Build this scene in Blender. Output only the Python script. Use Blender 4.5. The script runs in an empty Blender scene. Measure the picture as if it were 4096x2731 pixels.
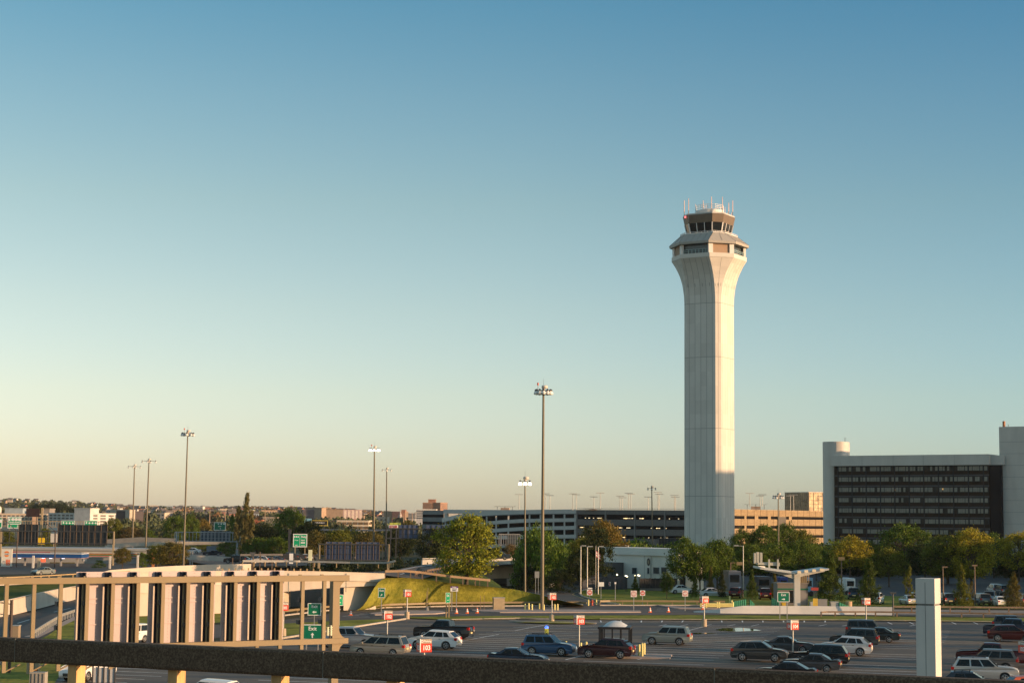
import bpy, math, random
import numpy as np
from mathutils import Vector, Matrix
R=math.radians; rnd=random.Random(7)
sc=bpy.context.scene
# ---------------------------------------------------------------- camera
F=6950.0; CZ=12.0
cam=bpy.data.cameras.new('camera'); co=bpy.data.objects.new('camera',cam); sc.collection.objects.link(co)
cam.sensor_width=36; cam.lens=36*F/4096; cam.clip_start=0.5; cam.clip_end=20000
PITCH=math.atan(710/F); ROLL=R(0.56)
CM=Matrix.Rotation(R(90)+PITCH,3,'X')@Matrix.Rotation(ROLL,3,'Z')
co.matrix_world=Matrix.Translation((0,0,CZ))@CM.to_4x4(); sc.camera=co
# ---------------------------------------------------------------- light
SUN_EL=R(7.5); SUN_AZ=R(110)           # azimuth clockwise from +Y
w=bpy.data.worlds.new("World"); sc.world=w; w.use_nodes=True
nt=w.node_tree; bg=nt.nodes['Background']
sky=nt.nodes.new('ShaderNodeTexSky'); sky.sky_type='NISHITA'; sky.sun_disc=False
sky.sun_elevation=SUN_EL; sky.sun_rotation=SUN_AZ; sky.altitude=0; sky.air_density=1.0; sky.dust_density=.5; sky.ozone_density=2.0
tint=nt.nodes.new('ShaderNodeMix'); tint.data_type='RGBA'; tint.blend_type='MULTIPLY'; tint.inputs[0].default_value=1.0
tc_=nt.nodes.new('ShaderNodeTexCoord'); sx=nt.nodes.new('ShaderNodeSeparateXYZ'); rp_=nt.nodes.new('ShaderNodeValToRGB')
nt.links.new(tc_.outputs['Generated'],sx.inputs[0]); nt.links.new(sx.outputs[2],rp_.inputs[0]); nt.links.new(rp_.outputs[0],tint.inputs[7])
def setramp(L):
    e=rp_.color_ramp.elements
    while len(e)>1: e.remove(e[-1])
    e[0].position=L[0][0]; e[0].color=L[0][1]+(1,)
    for p,c in L[1:]: q=e.new(p); q.color=c+(1,)
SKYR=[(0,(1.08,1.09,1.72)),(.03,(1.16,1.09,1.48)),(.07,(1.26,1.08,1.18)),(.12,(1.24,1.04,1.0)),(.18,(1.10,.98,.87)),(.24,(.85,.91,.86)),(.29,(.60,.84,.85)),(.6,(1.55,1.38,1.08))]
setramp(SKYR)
t2=nt.nodes.new('ShaderNodeMix'); t2.data_type='RGBA'; t2.blend_type='MULTIPLY'; t2.inputs[0].default_value=1.0
r2_=nt.nodes.new('ShaderNodeValToRGB'); mr_=nt.nodes.new('ShaderNodeMapRange'); mr_.inputs[1].default_value=-1; mr_.inputs[2].default_value=1
nt.links.new(sx.outputs[0],mr_.inputs[0]); nt.links.new(mr_.outputs[0],r2_.inputs[0]); nt.links.new(r2_.outputs[0],t2.inputs[7])
e=r2_.color_ramp.elements; e[0].position=.3; e[0].color=(.95,.93,.88,1); e[1].position=.5; e[1].color=(.80,.88,.90,1)
for p_,c_ in ((.64,(.60,.78,.88,1)),(.85,(1,1,1,1))): q_=e.new(p_); q_.color=c_
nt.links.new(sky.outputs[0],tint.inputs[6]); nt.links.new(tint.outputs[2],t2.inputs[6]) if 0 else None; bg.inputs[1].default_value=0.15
sl=bpy.data.lights.new('sun','SUN'); sl.energy=4.2; sl.angle=R(0.5); sl.color=(1.0,0.61,0.33)
so=bpy.data.objects.new('sun',sl); sc.collection.objects.link(so)
SD=Vector((math.sin(SUN_AZ)*math.cos(SUN_EL),math.cos(SUN_AZ)*math.cos(SUN_EL),math.sin(SUN_EL)))
so.rotation_euler=SD.to_track_quat('Z','Y').to_euler(); so.location=(80,-30,60)
sc.view_settings.view_transform='Standard'; sc.view_settings.look='None'; sc.view_settings.gamma=1
sc.view_settings.use_curve_mapping=False; sc.view_settings.exposure=0.72
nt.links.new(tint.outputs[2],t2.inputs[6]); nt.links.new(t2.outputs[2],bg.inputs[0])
# ---------------------------------------------------------------- helpers
C=sc.collection
def ray(px,py): return CM@Vector(((px-2048)/F,-(py-1365.5)/F,-1))
def P(px,py,d):
    r=ray(px,py); t=d/r.y; return Vector((r.x*t,d,CZ+r.z*t))
def G(px,py,z=0.0):
    r=ray(px,py); t=(z-CZ)/r.z; return Vector((r.x*t,r.y*t,z))
def gd(px,py,z=0.0): return G(px,py,z).y
def XZ(px,d,z=0):                      # point at depth d on pixel column px at height z (column measured near the horizon)
    p=P(px,2070,d); return Vector((p.x,d,z))
def setp(o,label=None,cat=None,group=None,kind=None):
    if label: o['label']=label
    if cat: o['category']=cat
    if group: o['group']=group
    if kind: o['kind']=kind
    return o
def thing(name,label,cat,loc=(0,0,0),rz=0,group=None):
    o=bpy.data.objects.new(name,None); C.objects.link(o); o.location=loc; o.rotation_euler=(0,0,rz)
    o.empty_display_size=.2
    return setp(o,label,cat,group)
class MB:
    def __init__(s): s.v=[]; s.f=[]; s.m=[]; s.k=0; s.sm=[]; s.smooth=False
    def mat(s,k): s.k=k; return s
    def add(s,vs,fs):
        b=len(s.v); s.v+= [tuple(v) for v in vs]
        for f in fs: s.f.append(tuple(i+b for i in f)); s.m.append(s.k); s.sm.append(s.smooth)
        return s
    def box(s,x0,y0,z0,x1,y1,z1,M=None):
        vs=[Vector((x,y,z)) for z in (z0,z1) for y in (y0,y1) for x in (x0,x1)]
        if M is not None: vs=[M@v for v in vs]
        return s.add(vs,[(0,2,3,1),(4,5,7,6),(0,1,5,4),(2,6,7,3),(0,4,6,2),(1,3,7,5)])
    def bar(s,p,q,w,h=None,up=(0,0,1)):
        p=Vector(p); q=Vector(q); h=h or w; d=(q-p).normalized(); u=Vector(up)
        if abs(d.dot(u))>.98: u=Vector((0,1,0)) if abs(d.y)<.9 else Vector((1,0,0))
        a=d.cross(u).normalized()*w/2; b=d.cross(a).normalized()*h/2
        vs=[c+i*a+j*b for c in (p,q) for i,j in ((-1,-1),(1,-1),(1,1),(-1,1))]
        return s.add(vs,[(0,1,2,3),(7,6,5,4),(0,4,5,1),(1,5,6,2),(2,6,7,3),(3,7,4,0)])
    def tube(s,p,q,r0,r1=None,n=10,cap=True):
        p=Vector(p); q=Vector(q); r1=r0 if r1 is None else r1; d=(q-p).normalized()
        u=Vector((0,0,1)) if abs(d.z)<.9 else Vector((1,0,0)); a=d.cross(u).normalized(); b=d.cross(a)
        vs=[]
        for c,r in ((p,r0),(q,r1)):
            for i in range(n):
                t=2*math.pi*i/n; vs.append(c+a*math.cos(t)*r+b*math.sin(t)*r)
        fs=[(i,(i+1)%n,n+(i+1)%n,n+i) for i in range(n)]
        o=s.smooth; s.smooth=True; s.add(vs,fs); s.smooth=o
        if cap: s.add(vs,[tuple(range(n))[::-1],tuple(range(n,2*n))])
        return s
    def lathe(s,prof,n=16,M=None,axis='z'):
        vs=[]
        for r,z in prof:
            for i in range(n):
                t=2*math.pi*i/n; x,y=r*math.cos(t),r*math.sin(t)
                v=Vector((x,y,z)) if axis=='z' else Vector((x,z,y))
                vs.append(M@v if M is not None else v)
        fs=[(k*n+i,k*n+(i+1)%n,(k+1)*n+(i+1)%n,(k+1)*n+i) for k in range(len(prof)-1) for i in range(n)]
        o=s.smooth; s.smooth=True; s.add(vs,fs); s.smooth=o; return s
    def quad(s,a,b,c,d): return s.add([a,b,c,d],[(0,1,2,3)])
    def poly(s,pts): return s.add(pts,[tuple(range(len(pts)))])
    def prism(s,pts,z0,z1):
        n=len(pts); vs=[(p[0],p[1],z0) for p in pts]+[(p[0],p[1],z1) for p in pts]
        return s.add(vs,[tuple(range(n))[::-1],tuple(range(n,2*n))]+[(i,(i+1)%n,n+(i+1)%n,n+i) for i in range(n)])
    def prismy(s,pts,y0,y1):           # outline in x,z pushed along y
        n=len(pts); vs=[(p[0],y0,p[1]) for p in pts]+[(p[0],y1,p[1]) for p in pts]
        return s.add(vs,[tuple(range(n)),tuple(range(n,2*n))[::-1]]+[(n+i,n+(i+1)%n,(i+1)%n,i) for i in range(n)])
    def loft(s,rings,closed=True,cap=False):
        n=len(rings[0]); vs=[v for r in rings for v in r]; m=n if closed else n-1
        fs=[(k*n+i,k*n+(i+1)%n,(k+1)*n+(i+1)%n,(k+1)*n+i) for k in range(len(rings)-1) for i in range(m)]
        s.add(vs,fs)
        if cap: s.add(vs,[tuple(range(n))[::-1],tuple((len(rings)-1)*n+i for i in range(n))])
        return s
    def merge(s,me,M=None,k=None):
        b=len(s.v); s.v+=[tuple((M@v.co) if M is not None else v.co) for v in me.vertices]
        for p in me.polygons: s.f.append(tuple(i+b for i in p.vertices)); s.m.append(s.k if k is None else k); s.sm.append(False)
        return s
    def mesh(s,name,mats):
        me=bpy.data.meshes.new(name); me.from_pydata(s.v,[],s.f)
        if not isinstance(mats,(list,tuple)): mats=[mats]
        for m in mats: me.materials.append(m)
        me.polygons.foreach_set('material_index',s.m); me.polygons.foreach_set('use_smooth',s.sm); me.update(); return me
    def build(s,name,mats,parent=None,label=None,cat=None,group=None,kind=None,rec=False):
        me=s.mesh(name,mats); o=bpy.data.objects.new(name,me); C.objects.link(o)
        if parent:
            o.parent=parent
            if rec: o.matrix_parent_inverse=Matrix.Identity(4); o.location=-parent.location
        elif rec or True:
            a=np.array(s.v); c=(float(a[:,0].mean()),float(a[:,1].mean()),float(a[:,2].min()))
            if rec: me.transform(Matrix.Translation((-c[0],-c[1],-c[2]))); o.location=c
        return setp(o,label,cat,group,kind)
def inst(me,name,parent,loc=(0,0,0),rot=(0,0,0),scale=(1,1,1)):
    o=bpy.data.objects.new(name,me); C.objects.link(o); o.parent=parent; o.location=loc; o.rotation_euler=rot; o.scale=scale; return o
def copy_tree(o,parent=None):
    c=o.copy(); C.objects.link(c); c.parent=parent
    for ch in KIDS.get(o.name,[x for x in o.children]): copy_tree(ch,c)
    return c
KIDS={}
_tx={}
def text_me(t,size=1.0,bold=0.0,align='CENTER'):
    k=(t,size,bold,align)
    if k in _tx: return _tx[k]
    cu=bpy.data.curves.new('lettering','FONT'); cu.body=t; cu.size=size; cu.align_x=align; cu.align_y='CENTER'; cu.offset=bold; cu.resolution_u=2
    o=bpy.data.objects.new('lettering',cu); me=bpy.data.meshes.new_from_object(o); bpy.data.objects.remove(o); _tx[k]=me; return me
RX90=Matrix.Rotation(R(90),4,'X')
def text(mb,t,x,y,z,size,bold=0.0,sx=1.0,M=None,k=None):   # lettering facing local -Y
    m=Matrix.Translation((x,y,z))@RX90@Matrix.Diagonal((sx,1,1,1))
    if M is not None: m=M@m
    return mb.merge(text_me(t,size,bold),m,k)
# ---------------------------------------------------------------- materials
_m={}
def mat(name,col,rough=.6,metal=0,var=.15,scale=3.0,bump=0,emit=None,es=1,spec=.5,island=0,trans=0,obj=False,stretch=None,det=4,coat=0):
    if name in _m: return _m[name]
    m=bpy.data.materials.new(name); m.use_nodes=True; n=m.node_tree; b=n.nodes['Principled BSDF']; L=n.links.new
    b.inputs['Roughness'].default_value=rough; b.inputs['Metallic'].default_value=metal; b.inputs['Specular IOR Level'].default_value=spec
    if coat: b.inputs['Coat Weight'].default_value=coat; b.inputs['Coat Roughness'].default_value=.05
    c4=(col[0],col[1],col[2],1); b.inputs['Base Color'].default_value=c4
    if var:
        g=n.nodes.new('ShaderNodeTexCoord') if obj else n.nodes.new('ShaderNodeNewGeometry')
        src=g.outputs['Object'] if obj else g.outputs['Position']
        if stretch:
            mp=n.nodes.new('ShaderNodeMapping'); mp.inputs['Scale'].default_value=stretch; L(src,mp.inputs[0]); src=mp.outputs[0]
        t=n.nodes.new('ShaderNodeTexNoise'); t.inputs['Scale'].default_value=1/scale; t.inputs['Detail'].default_value=det; t.inputs['Roughness'].default_value=.6; L(src,t.inputs['Vector'])
        fac=t.outputs[0]
        if island:
            gi=n.nodes.new('ShaderNodeNewGeometry'); mx=n.nodes.new('ShaderNodeMath'); mx.operation='MULTIPLY_ADD'; mx.inputs[1].default_value=island; L(gi.outputs['Random Per Island'],mx.inputs[0])
            m2=n.nodes.new('ShaderNodeMath'); m2.operation='SUBTRACT'; L(fac,m2.inputs[0]); m2.inputs[1].default_value=island/2; L(m2.outputs[0],mx.inputs[2]); fac=mx.outputs[0]
        r=n.nodes.new('ShaderNodeValToRGB'); r.color_ramp.elements[0].position=.3; r.color_ramp.elements[1].position=.7
        r.color_ramp.elements[0].color=tuple(max(0,c*(1-var)) for c in col)+(1,); r.color_ramp.elements[1].color=tuple(min(1,c*(1+var)) for c in col)+(1,)
        L(fac,r.inputs[0]); L(r.outputs[0],b.inputs['Base Color'])
        if bump:
            bp=n.nodes.new('ShaderNodeBump'); bp.inputs['Strength'].default_value=bump; bp.inputs['Distance'].default_value=.05; L(t.outputs[0],bp.inputs['Height']); L(bp.outputs[0],b.inputs['Normal'])
    if trans:
        tr=n.nodes.new('ShaderNodeBsdfTranslucent'); mx=n.nodes.new('ShaderNodeMixShader'); mx.inputs[0].default_value=trans
        if var: L(r.outputs[0],tr.inputs[0])
        else: tr.inputs[0].default_value=c4
        o=n.nodes['Material Output']; L(b.outputs[0],mx.inputs[1]); L(tr.outputs[0],mx.inputs[2]); L(mx.outputs[0],o.inputs[0])
    if emit: b.inputs['Emission Color'].default_value=emit+(1,); b.inputs['Emission Strength'].default_value=es
    _m[name]=m; return m
conc=mat('concrete',(.42,.40,.36),.85,var=.12,scale=1.5)
concw=mat('concrete_warm',(.50,.44,.36),.85,var=.10,scale=2.2,stretch=(1,1,.4))
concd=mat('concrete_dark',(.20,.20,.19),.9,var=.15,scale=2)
kerbm=mat('kerb_concrete',(.40,.36,.31),.9,var=.15,scale=1)
gal=mat('galvanised_steel',(.38,.38,.36),.5,metal=.5,var=.12,scale=.8)
dksteel=mat('dark_steel',(.06,.062,.066),.5,metal=.3,var=.15,scale=1)
rust=mat('weathered_steel',(.16,.11,.075),.7,var=.3,scale=.6)
khaki=mat('khaki_paint',(.215,.16,.08),.55,var=.07,scale=1.5)
white=mat('white_paint',(.78,.78,.76),.5,var=.05)
black=mat('black_paint',(.015,.015,.017),.45,var=.1)
glassd=mat('dark_glass',(.012,.016,.02),.06,var=0,spec=.8)
glassb=mat('car_glass',(.006,.008,.009),.06,var=0,spec=.35)
yel=mat('yellow_paint',(.72,.62,.22),.5,var=.08)
green=mat('sign_green',(.0,.16,.085),.35,var=.05)
greenb=mat('sign_green_bright',(.0,.36,.16),.35,var=.05)
red=mat('sign_red',(.62,.035,.015),.4,var=.05)
whitel=mat('sign_white',(.85,.85,.83),.4,var=.03)
tan=mat('sign_tan',(.33,.27,.20),.5,var=.06)
orange=mat('cone_orange',(.85,.16,.03),.5,var=.05)
TB_H=52.0; HAZE=0.00003
# ================================================================ ground
def asphalt(name,base,warm,rl,rh,sc1=(.012,.25,1)):
    m=bpy.data.materials.new(name); m.use_nodes=True; n=m.node_tree; b=n.nodes['Principled BSDF']; L=n.links.new
    g=n.nodes.new('ShaderNodeNewGeometry'); mp=n.nodes.new('ShaderNodeMapping'); mp.inputs['Rotation'].default_value=(0,0,R(17)); mp.inputs['Scale'].default_value=sc1; L(g.outputs['Position'],mp.inputs[0])
    t=n.nodes.new('ShaderNodeTexNoise'); t.inputs['Scale'].default_value=1; t.inputs['Detail'].default_value=5; t.inputs['Roughness'].default_value=.65; L(mp.outputs[0],t.inputs['Vector'])
    t2=n.nodes.new('ShaderNodeTexNoise'); t2.inputs['Scale'].default_value=.9; t2.inputs['Detail'].default_value=8; t2.inputs['Roughness'].default_value=.7; L(g.outputs['Position'],t2.inputs['Vector'])
    r=n.nodes.new('ShaderNodeValToRGB'); e=r.color_ramp.elements; e[0].position=.43; e[1].position=.58; e[0].color=base+(1,); e[1].color=warm+(1,); L(t.outputs[0],r.inputs[0])
    mx=n.nodes.new('ShaderNodeMix'); mx.data_type='RGBA'; mx.blend_type='MULTIPLY'; mx.inputs[0].default_value=.5; L(r.outputs[0],mx.inputs[6])
    r2=n.nodes.new('ShaderNodeValToRGB'); r2.color_ramp.elements[0].position=.3; r2.color_ramp.elements[1].position=.7; r2.color_ramp.elements[0].color=(.5,.5,.5,1); r2.color_ramp.elements[1].color=(1.4,1.4,1.4,1); L(t2.outputs[0],r2.inputs[0]); L(r2.outputs[0],mx.inputs[7])
    L(mx.outputs[2],b.inputs['Base Color'])
    mr=n.nodes.new('ShaderNodeMapRange'); mr.inputs[1].default_value=.35; mr.inputs[2].default_value=.65; mr.inputs[3].default_value=rl; mr.inputs[4].default_value=rh; L(t.outputs[0],mr.inputs[0]); L(mr.outputs[0],b.inputs['Roughness'])
    b.inputs['Specular IOR Level'].default_value=.3
    bp=n.nodes.new('ShaderNodeBump'); bp.inputs['Strength'].default_value=.6; bp.inputs['Distance'].default_value=.03; t3=n.nodes.new('ShaderNodeTexNoise'); t3.inputs['Scale'].default_value=6; t3.inputs['Detail'].default_value=4; L(g.outputs['Position'],t3.inputs['Vector']); L(t3.outputs[0],bp.inputs['Height']); L(bp.outputs[0],b.inputs['Normal'])
    return m
lotm=asphalt('lot_asphalt',(.05,.048,.046),(.18,.145,.11),.55,.9)  # streaks put sun stripes into the colour, along with wet and rough variation
roadm=asphalt('road_asphalt',(.07,.068,.066),(.11,.10,.09),.75,.9,(.05,.05,1))
def grassm(name,c0,c1,sc_=2.5):
    m=bpy.data.materials.new(name); m.use_nodes=True; n=m.node_tree; b=n.nodes['Principled BSDF']; L=n.links.new
    g=n.nodes.new('ShaderNodeNewGeometry'); t=n.nodes.new('ShaderNodeTexNoise'); t.inputs['Scale'].default_value=1/sc_; t.inputs['Detail'].default_value=9; t.inputs['Roughness'].default_value=.75; L(g.outputs['Position'],t.inputs['Vector'])
    r=n.nodes.new('ShaderNodeValToRGB'); e=r.color_ramp.elements; e[0].position=.32; e[1].position=.68; e[0].color=c0+(1,); e[1].color=c1+(1,); L(t.outputs[0],r.inputs[0]); L(r.outputs[0],b.inputs['Base Color'])
    b.inputs['Roughness'].default_value=.95; b.inputs['Specular IOR Level'].default_value=.1
    bp=n.nodes.new('ShaderNodeBump'); bp.inputs['Strength'].default_value=.7; bp.inputs['Distance'].default_value=.18; t3=n.nodes.new('ShaderNodeTexNoise'); t3.inputs['Scale'].default_value=2.2; t3.inputs['Detail'].default_value=6; L(g.outputs['Position'],t3.inputs['Vector']); L(t3.outputs[0],bp.inputs['Height']); L(bp.outputs[0],b.inputs['Normal'])
    return m
grass=grassm('mown_grass',(.075,.10,.015),(.36,.34,.06),4.0)
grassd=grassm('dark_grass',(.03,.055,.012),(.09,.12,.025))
gm=grassm('ground_scrub',(.035,.04,.025),(.09,.085,.05),30)
line=mat('road_line_white',(.74,.74,.72),.7,var=.25,scale=.8)
liney=mat('road_line_yellow',(.55,.40,.10),.7,var=.2,scale=.8)
b=MB(); b.quad((-9000,-400,-.02),(9000,-400,-.02),(9000,14000,-.02),(-9000,14000,-.02)); b.build('ground',gm,kind='structure')
def sheet(name,pts,z,m,kind='structure'):
    b=MB(); b.poly([G(x,y,z) for x,y in pts]); return b.build(name,m,kind=kind)
# parking lot
kerbpts=[(-2600,2700),(-200,2650),(640,2625),(1100,2558),(1360,2517),(1620,2477),(1640,2472),(1810,2480),(2080,2474),(2400,2477),(2760,2479),(3440,2481),(3700,2484),(4096,2489),(5600,2520)]
sheet('parking_lot',kerbpts+[(5600,4600),(-2600,4600)],.0,lotm)
# near road beyond the lot
sheet('service_road',[(-3000,2560),(0,2520),(560,2510),(880,2497),(1136,2478),(1290,2457),(1440,2436),(1700,2424),(2450,2421),(2900,2424),(3500,2450),(4096,2452),(6000,2452),(6000,2475),(4096,2468),(3440,2459),(2760,2457),(2100,2461),(1800,2464),(1640,2467),(1360,2487),(1136,2512),(880,2548),(560,2590),(-3000,2800)],.004,roadm)
# grass strips
sheet('grass_strip',[(1640,2465),(1800,2463),(2100,2461),(2400,2459),(2760,2458),(3440,2462),(3700,2466),(4096,2470),(5600,2490),(5600,2518),(4096,2487),(3700,2482),(3440,2479),(2760,2477),(2400,2475),(2080,2472),(1810,2478),(1640,2470)],.1,grass)
sheet('grass_verge',[(1136,2492),(1360,2480),(1560,2474),(1620,2474),(1350,2515),(1100,2556),(880,2590),(860,2575),(1000,2540)],.1,grass)
def kerb(name,pts,w=.18,h=.14,z=0,m=None,label=None):
    b=MB()
    q=[G(x,y,z) for x,y in pts]
    for a,c in zip(q[:-1],q[1:]):
        d=(c-a).normalized(); n=Vector((d.y,-d.x,0))*w/2
        b.add([a-n,a+n,c+n,c-n]+[v+Vector((0,0,h)) for v in (a-n,a+n,c+n,c-n)],[(4,5,6,7),(0,1,5,4),(3,7,6,2),(0,4,7,3),(1,2,6,5)])
    return b.build(name,m or kerbm,kind='structure')
kerb('kerb',[(880,2592),(1100,2558),(1360,2517),(1620,2476)],.3,.16)
kerb('kerb',[(1805,2480),(2080,2474),(2210,2477)],.3,.16)
kerb('kerb',[(2400,2477),(2760,2479),(3440,2481),(3700,2484),(4096,2489),(5600,2520)],.25,.14)
kerb('kerb',[(1136,2462),(1290,2444),(1380,2437),(1560,2430),(1800,2425),(2040,2424),(2330,2421)],.3,.16)
kerb('kerb',[(2400,2421),(2760,2421),(3000,2424)],.25,.14)
sheet('grass_strip',[(2050,2486),(2200,2482),(2360,2487),(2380,2492),(2200,2491)],.12,grass)
kerb('kerb',[(2040,2484),(2100,2489),(2385,2494)],.3,.15)
# traffic islands
isl=mat('island_paving',(.34,.28,.25),.9,var=.15,scale=2)
def island(pts,h=.14,m=isl):
    q=[G(x,y,0) for x,y in pts]; b=MB(); b.prism([(v.x,v.y) for v in q],.0,h); return b.build('traffic_island',m,kind='structure')
island([(1478,2455),(1540,2448),(1640,2443),(1760,2445),(1790,2451),(1740,2456),(1600,2459),(1500,2460)])
island([(1885,2441),(2000,2438),(2300,2440),(2560,2444),(2564,2449),(2300,2450),(2000,2450),(1900,2446)])
island([(2630,2421),(2760,2430),(3000,2428),(3300,2430),(3420,2434),(3300,2440),(2860,2436),(2700,2434)],.12)
# far side grass island right of the curving road, and grass round the toll plaza
sheet('grass_field',[(2480,2420),(2380,2403),(2325,2384),(2317,2370),(2330,2360),(2400,2356),(2560,2353),(2900,2356),(3300,2375),(3700,2386),(4096,2390),(6000,2395),(6000,2440),(4096,2433),(3700,2431),(3420,2427),(3000,2421),(2700,2420)],.02,grass)
kerb('kerb',[(2480,2418),(2400,2405),(2330,2385),(2317,2373),(2325,2362),(2350,2357)],.25,.14)
sheet('curving_road',[(1900,2335),(2040,2343),(2162,2375),(2250,2397),(2331,2420),(2478,2420),(2395,2405),(2328,2385),(2315,2372),(2323,2361),(2350,2354),(2280,2350),(2100,2332)],.008,roadm)
sheet('back_car_park',[(2560,2353),(2900,2356),(3300,2375),(3700,2386),(4096,2390),(6000,2395),(6000,2330),(4096,2310),(3700,2300),(3000,2290),(2700,2300),(2500,2320)],.006,asphalt('back_asphalt',(.05,.05,.055),(.08,.078,.075),.8,.95,(.05,.05,1)))
sheet('toll_lane',[(3560,2455),(4096,2459),(6000,2462),(6000,2445),(4096,2440),(3560,2436)],.012,mat('lane_concrete',(.27,.23,.20),.9,var=.12,scale=5))
# road markings
mk=MB(); mky=MB()
def gl(x0,y0,x1,y1,w=.12,z=.02,b=None):
    a=G(x0,y0,z); c=G(x1,y1,z); d=(c-a).normalized(); n=Vector((d.y,-d.x,0))*w/2; (b or mk).quad(a-n,c-n,c+n,a+n)
for x in (2406,2486,2567,2649,2731,2892,2975,3057,3140,3223,3307): 
    dx=(x-2850)*-.03; gl(x-4+dx*.2,2487,x+4-dx*.6 if x<2800 else x-6,2480,.16)
for x in (3560,3646,3816,3903): gl(x-9,2487,x+9,2495,.16)
for x in (2650,2735,2830,2925,3020,3290,3385,3655): gl(x-16,2502,x+16,2496,.14)
gl(1826,2566,1995,2535,.16); gl(2060,2520,2195,2495,.16); gl(2743,2523,2812,2505,.14); gl(2530,2583,2592,2569,.15)
gl(2261,2637,2318,2623,.16); gl(2550,2636,2650,2614,.16)
for p in ((1370,2463,1500,2450),(1370,2463,1480,2468),(1400,2457,1475,2463),(1440,2452,1500,2458),(1735,2443,1890,2436),(1735,2443,1760,2447),(1790,2449,1870,2456),(1860,2445,1900,2443),(2040,2351,2162,2376),(2162,2376,2331,2421),(2215,2368,2260,2360),(2630,2430,2720,2429),(2628,2434,2740,2433),(2625,2438,2730,2437),(2622,2443,2740,2442)): gl(*p)
for p in ((2290,2376,2300,2369),(2300,2369,2318,2364),(2290,2376,2352,2400),(2318,2390,2345,2386),(2352,2400,2395,2414),(1380,2450,1500,2440),(1165,2480,1290,2464)): gl(*p,b=mky,w=.12)
# stall lines: rows of parallel lines in the lot, slightly turned towards the camera on the right
u=Vector((math.cos(R(-16)),math.sin(R(-16)),0)); v=Vector((math.sin(R(16)),math.cos(R(16)),0))
org=G(1960,2575,.0)
for ci in range(-6,8):
    o=org+u*(ci*18.3)
    for k in range(-24,16):
        p=o+v*(k*2.65)
        pd=p.y
        a=p-u*5.2; c=p+u*5.2
        # keep inside the lot
        def inlot(q):
            px=2048+q.x/q.y*F; lim=np.interp(px,[x for x,y in kerbpts],[y for x,y in kerbpts]); return q.y<gd(px,float(lim))-1.5 and q.y>40
        if not (inlot(a) and inlot(c)): continue
        if rnd.random()<.07: continue
        n=v*.075
        z=Vector((0,0,.006)); mk.quad(a-n+z,c-n+z,c+n+z,a+n+z)
mk.build('road_marking',line,kind='structure'); mky.build('road_marking_yellow',liney,kind='structure')
# puddle
pm=mat('puddle_water',(.02,.022,.024),.03,var=0,spec=.6)
sheet('puddle',[(2862,2517),(2890,2511),(2960,2509),(3010,2513),(3046,2520),(3000,2522),(2930,2524),(2880,2522)],.012,pm)
sheet('puddle',[(2740,2530),(2800,2528),(2870,2531),(2790,2534)],.012,pm)
# sunken road, left
sheet('sunken_road',[(-300,2520),(0,2462),(130,2440),(290,2392),(420,2368),(590,2350),(600,2378),(560,2392),(430,2418),(290,2462),(130,2545),(-50,2640),(-300,2760)],.006,roadm)
sheet('grass_verge',[(60,2600),(190,2540),(290,2470),(430,2428),(590,2392),(900,2405),(880,2488),(560,2508),(300,2600),(200,2760),(-100,2760)],.03,grass)
sheet('pavement',[(95,2545),(150,2550),(300,2478),(430,2436),(590,2396),(590,2388),(430,2424),(290,2466),(180,2520)],.04,isl)
mk=MB()
for p in ((0,2462,130,2429),(130,2429,290,2391),(555,2373,590,2371)): gl(*p,w=.15,z=.02)
for p in ((70,2491,120,2476),(215,2446,282,2431)): gl(*p,w=.15,z=.02)
mk.build('road_marking',line,kind='structure')
# ---------------- embankments (lofted between a top line and a foot line)
def loftline(name,A,B_,m,n=6,kind='structure',bul=.0,smooth=True):
    a=[P(*p) for p in A]; c=[P(*p) if len(p)==3 and p[2]>20 else G(p[0],p[1],p[2] if len(p)>2 else 0) for p in B_]
    def res(q,N=40):
        s=[0]
        for i in range(1,len(q)): s.append(s[-1]+(q[i]-q[i-1]).length)
        out=[]
        for k in range(N+1):
            t=s[-1]*k/N
            i=max(j for j in range(len(s)) if s[j]<=t+1e-6); i=min(i,len(q)-2)
            f=(t-s[i])/max(1e-6,s[i+1]-s[i]); out.append(q[i].lerp(q[i+1],f))
        return out
    a=res(a); c=res(c); b=MB(); b.smooth=smooth; rings=[]
    for k in range(n+1):
        f=k/n; rings.append([x.lerp(y,f)+Vector((0,0,bul*math.sin(f*math.pi*2)*(x.z-y.z))) for x,y in zip(a,c)])
    b.loft(rings,closed=False); return b.build(name,m,kind=kind)
loftline('grass_embankment',[(1540,2311,229),(1620,2309,232),(1682,2314,236),(1800,2330,238),(1960,2346,242),(2060,2356,246),(2150,2376,245),(2250,2401,242),(2334,2420,239.5)],
   [(1424,2440),(1490,2433.5),(1560,2428.5),(1700,2424),(1900,2421),(2100,2420),(2200,2420),(2334,2420.5)],grass,8,bul=.10)
loftline('grass_embankment',[(1540,2311,229),(1620,2309,232),(1682,2314,236),(1800,2330,238),(1960,2346,242),(2060,2356,246),(2150,2376,245),(2250,2401,242),(2334,2420,239.5)],
   [(1540,2312,262),(1682,2318,262),(1800,2336,262),(1960,2352,262),(2060,2362,262),(2250,2402,244),(2334,2420,240)],grass,3,smooth=False)
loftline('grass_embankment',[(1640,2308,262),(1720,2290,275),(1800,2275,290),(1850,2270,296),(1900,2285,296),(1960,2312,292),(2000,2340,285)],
   [(1660,2316,255),(1720,2322,255),(1800,2334,255),(1860,2342,256),(1920,2348,258),(1970,2352,260),(2010,2352,265)],grassd,5,bul=.1)
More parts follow.
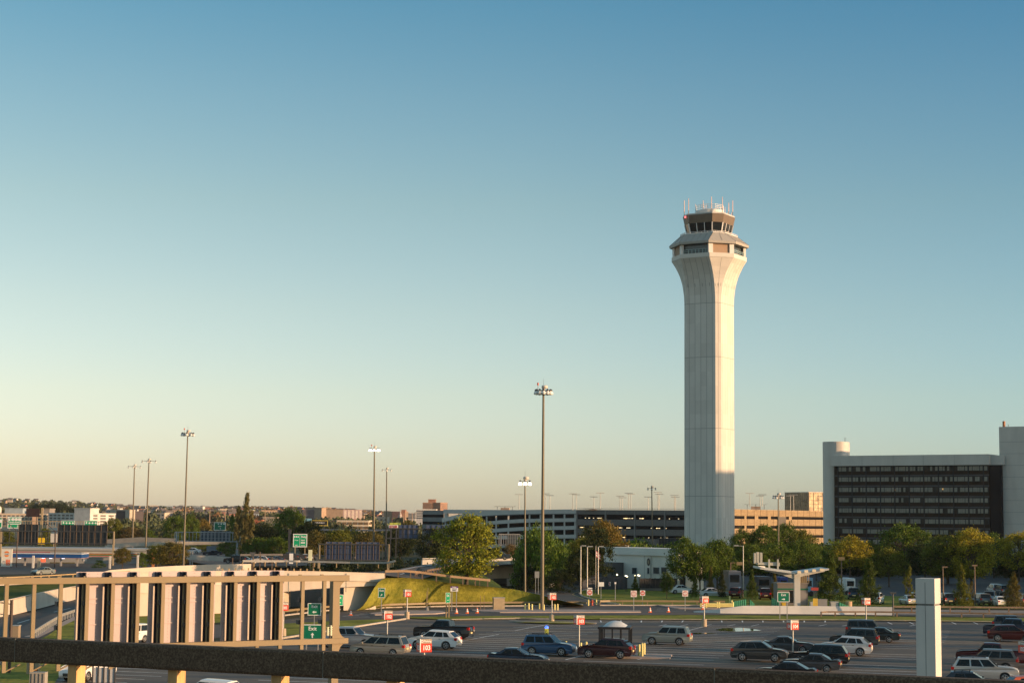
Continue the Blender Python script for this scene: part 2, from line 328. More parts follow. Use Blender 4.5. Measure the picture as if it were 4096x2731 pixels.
loftline('grass_embankment',[(-150,2352,225),(0,2338,232),(100,2335,240),(300,2332,262),(420,2332,270),(600,2333,275)],
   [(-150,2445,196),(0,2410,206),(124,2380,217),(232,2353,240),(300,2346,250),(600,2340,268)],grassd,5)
# ramp road behind the first bridge and the road under the second
def ribbon(name,pts,m): b=MB(); b.poly([P(*p) for p in pts]); return b.build(name,m,kind='structure')
def strips(name,A,B_,m,kind='structure'):
    b=MB(); b.loft([[P(*p) for p in A],[P(*p) for p in B_]],closed=False); return b.build(name,m,kind=kind)
strips('ramp_road',[(1530,2298,240),(1600,2307,245),(1680,2316,252),(1760,2292,272),(1830,2270,292),(2100,2252,315),(2330,2262,330)],
               [(1400,2290,245),(1560,2282,262),(1620,2270,285),(1700,2256,315),(1830,2247,338),(2100,2240,340),(2330,2240,350)],roadm)
mk=MB()
def pl(a,c,w=.2):
    a=P(*a)+Vector((0,0,.05)); c=P(*c)+Vector((0,0,.05)); d=(c-a).normalized(); n=Vector((d.y,-d.x,0)).normalized()*w/2; mk.quad(a-n,c-n,c+n,a+n)
pl((1560,2290,258),(1660,2268,292),.3); pl((1660,2268,292),(1758,2255,320),.3); pl((1648,2286,265),(1664,2282,269)); pl((1602,2297,252),(1618,2292,256)); pl((1600,2263,300),(1740,2262,306),.2)
mk.build('road_marking',line,kind='structure')
strips('highway',[(860,2264,342),(1000,2262,350),(1130,2262,352),(1320,2258,350)],[(745,2240,415),(900,2244,416),(1050,2242,418),(1300,2236,425)],roadm)
strips('highway',[(640,2212,425),(760,2224,432),(900,2232,435)],[(640,2196,500),(760,2204,505),(900,2212,505)],roadm)
# highway band beyond the bridge
sheet('highway',[(-400,2300),(0,2297),(440,2290),(640,2258),(700,2240),(1000,2262),(1300,2262),(1560,2258),(1700,2242),(1300,2232),(1000,2228),(800,2200),(640,2200),(420,2190),(0,2262),(-400,2270)],.02,roadm)
# ================================================================ control tower
D_T=470.0; sT=F/D_T
def zat(py,d=D_T,px=2835): return P(px,py,d).z
t0=XZ(2838,D_T,0)
tower=thing('control_tower','tall concrete airport control tower with a flared top and dark glass cab','tower',t0,R(-30.8))
def octo(L,c,z):
    a=L/2; k=c/math.sqrt(2); q=a+k
    return [(-a,-q,z),(a,-q,z),(q,-a,z),(q,a,z),(a,q,z),(-a,q,z),(-q,a,z),(-q,-a,z)]
def tint(i,base): return mat(f'panel_concrete_{i}',tuple(b_*f for b_,f in zip((.40,.385,.35),(1,1,1))) if 0 else tuple(x*base for x in (.64,.61,.55)),.85,var=.04,scale=2.5,stretch=(1,1,.5))
pan=[tint(0,1.0),tint(1,.96),tint(2,1.03),tint(3,.93)]
jm=mat('panel_joint',(.30,.29,.27),.9,var=0)
prof=[(0,1.66),(66,1.66),(70.4,1.6)]; 
cw={1500:22,1400:25,1300:31,1250:35,1200:41,1150:48,1100:57,1050:68,1000:80,945:96}
lev=[(0.0,1.66)]
zz=[zat(y) for y in (2070,1898,1850,1720,1660,1550,1435,1380,1222)]
for z in sorted(zz): lev.append((z,1.66))
for k in (1500,1400,1300,1250,1200,1150,1100,1050,1000,945): lev.append((zat(760+k/3.267),cw[k]/math.cos(R(20.7))/sT ))
lev=sorted(set(lev)); lev=[l for i,l in enumerate(lev) if i==0 or l[0]-lev[i-1][0]>.3]
# c values of the flare are in enlarged pixels
lev=[(z,c) for z,c in lev]
# shaft rows: split long rows so that single cast panels show
rows=[]
for (z0,c0),(z1,c1) in zip(lev[:-1],lev[1:]):
    n=max(1,round((z1-z0)/4.9)) if c0==c1 else 1
    for i in range(n): rows.append((z0+(z1-z0)*i/n,c0+(c1-c0)*i/n,z0+(z1-z0)*(i+1)/n,c0+(c1-c0)*(i+1)/n))
b=MB(); j=MB(); LT=8.5; pr=random.Random(3)
for ri,(z0,c0,z1,c1) in enumerate(rows):
    A=octo(LT,c0,z0); B_=octo(LT,c1,z1)
    for f in range(8):
        n=5 if f%2==0 else 2
        if f%2==0: off=[0,.1,.3,.5,.7,.9,1]; 
        else: off=[0,.5,1]
        for i in range(len(off)-1):
            q=[Vector(A[f]).lerp(Vector(A[(f+1)%8]),off[i]),Vector(A[f]).lerp(Vector(A[(f+1)%8]),off[i+1]),Vector(B_[f]).lerp(Vector(B_[(f+1)%8]),off[i+1]),Vector(B_[f]).lerp(Vector(B_[(f+1)%8]),off[i])]
            b.k=pr.choice([0,0,0,1,1,2,3]); b.quad(*q)
            if i>0:
                nn=(q[1]-q[0]).cross(q[3]-q[0]).normalized(); w=(q[1]-q[0]).normalized()*.05
                if z1>66 or 1: j.quad(q[0]-w+nn*.012,q[0]+w+nn*.012,q[3]+w+nn*.012,q[3]-w+nn*.012)
b.build('shaft',pan,tower); 
for zj in [zat(y) for y in (1222,1435,1717,1985)]:
    o=octo(LT,1.66,0)
    for f in range(8):
        p=Vector(o[f]); q=Vector(o[(f+1)%8]); nn=Vector(((p+q).x,(p+q).y,0)).normalized()*.015
        j.quad(p+nn+Vector((0,0,zj-.06)),q+nn+Vector((0,0,zj-.06)),q+nn+Vector((0,0,zj+.06)),p+nn+Vector((0,0,zj+.06)))
for f in (0,2,1):   # little slots in the flare
    c_=2.4; o=octo(LT,c_,0); p=Vector(o[f]); q=Vector(o[(f+1)%8]); nn=Vector(((p+q).x,(p+q).y,0)).normalized()
    for i in ((.1,.35,.6,.85) if f!=1 else (.35,.7)):
        x=p.lerp(q,i)+nn*.25; w=(q-p).normalized()*.07; z=zat(1150); up=Vector((0,0,.9))+nn*.25
        j.quad(x-w+Vector((0,0,z-.5)),x+w+Vector((0,0,z-.5)),x+w+Vector((0,0,z-.5))+up,x-w+Vector((0,0,z-.5))+up)
j.build('panel_joint',jm,tower)
zB0=zat(1054); zB1=zat(1031); cT=6.9
b=MB(); b.loft([octo(LT+.02,cT+.02,zat(1049)),octo(LT+.12,cT+.06,zat(1047)),octo(LT+.12,cT+.06,zB1)],cap=True); b.build('gallery_floor_band',pan[1],tower)
zG=zB1; zE=zat(994)
b=MB(); b.loft([octo(LT-1.2,cT-.8,zG-.3),octo(LT-1.2,cT-.8,zE+.3)]); b.build('gallery_glass',mat('gallery_glass',(.05,.07,.08),.15,var=.4,scale=1.2,spec=.6),tower)
o=octo(LT,cT,0)
tanp=mat('tower_tan_panel',(.36,.25,.17),.8,var=.06); wc=mat('tower_white',(.72,.71,.68),.7,var=.05)
for f in (1,3,5,7):
    p=Vector(o[f]); q=Vector(o[(f+1)%8]); n=Vector(((p+q).x,(p+q).y,0)).normalized(); d=(q-p).normalized()
    b=MB(); b.add([p+d*1-n*.5+Vector((0,0,zG-.2)),q-d*1-n*.5+Vector((0,0,zG-.2)),q-d*1-n*.5+Vector((0,0,zE+.2)),p+d*1-n*.5+Vector((0,0,zE+.2))],[(0,1,2,3)]); b.build('gallery_wall_panel',tanp,tower)
for f in (1,3,5,7):
    p=Vector(o[f]); q=Vector(o[(f+1)%8]); d=(q-p).normalized(); n=Vector(((p+q).x,(p+q).y,0)).normalized()
    for a,e in ((p,d),(q,-d)):
        b=MB(); c_=a+e*.45-n*.5; s_=.62; M=Matrix.Rotation(math.atan2(d.y,d.x),4,'Z'); 
        b.box(-s_,-.35,zG-.2,s_,.35,zE+.2,Matrix.Translation((c_.x,c_.y,0))@M); b.build('gallery_column',wc,tower)
for f in (0,2,4,6):
    b=MB(); p=Vector(o[f])*.97; q=Vector(o[(f+1)%8])*.97
    for i in range(9):
        x=p.lerp(q,i/8); b.box(x.x-.05,x.y-.05,zG,x.x+.05,x.y+.05,zG+1.1)
    b.bar((p.x,p.y,zG+1.1),(q.x,q.y,zG+1.1),.08); b.bar((p.x,p.y,zG+.6),(q.x,q.y,zG+.6),.05)
    b.build('gallery_railing',mat('teal_rail',(.35,.5,.5),.5),tower)
zS0=zat(985); zS1=zat(948)
skm=mat('skirt_roof',(.38,.36,.32),.7,var=.06,scale=.6); b=MB()
b.loft([octo(LT+.2,7.75,zE),octo(LT+.2,7.9,zS0),octo(LT-.1,3.4,zS1)],cap=True); b.build('skirt_roof',skm,tower)
j=MB()
A=octo(LT+.2,7.9,zS0); B_=octo(LT-.1,3.4,zS1)
for f in range(8):
    n=5 if f%2==0 else 2
    for i in range(n+1 if f%2==0 else n):
        p=Vector(A[f]).lerp(Vector(A[(f+1)%8]),i/n); q=Vector(B_[f]).lerp(Vector(B_[(f+1)%8]),i/n); j=MB(); j.bar(p+Vector((0,0,.03)),q+Vector((0,0,.03)),.07); j.build('roof_seam',mat('roof_seam',(.27,.25,.22),.7,var=0),tower)
b=MB(); o2=octo(LT-.1,3.4,zS1); 
for f in range(8):
    p=Vector(o2[f]); q=Vector(o2[(f+1)%8]); b.bar(p+Vector((0,0,.5)),q+Vector((0,0,.5)),.1,.1); b.bar(p+Vector((0,0,.12)),q+Vector((0,0,.12)),.12,.2)
    for i in range(5): x=p.lerp(q,i/5); b.box(x.x-.06,x.y-.06,zS1,x.x+.06,x.y+.06,zS1+.4)
b.build('walkway_rail',wc,tower)
# cab
zC0=zS1; zC1=zat(903); zC2=zat(872)
def cabr(Lx,c,z): return octo(Lx,c,z)
b=MB(); b.loft([cabr(6.3,2.5,zC0-.2),cabr(7.0,3.0,zC1)],cap=True); b.build('cab_glass',glassd,tower)
brz=mat('bronze_fascia',(.17,.13,.095),.5,metal=.2,var=.08,scale=1)
b=MB(); b.loft([cabr(7.05,3.05,zC1),cabr(7.5,3.35,zC2),cabr(7.4,3.3,zC2+.15)],cap=True); b.build('cab_fascia',brz,tower)
A=cabr(6.34,2.54,zC0-.2); B_=cabr(7.04,3.04,zC1)
for f in range(8):
    n=3 if f%2==0 else 1
    for i in range(n):
        p=Vector(A[f]).lerp(Vector(A[(f+1)%8]),i/n); q=Vector(B_[f]).lerp(Vector(B_[(f+1)%8]),i/n); m=MB(); m.bar(p,q,.26 if i==0 else .16); m.build('cab_mullion',wc,tower)
b=MB(); b.loft([octo(7.3,3.35,zC2+.16),octo(7.3,3.35,zC2+.5)],cap=True); b.build('cab_roof',mat('roof_grey',(.5,.5,.48),.7),tower)
zD=zat(846)
b=MB(); M=Matrix.Translation((0.3,0,0)); b.lathe([(0.01,zC2+.2),(4.0,zC2+.2),(4.1,zD-.1),(4.1,zD),(0.01,zD)],8,M); b.build('roof_drum',wc,tower)
b=MB()
for k in range(8):
    a0,a1=[2*math.pi*(i)/8 for i in (k,k+1)]; r=3.9
    if k in (3,): continue
    for h in (.5,.95,1.4): b.bar((.3+r*math.cos(a0),r*math.sin(a0),zD+h),(.3+r*math.cos(a1),r*math.sin(a1),zD+h),.09)
    for i in range(3):
        a=a0+(a1-a0)*i/3; x=(.3+r*(math.cos(a0)*(1-i/3)+math.cos(a1)*i/3),r*(math.sin(a0)*(1-i/3)+math.sin(a1)*i/3)); b.bar((x[0],x[1],zD),(x[0],x[1],zD+1.45),.09)
b.build('roof_railing',wc,tower)
Mi=(Matrix.Translation(t0)@Matrix.Rotation(R(-30.8),4,'Z')).inverted()
pk=mat('antenna_tip',(.75,.5,.42),.5,var=.05)
for (x,y0,y1,dd) in ((448,135,385,-3),(503,112,370,-4),(595,183,300,2),(695,140,300,3),(732,195,300,1),(803,88,345,-5),(945,90,350,-5),(980,222,350,0),(1028,168,360,-1),(1080,140,385,1),(1018,290,360,0),(1065,295,380,2)):
    px=2600+x/3.267; a=Mi@P(px,760+y0/3.267,D_T+dd); c_=Mi@P(px,760+y1/3.267,D_T+dd)
    m=MB(); th=.11 if y1-y0>150 else .07
    m.tube((a.x,a.y,c_.z-1.0),(a.x,a.y,c_.z+(a.z-c_.z)*.4),th*.9,n=6); m.k=1; m.tube((a.x,a.y,c_.z+(a.z-c_.z)*.4),a,th,th*.8,n=6); m.build('antenna',[mat('antenna_pole',(.2,.2,.2),.5),pk],tower)
m=MB(); a=Mi@P(2600+460/3.267,760+355/3.267,D_T-3); m.lathe([(0.01,a.z-.3),(.25,a.z-.2),(.25,a.z+.2),(.01,a.z+.3)],8,Matrix.Translation((a.x,a.y,0))); m.build('beacon',mat('red_beacon',(.8,.05,.05),.3,var=0,emit=(1,.15,.15),es=1.5),tower)
# ================================================================ dark hotel on the right
pa=P(3336,1823,545); pb=P(3955,1812,519); pe=Vector((pb.x-pa.x,pb.y-pa.y,0)); Wd=pe.length; ang=math.atan2(pe.y,pe.x)
H0=pa.z; 
hotel=thing('office_building','dark glass slab building with grey concrete roof band and blank end towers','building',(pa.x,pa.y,0),ang)
hc=mat('hotel_concrete',(.56,.53,.48),.85,var=.07,scale=2.5,stretch=(1,1,.3)); brw=mat('hotel_brown_panel',(.032,.021,.014),.7,var=.15,scale=3,spec=.12); dkm=mat('hotel_dark',(.006,.006,.009),.6,var=0,spec=.2)
zt=H0; zb_=zat(1861,532,3640)
b=MB(); b.box(-.6,-.8,zb_,Wd+.2,14,zt); b.build('roof_band',hc,hotel)
for x in (9.5,19.5,29,38.6): b=MB(); b.box(x-.04,-.83,zb_,x+.04,-.8,zt); b.build('panel_joint',jm,hotel)
b=MB(); b.box(0,0,0,Wd,13.5,zb_); b.build('wall',brw,hotel)
pitch=(zat(1861,532,3640)-zat(2155,532,3640))/7.0
wg=mat('hotel_window',(.035,.033,.028),.4,var=.4,scale=1.3,spec=.15,det=2); mull=mat('hotel_mullion',(.008,.01,.018),.5,var=0); sill=mat('hotel_sill',(.05,.052,.058),.6,var=.1)
curt=mat('hotel_curtain',(.25,.24,.20),.7,spec=.1,var=.15,scale=.9,det=2)
bw=Wd/10.65; x0=1.3-bw*.0
lit=mat('lamp_warm',(1,.6,.2),.4,var=0,emit=(1,.5,.12),es=.35)
hr=random.Random(5)
for r_ in range(8):
    z1=zb_-.25-r_*pitch; z0=z1-pitch*.47
    b=MB(); b.box(0,-.12,z0-pitch*.48,Wd,-.02,z0-pitch*.33); b.build('sill_band',sill,hotel)
    for c_ in range(11):
        xa=x0+c_*bw; xb=min(xa+bw,Wd-.2)
        if xa>Wd-.6: continue
        b=MB(); b.k=2; b.box(xa,-.06,z0,xb,-.01,z1)
        for (s,e) in ((.05,.25),(.29,.74),(.78,.95)):
            q0=xa+bw*s; q1=xa+bw*e
            if q1>Wd-.2: continue
            n=1 if e-s<.3 else 3
            for i in range(n):
                b.k=1 if hr.random()<.86 else 0; a0=q0+(q1-q0)*i/n; a1=q0+(q1-q0)*(i+1)/n-(.03 if n>1 else 0); b.box(a0,-.09,z0+.12,a1,-.07,z1-.1)
        b.build('window',[wg,curt,mull],hotel)
b=MB()
for c_ in range(12):
    xa=x0+c_*bw
    if xa<Wd: b.box(xa-.12,-.22,zb_-8*pitch,xa+.12,-.1,zb_)
b.build('mullion',mull,hotel)
# lamps seen in two windows
for px,py in ((3376+585/3.267,1650+1003/3.267),(3376+1350/3.267,1650+1000/3.267)):
    q=hotel.matrix_world
    pt=Matrix.Translation((pa.x,pa.y,0))@Matrix.Rotation(ang,4,'Z'); inv=pt.inverted(); l=inv@P(px,py,530); 
    m=MB(); m.box(l.x-.15,-.14,l.z-.25,l.x+.15,-.1,l.z+.25); m.build('lamp',lit,hotel)
# rounded stair tower at the left end
q0=P(3293,1767,550); q1=P(3390,1770,556)
l0=inv@q0; hz=q0.z
b=MB(); b.smooth=False
pts=[(3.2,1.2),(3.2,9.5),(-2,9.5)]
cx,cy,r=-.2,4.4,3.6
pts=[(3.6,-.4+8.2),(0,8.2)]+[(cx-.0+ r*math.cos(t)*1.0,cy+r*1.05*math.sin(t)) for t in np.linspace(R(95),R(268),14)]+[(3.6,.65)]
pts=[(x-.35,y) for x,y in pts]
vs=[(x,y) for x,y in pts]
n=len(vs); b.smooth=True; b.add([(x,y,0) for x,y in vs]+[(x,y,hz) for x,y in vs],[(i,(i+1)%n,n+(i+1)%n,n+i) for i in range(n)]); b.smooth=False; b.add([(x,y,hz) for x,y in vs],[tuple(range(n))])
so_=b.build('stair_tower',hc,hotel)
so_.location=(-1.2,.3,0)
b=MB(); 
for x in (1.6,2.0): b.bar((x,4.9,hz-6),(x,4.9,hz+1.3),.06)
b.bar((1.6,4.9,hz+1.3),(2,4.9,hz+1.3),.06); b.build('ladder',dksteel,hotel)
# right: recessed dark bay, then blank concrete tower
b=MB(); b.box(Wd+.05,.4,0,Wd+3.4,9,zb_-.02); b.build('recessed_bay',dkm,hotel)
b=MB(); b.box(Wd+.25,1.2,zb_,Wd+4.2,13,zt-.35); b.build('link_band',hc,hotel)
zt2=P(4000,1707,520).z; l2=inv@P(4001,1900,520)
b=MB(); b.box(l2.x,l2.y-.5,0,l2.x+22,l2.y+16,zt2); b.build('end_tower',hc,hotel)
b=MB()
for k in range(9): z=P(4000,1707+(1768-1707)*1.0+k*46.5,520).z; b.box(l2.x-.01,l2.y-.53,z-.04,l2.x+22,l2.y-.5,z+.04)
b.build('panel_joint',mat('joint_soft',(.25,.26,.26),.9,var=0),hotel)
b=MB(); l3=inv@P(4012,1700,522); b.tube((l3.x,l3.y+1,zt2-.1),(l3.x,l3.y+1,zt2+1.9),.42,n=10); b.build('chimney',mat('copper_flue',(.35,.14,.06),.6),hotel)
b=MB(); b.tube((l3.x+1.3,l3.y+1,zt2-.1),(l3.x+1.3,l3.y+1,zt2+.6),.07,n=6); b.bar((l3.x+1.1,l3.y+1,zt2+.9),(l3.x+1.3,l3.y+1,zt2+.5),.06); b.bar((l3.x+1.5,l3.y+1,zt2+.9),(l3.x+1.3,l3.y+1,zt2+.5),.06); b.build('vent',dksteel,hotel)
# ================================================================ parking garages
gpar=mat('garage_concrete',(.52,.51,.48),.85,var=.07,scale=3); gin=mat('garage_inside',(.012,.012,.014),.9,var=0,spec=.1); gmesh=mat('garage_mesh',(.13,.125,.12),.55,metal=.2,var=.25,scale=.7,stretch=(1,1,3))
gtan=mat('garage_tan',(.32,.235,.13),.8,var=.22,scale=1.2,stretch=(1,1,2.5))
def front(pxa,da,pxb,db):
    a=XZ(pxa,da); c_=XZ(pxb,db); e=c_-a; return a,e.length,math.atan2(e.y,e.x)
# dark mesh-clad block
a,Wg,an=front(2305,645,2745,618); zr=P(2305,2038,645).z
g1=thing('parking_garage','long dark mesh clad parking garage behind the control tower','parking garage',a,an)
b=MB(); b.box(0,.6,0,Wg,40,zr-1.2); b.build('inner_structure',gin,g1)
Lh=3.42
for k in range(5):
    z1=zr-.0-k*Lh; b=MB(); b.box(0,0,z1-2.05 if k else z1-1.5,Wg,.25,z1-.0 if k else z1); b.build('mesh_screen',gmesh,g1)
    b=MB(); b.box(0,-.05,z1-2.2 if k else z1-1.65,Wg,.3,z1-2.06 if k else z1-1.52); b.build('spandrel_edge',mat('steel_grey',(.12,.12,.13),.5),g1)
for i in range(5):
    x=i*Wg/3.72+.2
    if x<Wg: b=MB(); b.box(x-.25,-.12,0,x+.25,.5,zr-.3); b.build('column',mat('column_dark',(.20,.19,.18),.7),g1)
b=MB(); b.bar((0,.1,zr+.55),(Wg,.1,zr+.55),.09); b.bar((0,.1,zr+.25),(Wg,.1,zr+.25),.07)
for i in range(30): b.bar((Wg*i/29,.1,zr),(Wg*i/29,.1,zr+.55),.06)
b.build('roof_railing',gal,g1)
gr=random.Random(11); gl1=mat('garage_light',(1,.85,.6),.5,var=0,emit=(1,.75,.4),es=.9); 
for k in range(1,5):
    b=MB()
    for i in range(16):
        x=gr.uniform(1,Wg-2); ww=gr.choice([.25,.3,.6,1.6]); b.box(x,.35,zr-k*Lh+.35,x+ww,.58,zr-k*Lh+.55)
    b.build('ceiling_light',gl1,g1)
# sunlit tan block
a,Wg,an=front(2925,600,3300,652); zr=P(2925,2035.5,600).z
g2=thing('parking_garage','sunlit tan parking garage between the control tower and the dark building','parking garage',a,an)
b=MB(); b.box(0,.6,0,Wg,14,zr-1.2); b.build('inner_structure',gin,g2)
for k in range(5):
    z1=zr-k*3.3; b=MB(); b.box(0,0,z1-2.25,Wg,.4,z1); b.build('parapet',gtan,g2)
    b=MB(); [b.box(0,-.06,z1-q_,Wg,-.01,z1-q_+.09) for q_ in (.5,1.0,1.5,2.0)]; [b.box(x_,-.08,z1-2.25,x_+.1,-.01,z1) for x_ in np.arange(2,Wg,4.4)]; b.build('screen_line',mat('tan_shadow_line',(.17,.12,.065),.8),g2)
    b=MB()
    for x,w in ((.5,1.8),(9.0,1.3),(16,2.3),(25,2.0),(33,4.5),(40,2)): b.box(x,.15,z1-3.3,x+w,.42,z1-2.26)
    b.build('column',gtan,g2)
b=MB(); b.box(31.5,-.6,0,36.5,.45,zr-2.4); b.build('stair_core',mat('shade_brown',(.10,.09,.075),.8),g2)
# curved concrete garage with ramp
def curve(pts,off=0.0):
    q=[XZ(px,d) for px,d in pts]; return q
cv=[(1768,690),(1790,682),(1840,672),(1920,664),(2000,658),(2080,654),(2160,651),(2240,648),(2304,645)]
g3=thing('parking_garage','curved pale concrete parking garage with a sloping ramp behind the maple tree','parking garage',XZ(2080,654))
def cband(name,pts,zf,h,th,m,parent):
    q=curve(pts); b=MB(); rings=[]
    for (px,d),p in zip(pts,q):
        z=P(px,zf(px),d).z; rings.append([p+Vector((0,0,z-h)),p+Vector((0,0,z)),p+Vector((0,th,z)),p+Vector((0,th,z-h))])
    b.loft(rings,closed=True,cap=True); return b.build(name,m,parent,rec=True)
itp=lambda xs,ys: (lambda x: float(np.interp(x,xs,ys)))
f0=itp([1768,1800,1850,1900,1950,2010,2100,2304],[2072,2064,2053,2048,2044,2041,2038,2036]); 
cband('ramp_parapet',cv,f0,1.55,.5,gpar,g3)
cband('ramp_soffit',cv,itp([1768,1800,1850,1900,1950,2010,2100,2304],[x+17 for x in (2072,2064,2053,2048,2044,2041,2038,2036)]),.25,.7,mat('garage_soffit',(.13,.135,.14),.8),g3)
cv2=[c for c in cv if c[0]>=1920]
for k,yy in enumerate((2080,2111,2147,2182,2215)):
    cc=cv if k==0 else cv2
    ff=itp([1768,1900,2000,2100,2304],[yy+20,yy+8,yy+1,yy-5,yy-9]) if k<2 else itp([1768,2000,2100,2304],[yy-4,yy-6,yy-8,yy-10])
    if k==0: ff=itp([1768,1830,1940,2000,2100,2304],[2098,2090,2086,2080,2074,2071])
    cband('floor_parapet',cc,ff,1.35,.4,gpar,g3)
q=[p+Vector((0,2.5,0)) for p in curve(cv)]; b=MB(); b.loft([[p,p+Vector((0,0,P(px,f0(px)+6,d).z)),] for p,(px,d) in zip(q,cv)],closed=False); 
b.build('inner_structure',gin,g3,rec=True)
for px in (1782,1802,1836,1947,1985,2034,2118,2162,2214,2258,2300):
    p=XZ(px,float(np.interp(px,[c[0] for c in cv],[c[1] for c in cv]))+.6); b=MB(); b.box(p.x-.3,p.y-.3,0,p.x+.3,p.y+.3,P(px,f0(px)+12,p.y).z); b.build('column',gpar,g3,rec=True)
a,Wg,an=front(1773,705,1868,700); zr=P(1790,2037,705).z
b=MB(); M=Matrix.Translation(a)@Matrix.Rotation(an,4,'Z'); b.box(0,0,zr-1.55,60,30,zr,M); b.build('upper_deck',gpar,g3,rec=True)
b=MB()
for x in (0.2,): b.box(x,.4,0,x+1.4,1.6,zr-1.6,M)
b.build('column',gpar,g3,rec=True)
a,Wg,an=front(1690,760,1775,755); zr=P(1700,2040,760).z
g4=thing('parking_garage','low grey garage block at the left of the curved garage','parking garage',a,an); b=MB(); b.box(0,0,0,Wg,20,zr); b.build('wall',mat('garage_grey',(.20,.21,.21),.8),g4)
for k in range(3): b=MB(); b.box(.2,-.05,zr-3-k*3,Wg,-.01,zr-1.8-k*3); b.build('opening',gin,g4)
# roof-top shelters on the garages
def roofshelter(px0,px1,ytop,ybot,d,label):
    a=P(px0,ybot,d); c_=P(px1,ybot,d); W=(c_-a).x; h=P(px0,ytop,d).z-a.z
    t=thing('roof_canopy',label,'canopy',a,R(-8),'canopies on the garage roof')
    b=MB(); n=7
    for i in range(n): x=W*i/n; b.add([(x,0,h-.25),(x+W/n*.8,0,h),(x+W/n*.8,3.5,h),(x,3.5,h-.25)],[(0,1,2,3)]); b.add([(x,0,h-.35),(x+W/n*.8,0,h-.1),(x+W/n*.8,0,h),(x,0,h-.25)],[(0,1,2,3)])
    b.build('louvre_roof',[gal],t)
    for x in (W*.14,W*.5,W*.85): b=MB(); b.box(x-.1,1,0,x+.1,1.2,h-.2); b.build('post',gal,t)
    b=MB(); b.box(W*.3,1,0,W*.7,2.5,h*.55); b.build('cabin',mat('cabin_tan',(.45,.33,.25),.7),t)
roofshelter(1975,2062,2023,2038,660,'slatted canopy on the curved garage roof, above the maple tree')
roofshelter(2330,2410,2031,2040,640,'slatted canopy on the dark garage roof, left of the control tower')
roofshelter(2975,3070,2014,2036,612,'slatted canopy on the sunlit garage roof, right of the control tower')
def rooflamp(i,px,yt,yb,d):
    b=thing('roof_lamp_post','slim double headed lamp post on the garage roof','lamp post',P(px,yb,d),R(rnd.uniform(-10,10)),'lamp posts on the garage roofs')
    h=P(px,yt,d).z-P(px,yb,d).z
    m=MB(); m.tube((0,0,-.5),(0,0,h),.13,.1,n=6); m.build('pole',gal,b)
    for s in (-1,1): m=MB(); m.box(min(0,s*1.5),-.2,h-.1,max(0,s*1.5),.2,h+.1); m.build('lamp_head',gal,b)
rl=[(2040+x/3.267,1950+a_/3.267,1950+c_/3.267,640) for x,a_,c_ in ((117,88,262),(465,78,262),(520,100,272),(820,78,282),(865,90,262),(1095,118,266),(1180,68,252),(1437,108,275),(1465,128,275),(1550,70,262),(1578,83,262),(1807,120,282),(1934,60,275),(1950,85,268),(2150,100,275),(2162,123,275))]
rl+=[(2720+x/3.267,1950+a_/3.267,1950+c_/3.267,640) for x,a_,c_ in ((910,72,225),(1047,105,225),(1075,90,225),(1443,105,280),(1485,92,285),(1850,105,300))]
pos=['right of the first short mast','just right of the tall central mast','second right of the tall central mast','above the join of curved and dark garage','with a dark box at its foot, above the dark garage','short, over the orange tree','tall with a white box at its foot','left of a close pair over the dark garage','right of a close pair, shorter','tall, one of two with white boxes','slightly shorter of two with white boxes','lone, just left of the mast beside the tower','tallest, right of the mast beside the tower','shorter, right of the mast beside the tower','left of the last pair before the tower','right of the last pair before the tower','left one on the sunlit garage','shorter of two above the sunlit canopy','taller of two above the sunlit canopy','left one before the glass cube','right one before the glass cube','between the glass cube and the dark building']
for i,(p,q) in enumerate(zip(rl,pos)):
    rooflamp(i,*p); bpy.context.view_layer.objects.active=None
    o=[x for x in C.objects if x.get('category')=='lamp post'][-1]; o['label']='slim roof lamp post '+q
# glass cube building
a,Wg,an=front(3141,715,3236,700); zr=P(3141,1968,715).z
gc=thing('glass_building','gold lit glass cube building behind the sunlit garage','building',a,an)
gg=mat('gold_glass',(.16,.13,.09),.18,metal=.5,var=.6,scale=1.6,spec=.8,det=2)
b=MB(); b.box(0,0,0,Wg,18,zr-.3); b.build('glass_wall',gg,gc)
b=MB(); b.box(-.15,-.15,zr-.3,Wg+.15,18.2,zr); b.build('roof',mat('roof_cream',(.6,.5,.38),.7),gc)
b=MB()
for i in range(13): x=Wg*i/12; b.box(x-.07,-.12,0,x+.07,-.02,zr-.3)
for k in range(9): z=zr-.3-k*1.5; b.box(0,-.1,z-.06,Wg,-.02,z+.06)
for i in range(9): y=18*i/8; b.box(Wg+.02,y-.07,0,Wg+.12,y+.07,zr-.3)
for k in range(9): z=zr-.3-k*1.5; b.box(Wg+.02,0,z-.06,Wg+.1,18,z+.06)
b.build('mullion',mat('mullion_brown',(.10,.08,.055),.6,var=0),gc)
# ================================================================ first bridge (sunlit)
brt=[(560,2287,210),(700,2285,214),(850,2282,218),(1000,2280,222),(1100,2281,224),(1250,2283,226),(1400,2287,228.5),(1540,2292,231)]
def cat_line(pts): return [P(*p) for p in pts]
Q=cat_line(brt)
bridge=thing('bridge','sunlit curved concrete road bridge behind the exit signs and big sign gantry','bridge',Q[4]*1.0)
bridge.location.z=0
def sweep(Q,prof,m,name,parent,**k):
    # prof: list of (offset behind the face, height above the line)
    rings=[]
    for i,p in enumerate(Q):
        t=(Q[min(i+1,len(Q)-1)]-Q[max(i-1,0)]); t.z=0; t.normalize(); n=Vector((-t.y,t.x,0))
        rings.append([p+n*o+Vector((0,0,h)) for o,h in prof])
    b=MB(); b.loft(rings,closed=True,cap=True)
    if parent: return b.build(name,m,parent,rec=True,**k)
    return b.build(name,m,rec=True,**k)
sweep(Q,[(0,-.95),(.12,-.25),(.1,0),(.4,0),(.45,-.95)],concw,'parapet',bridge)
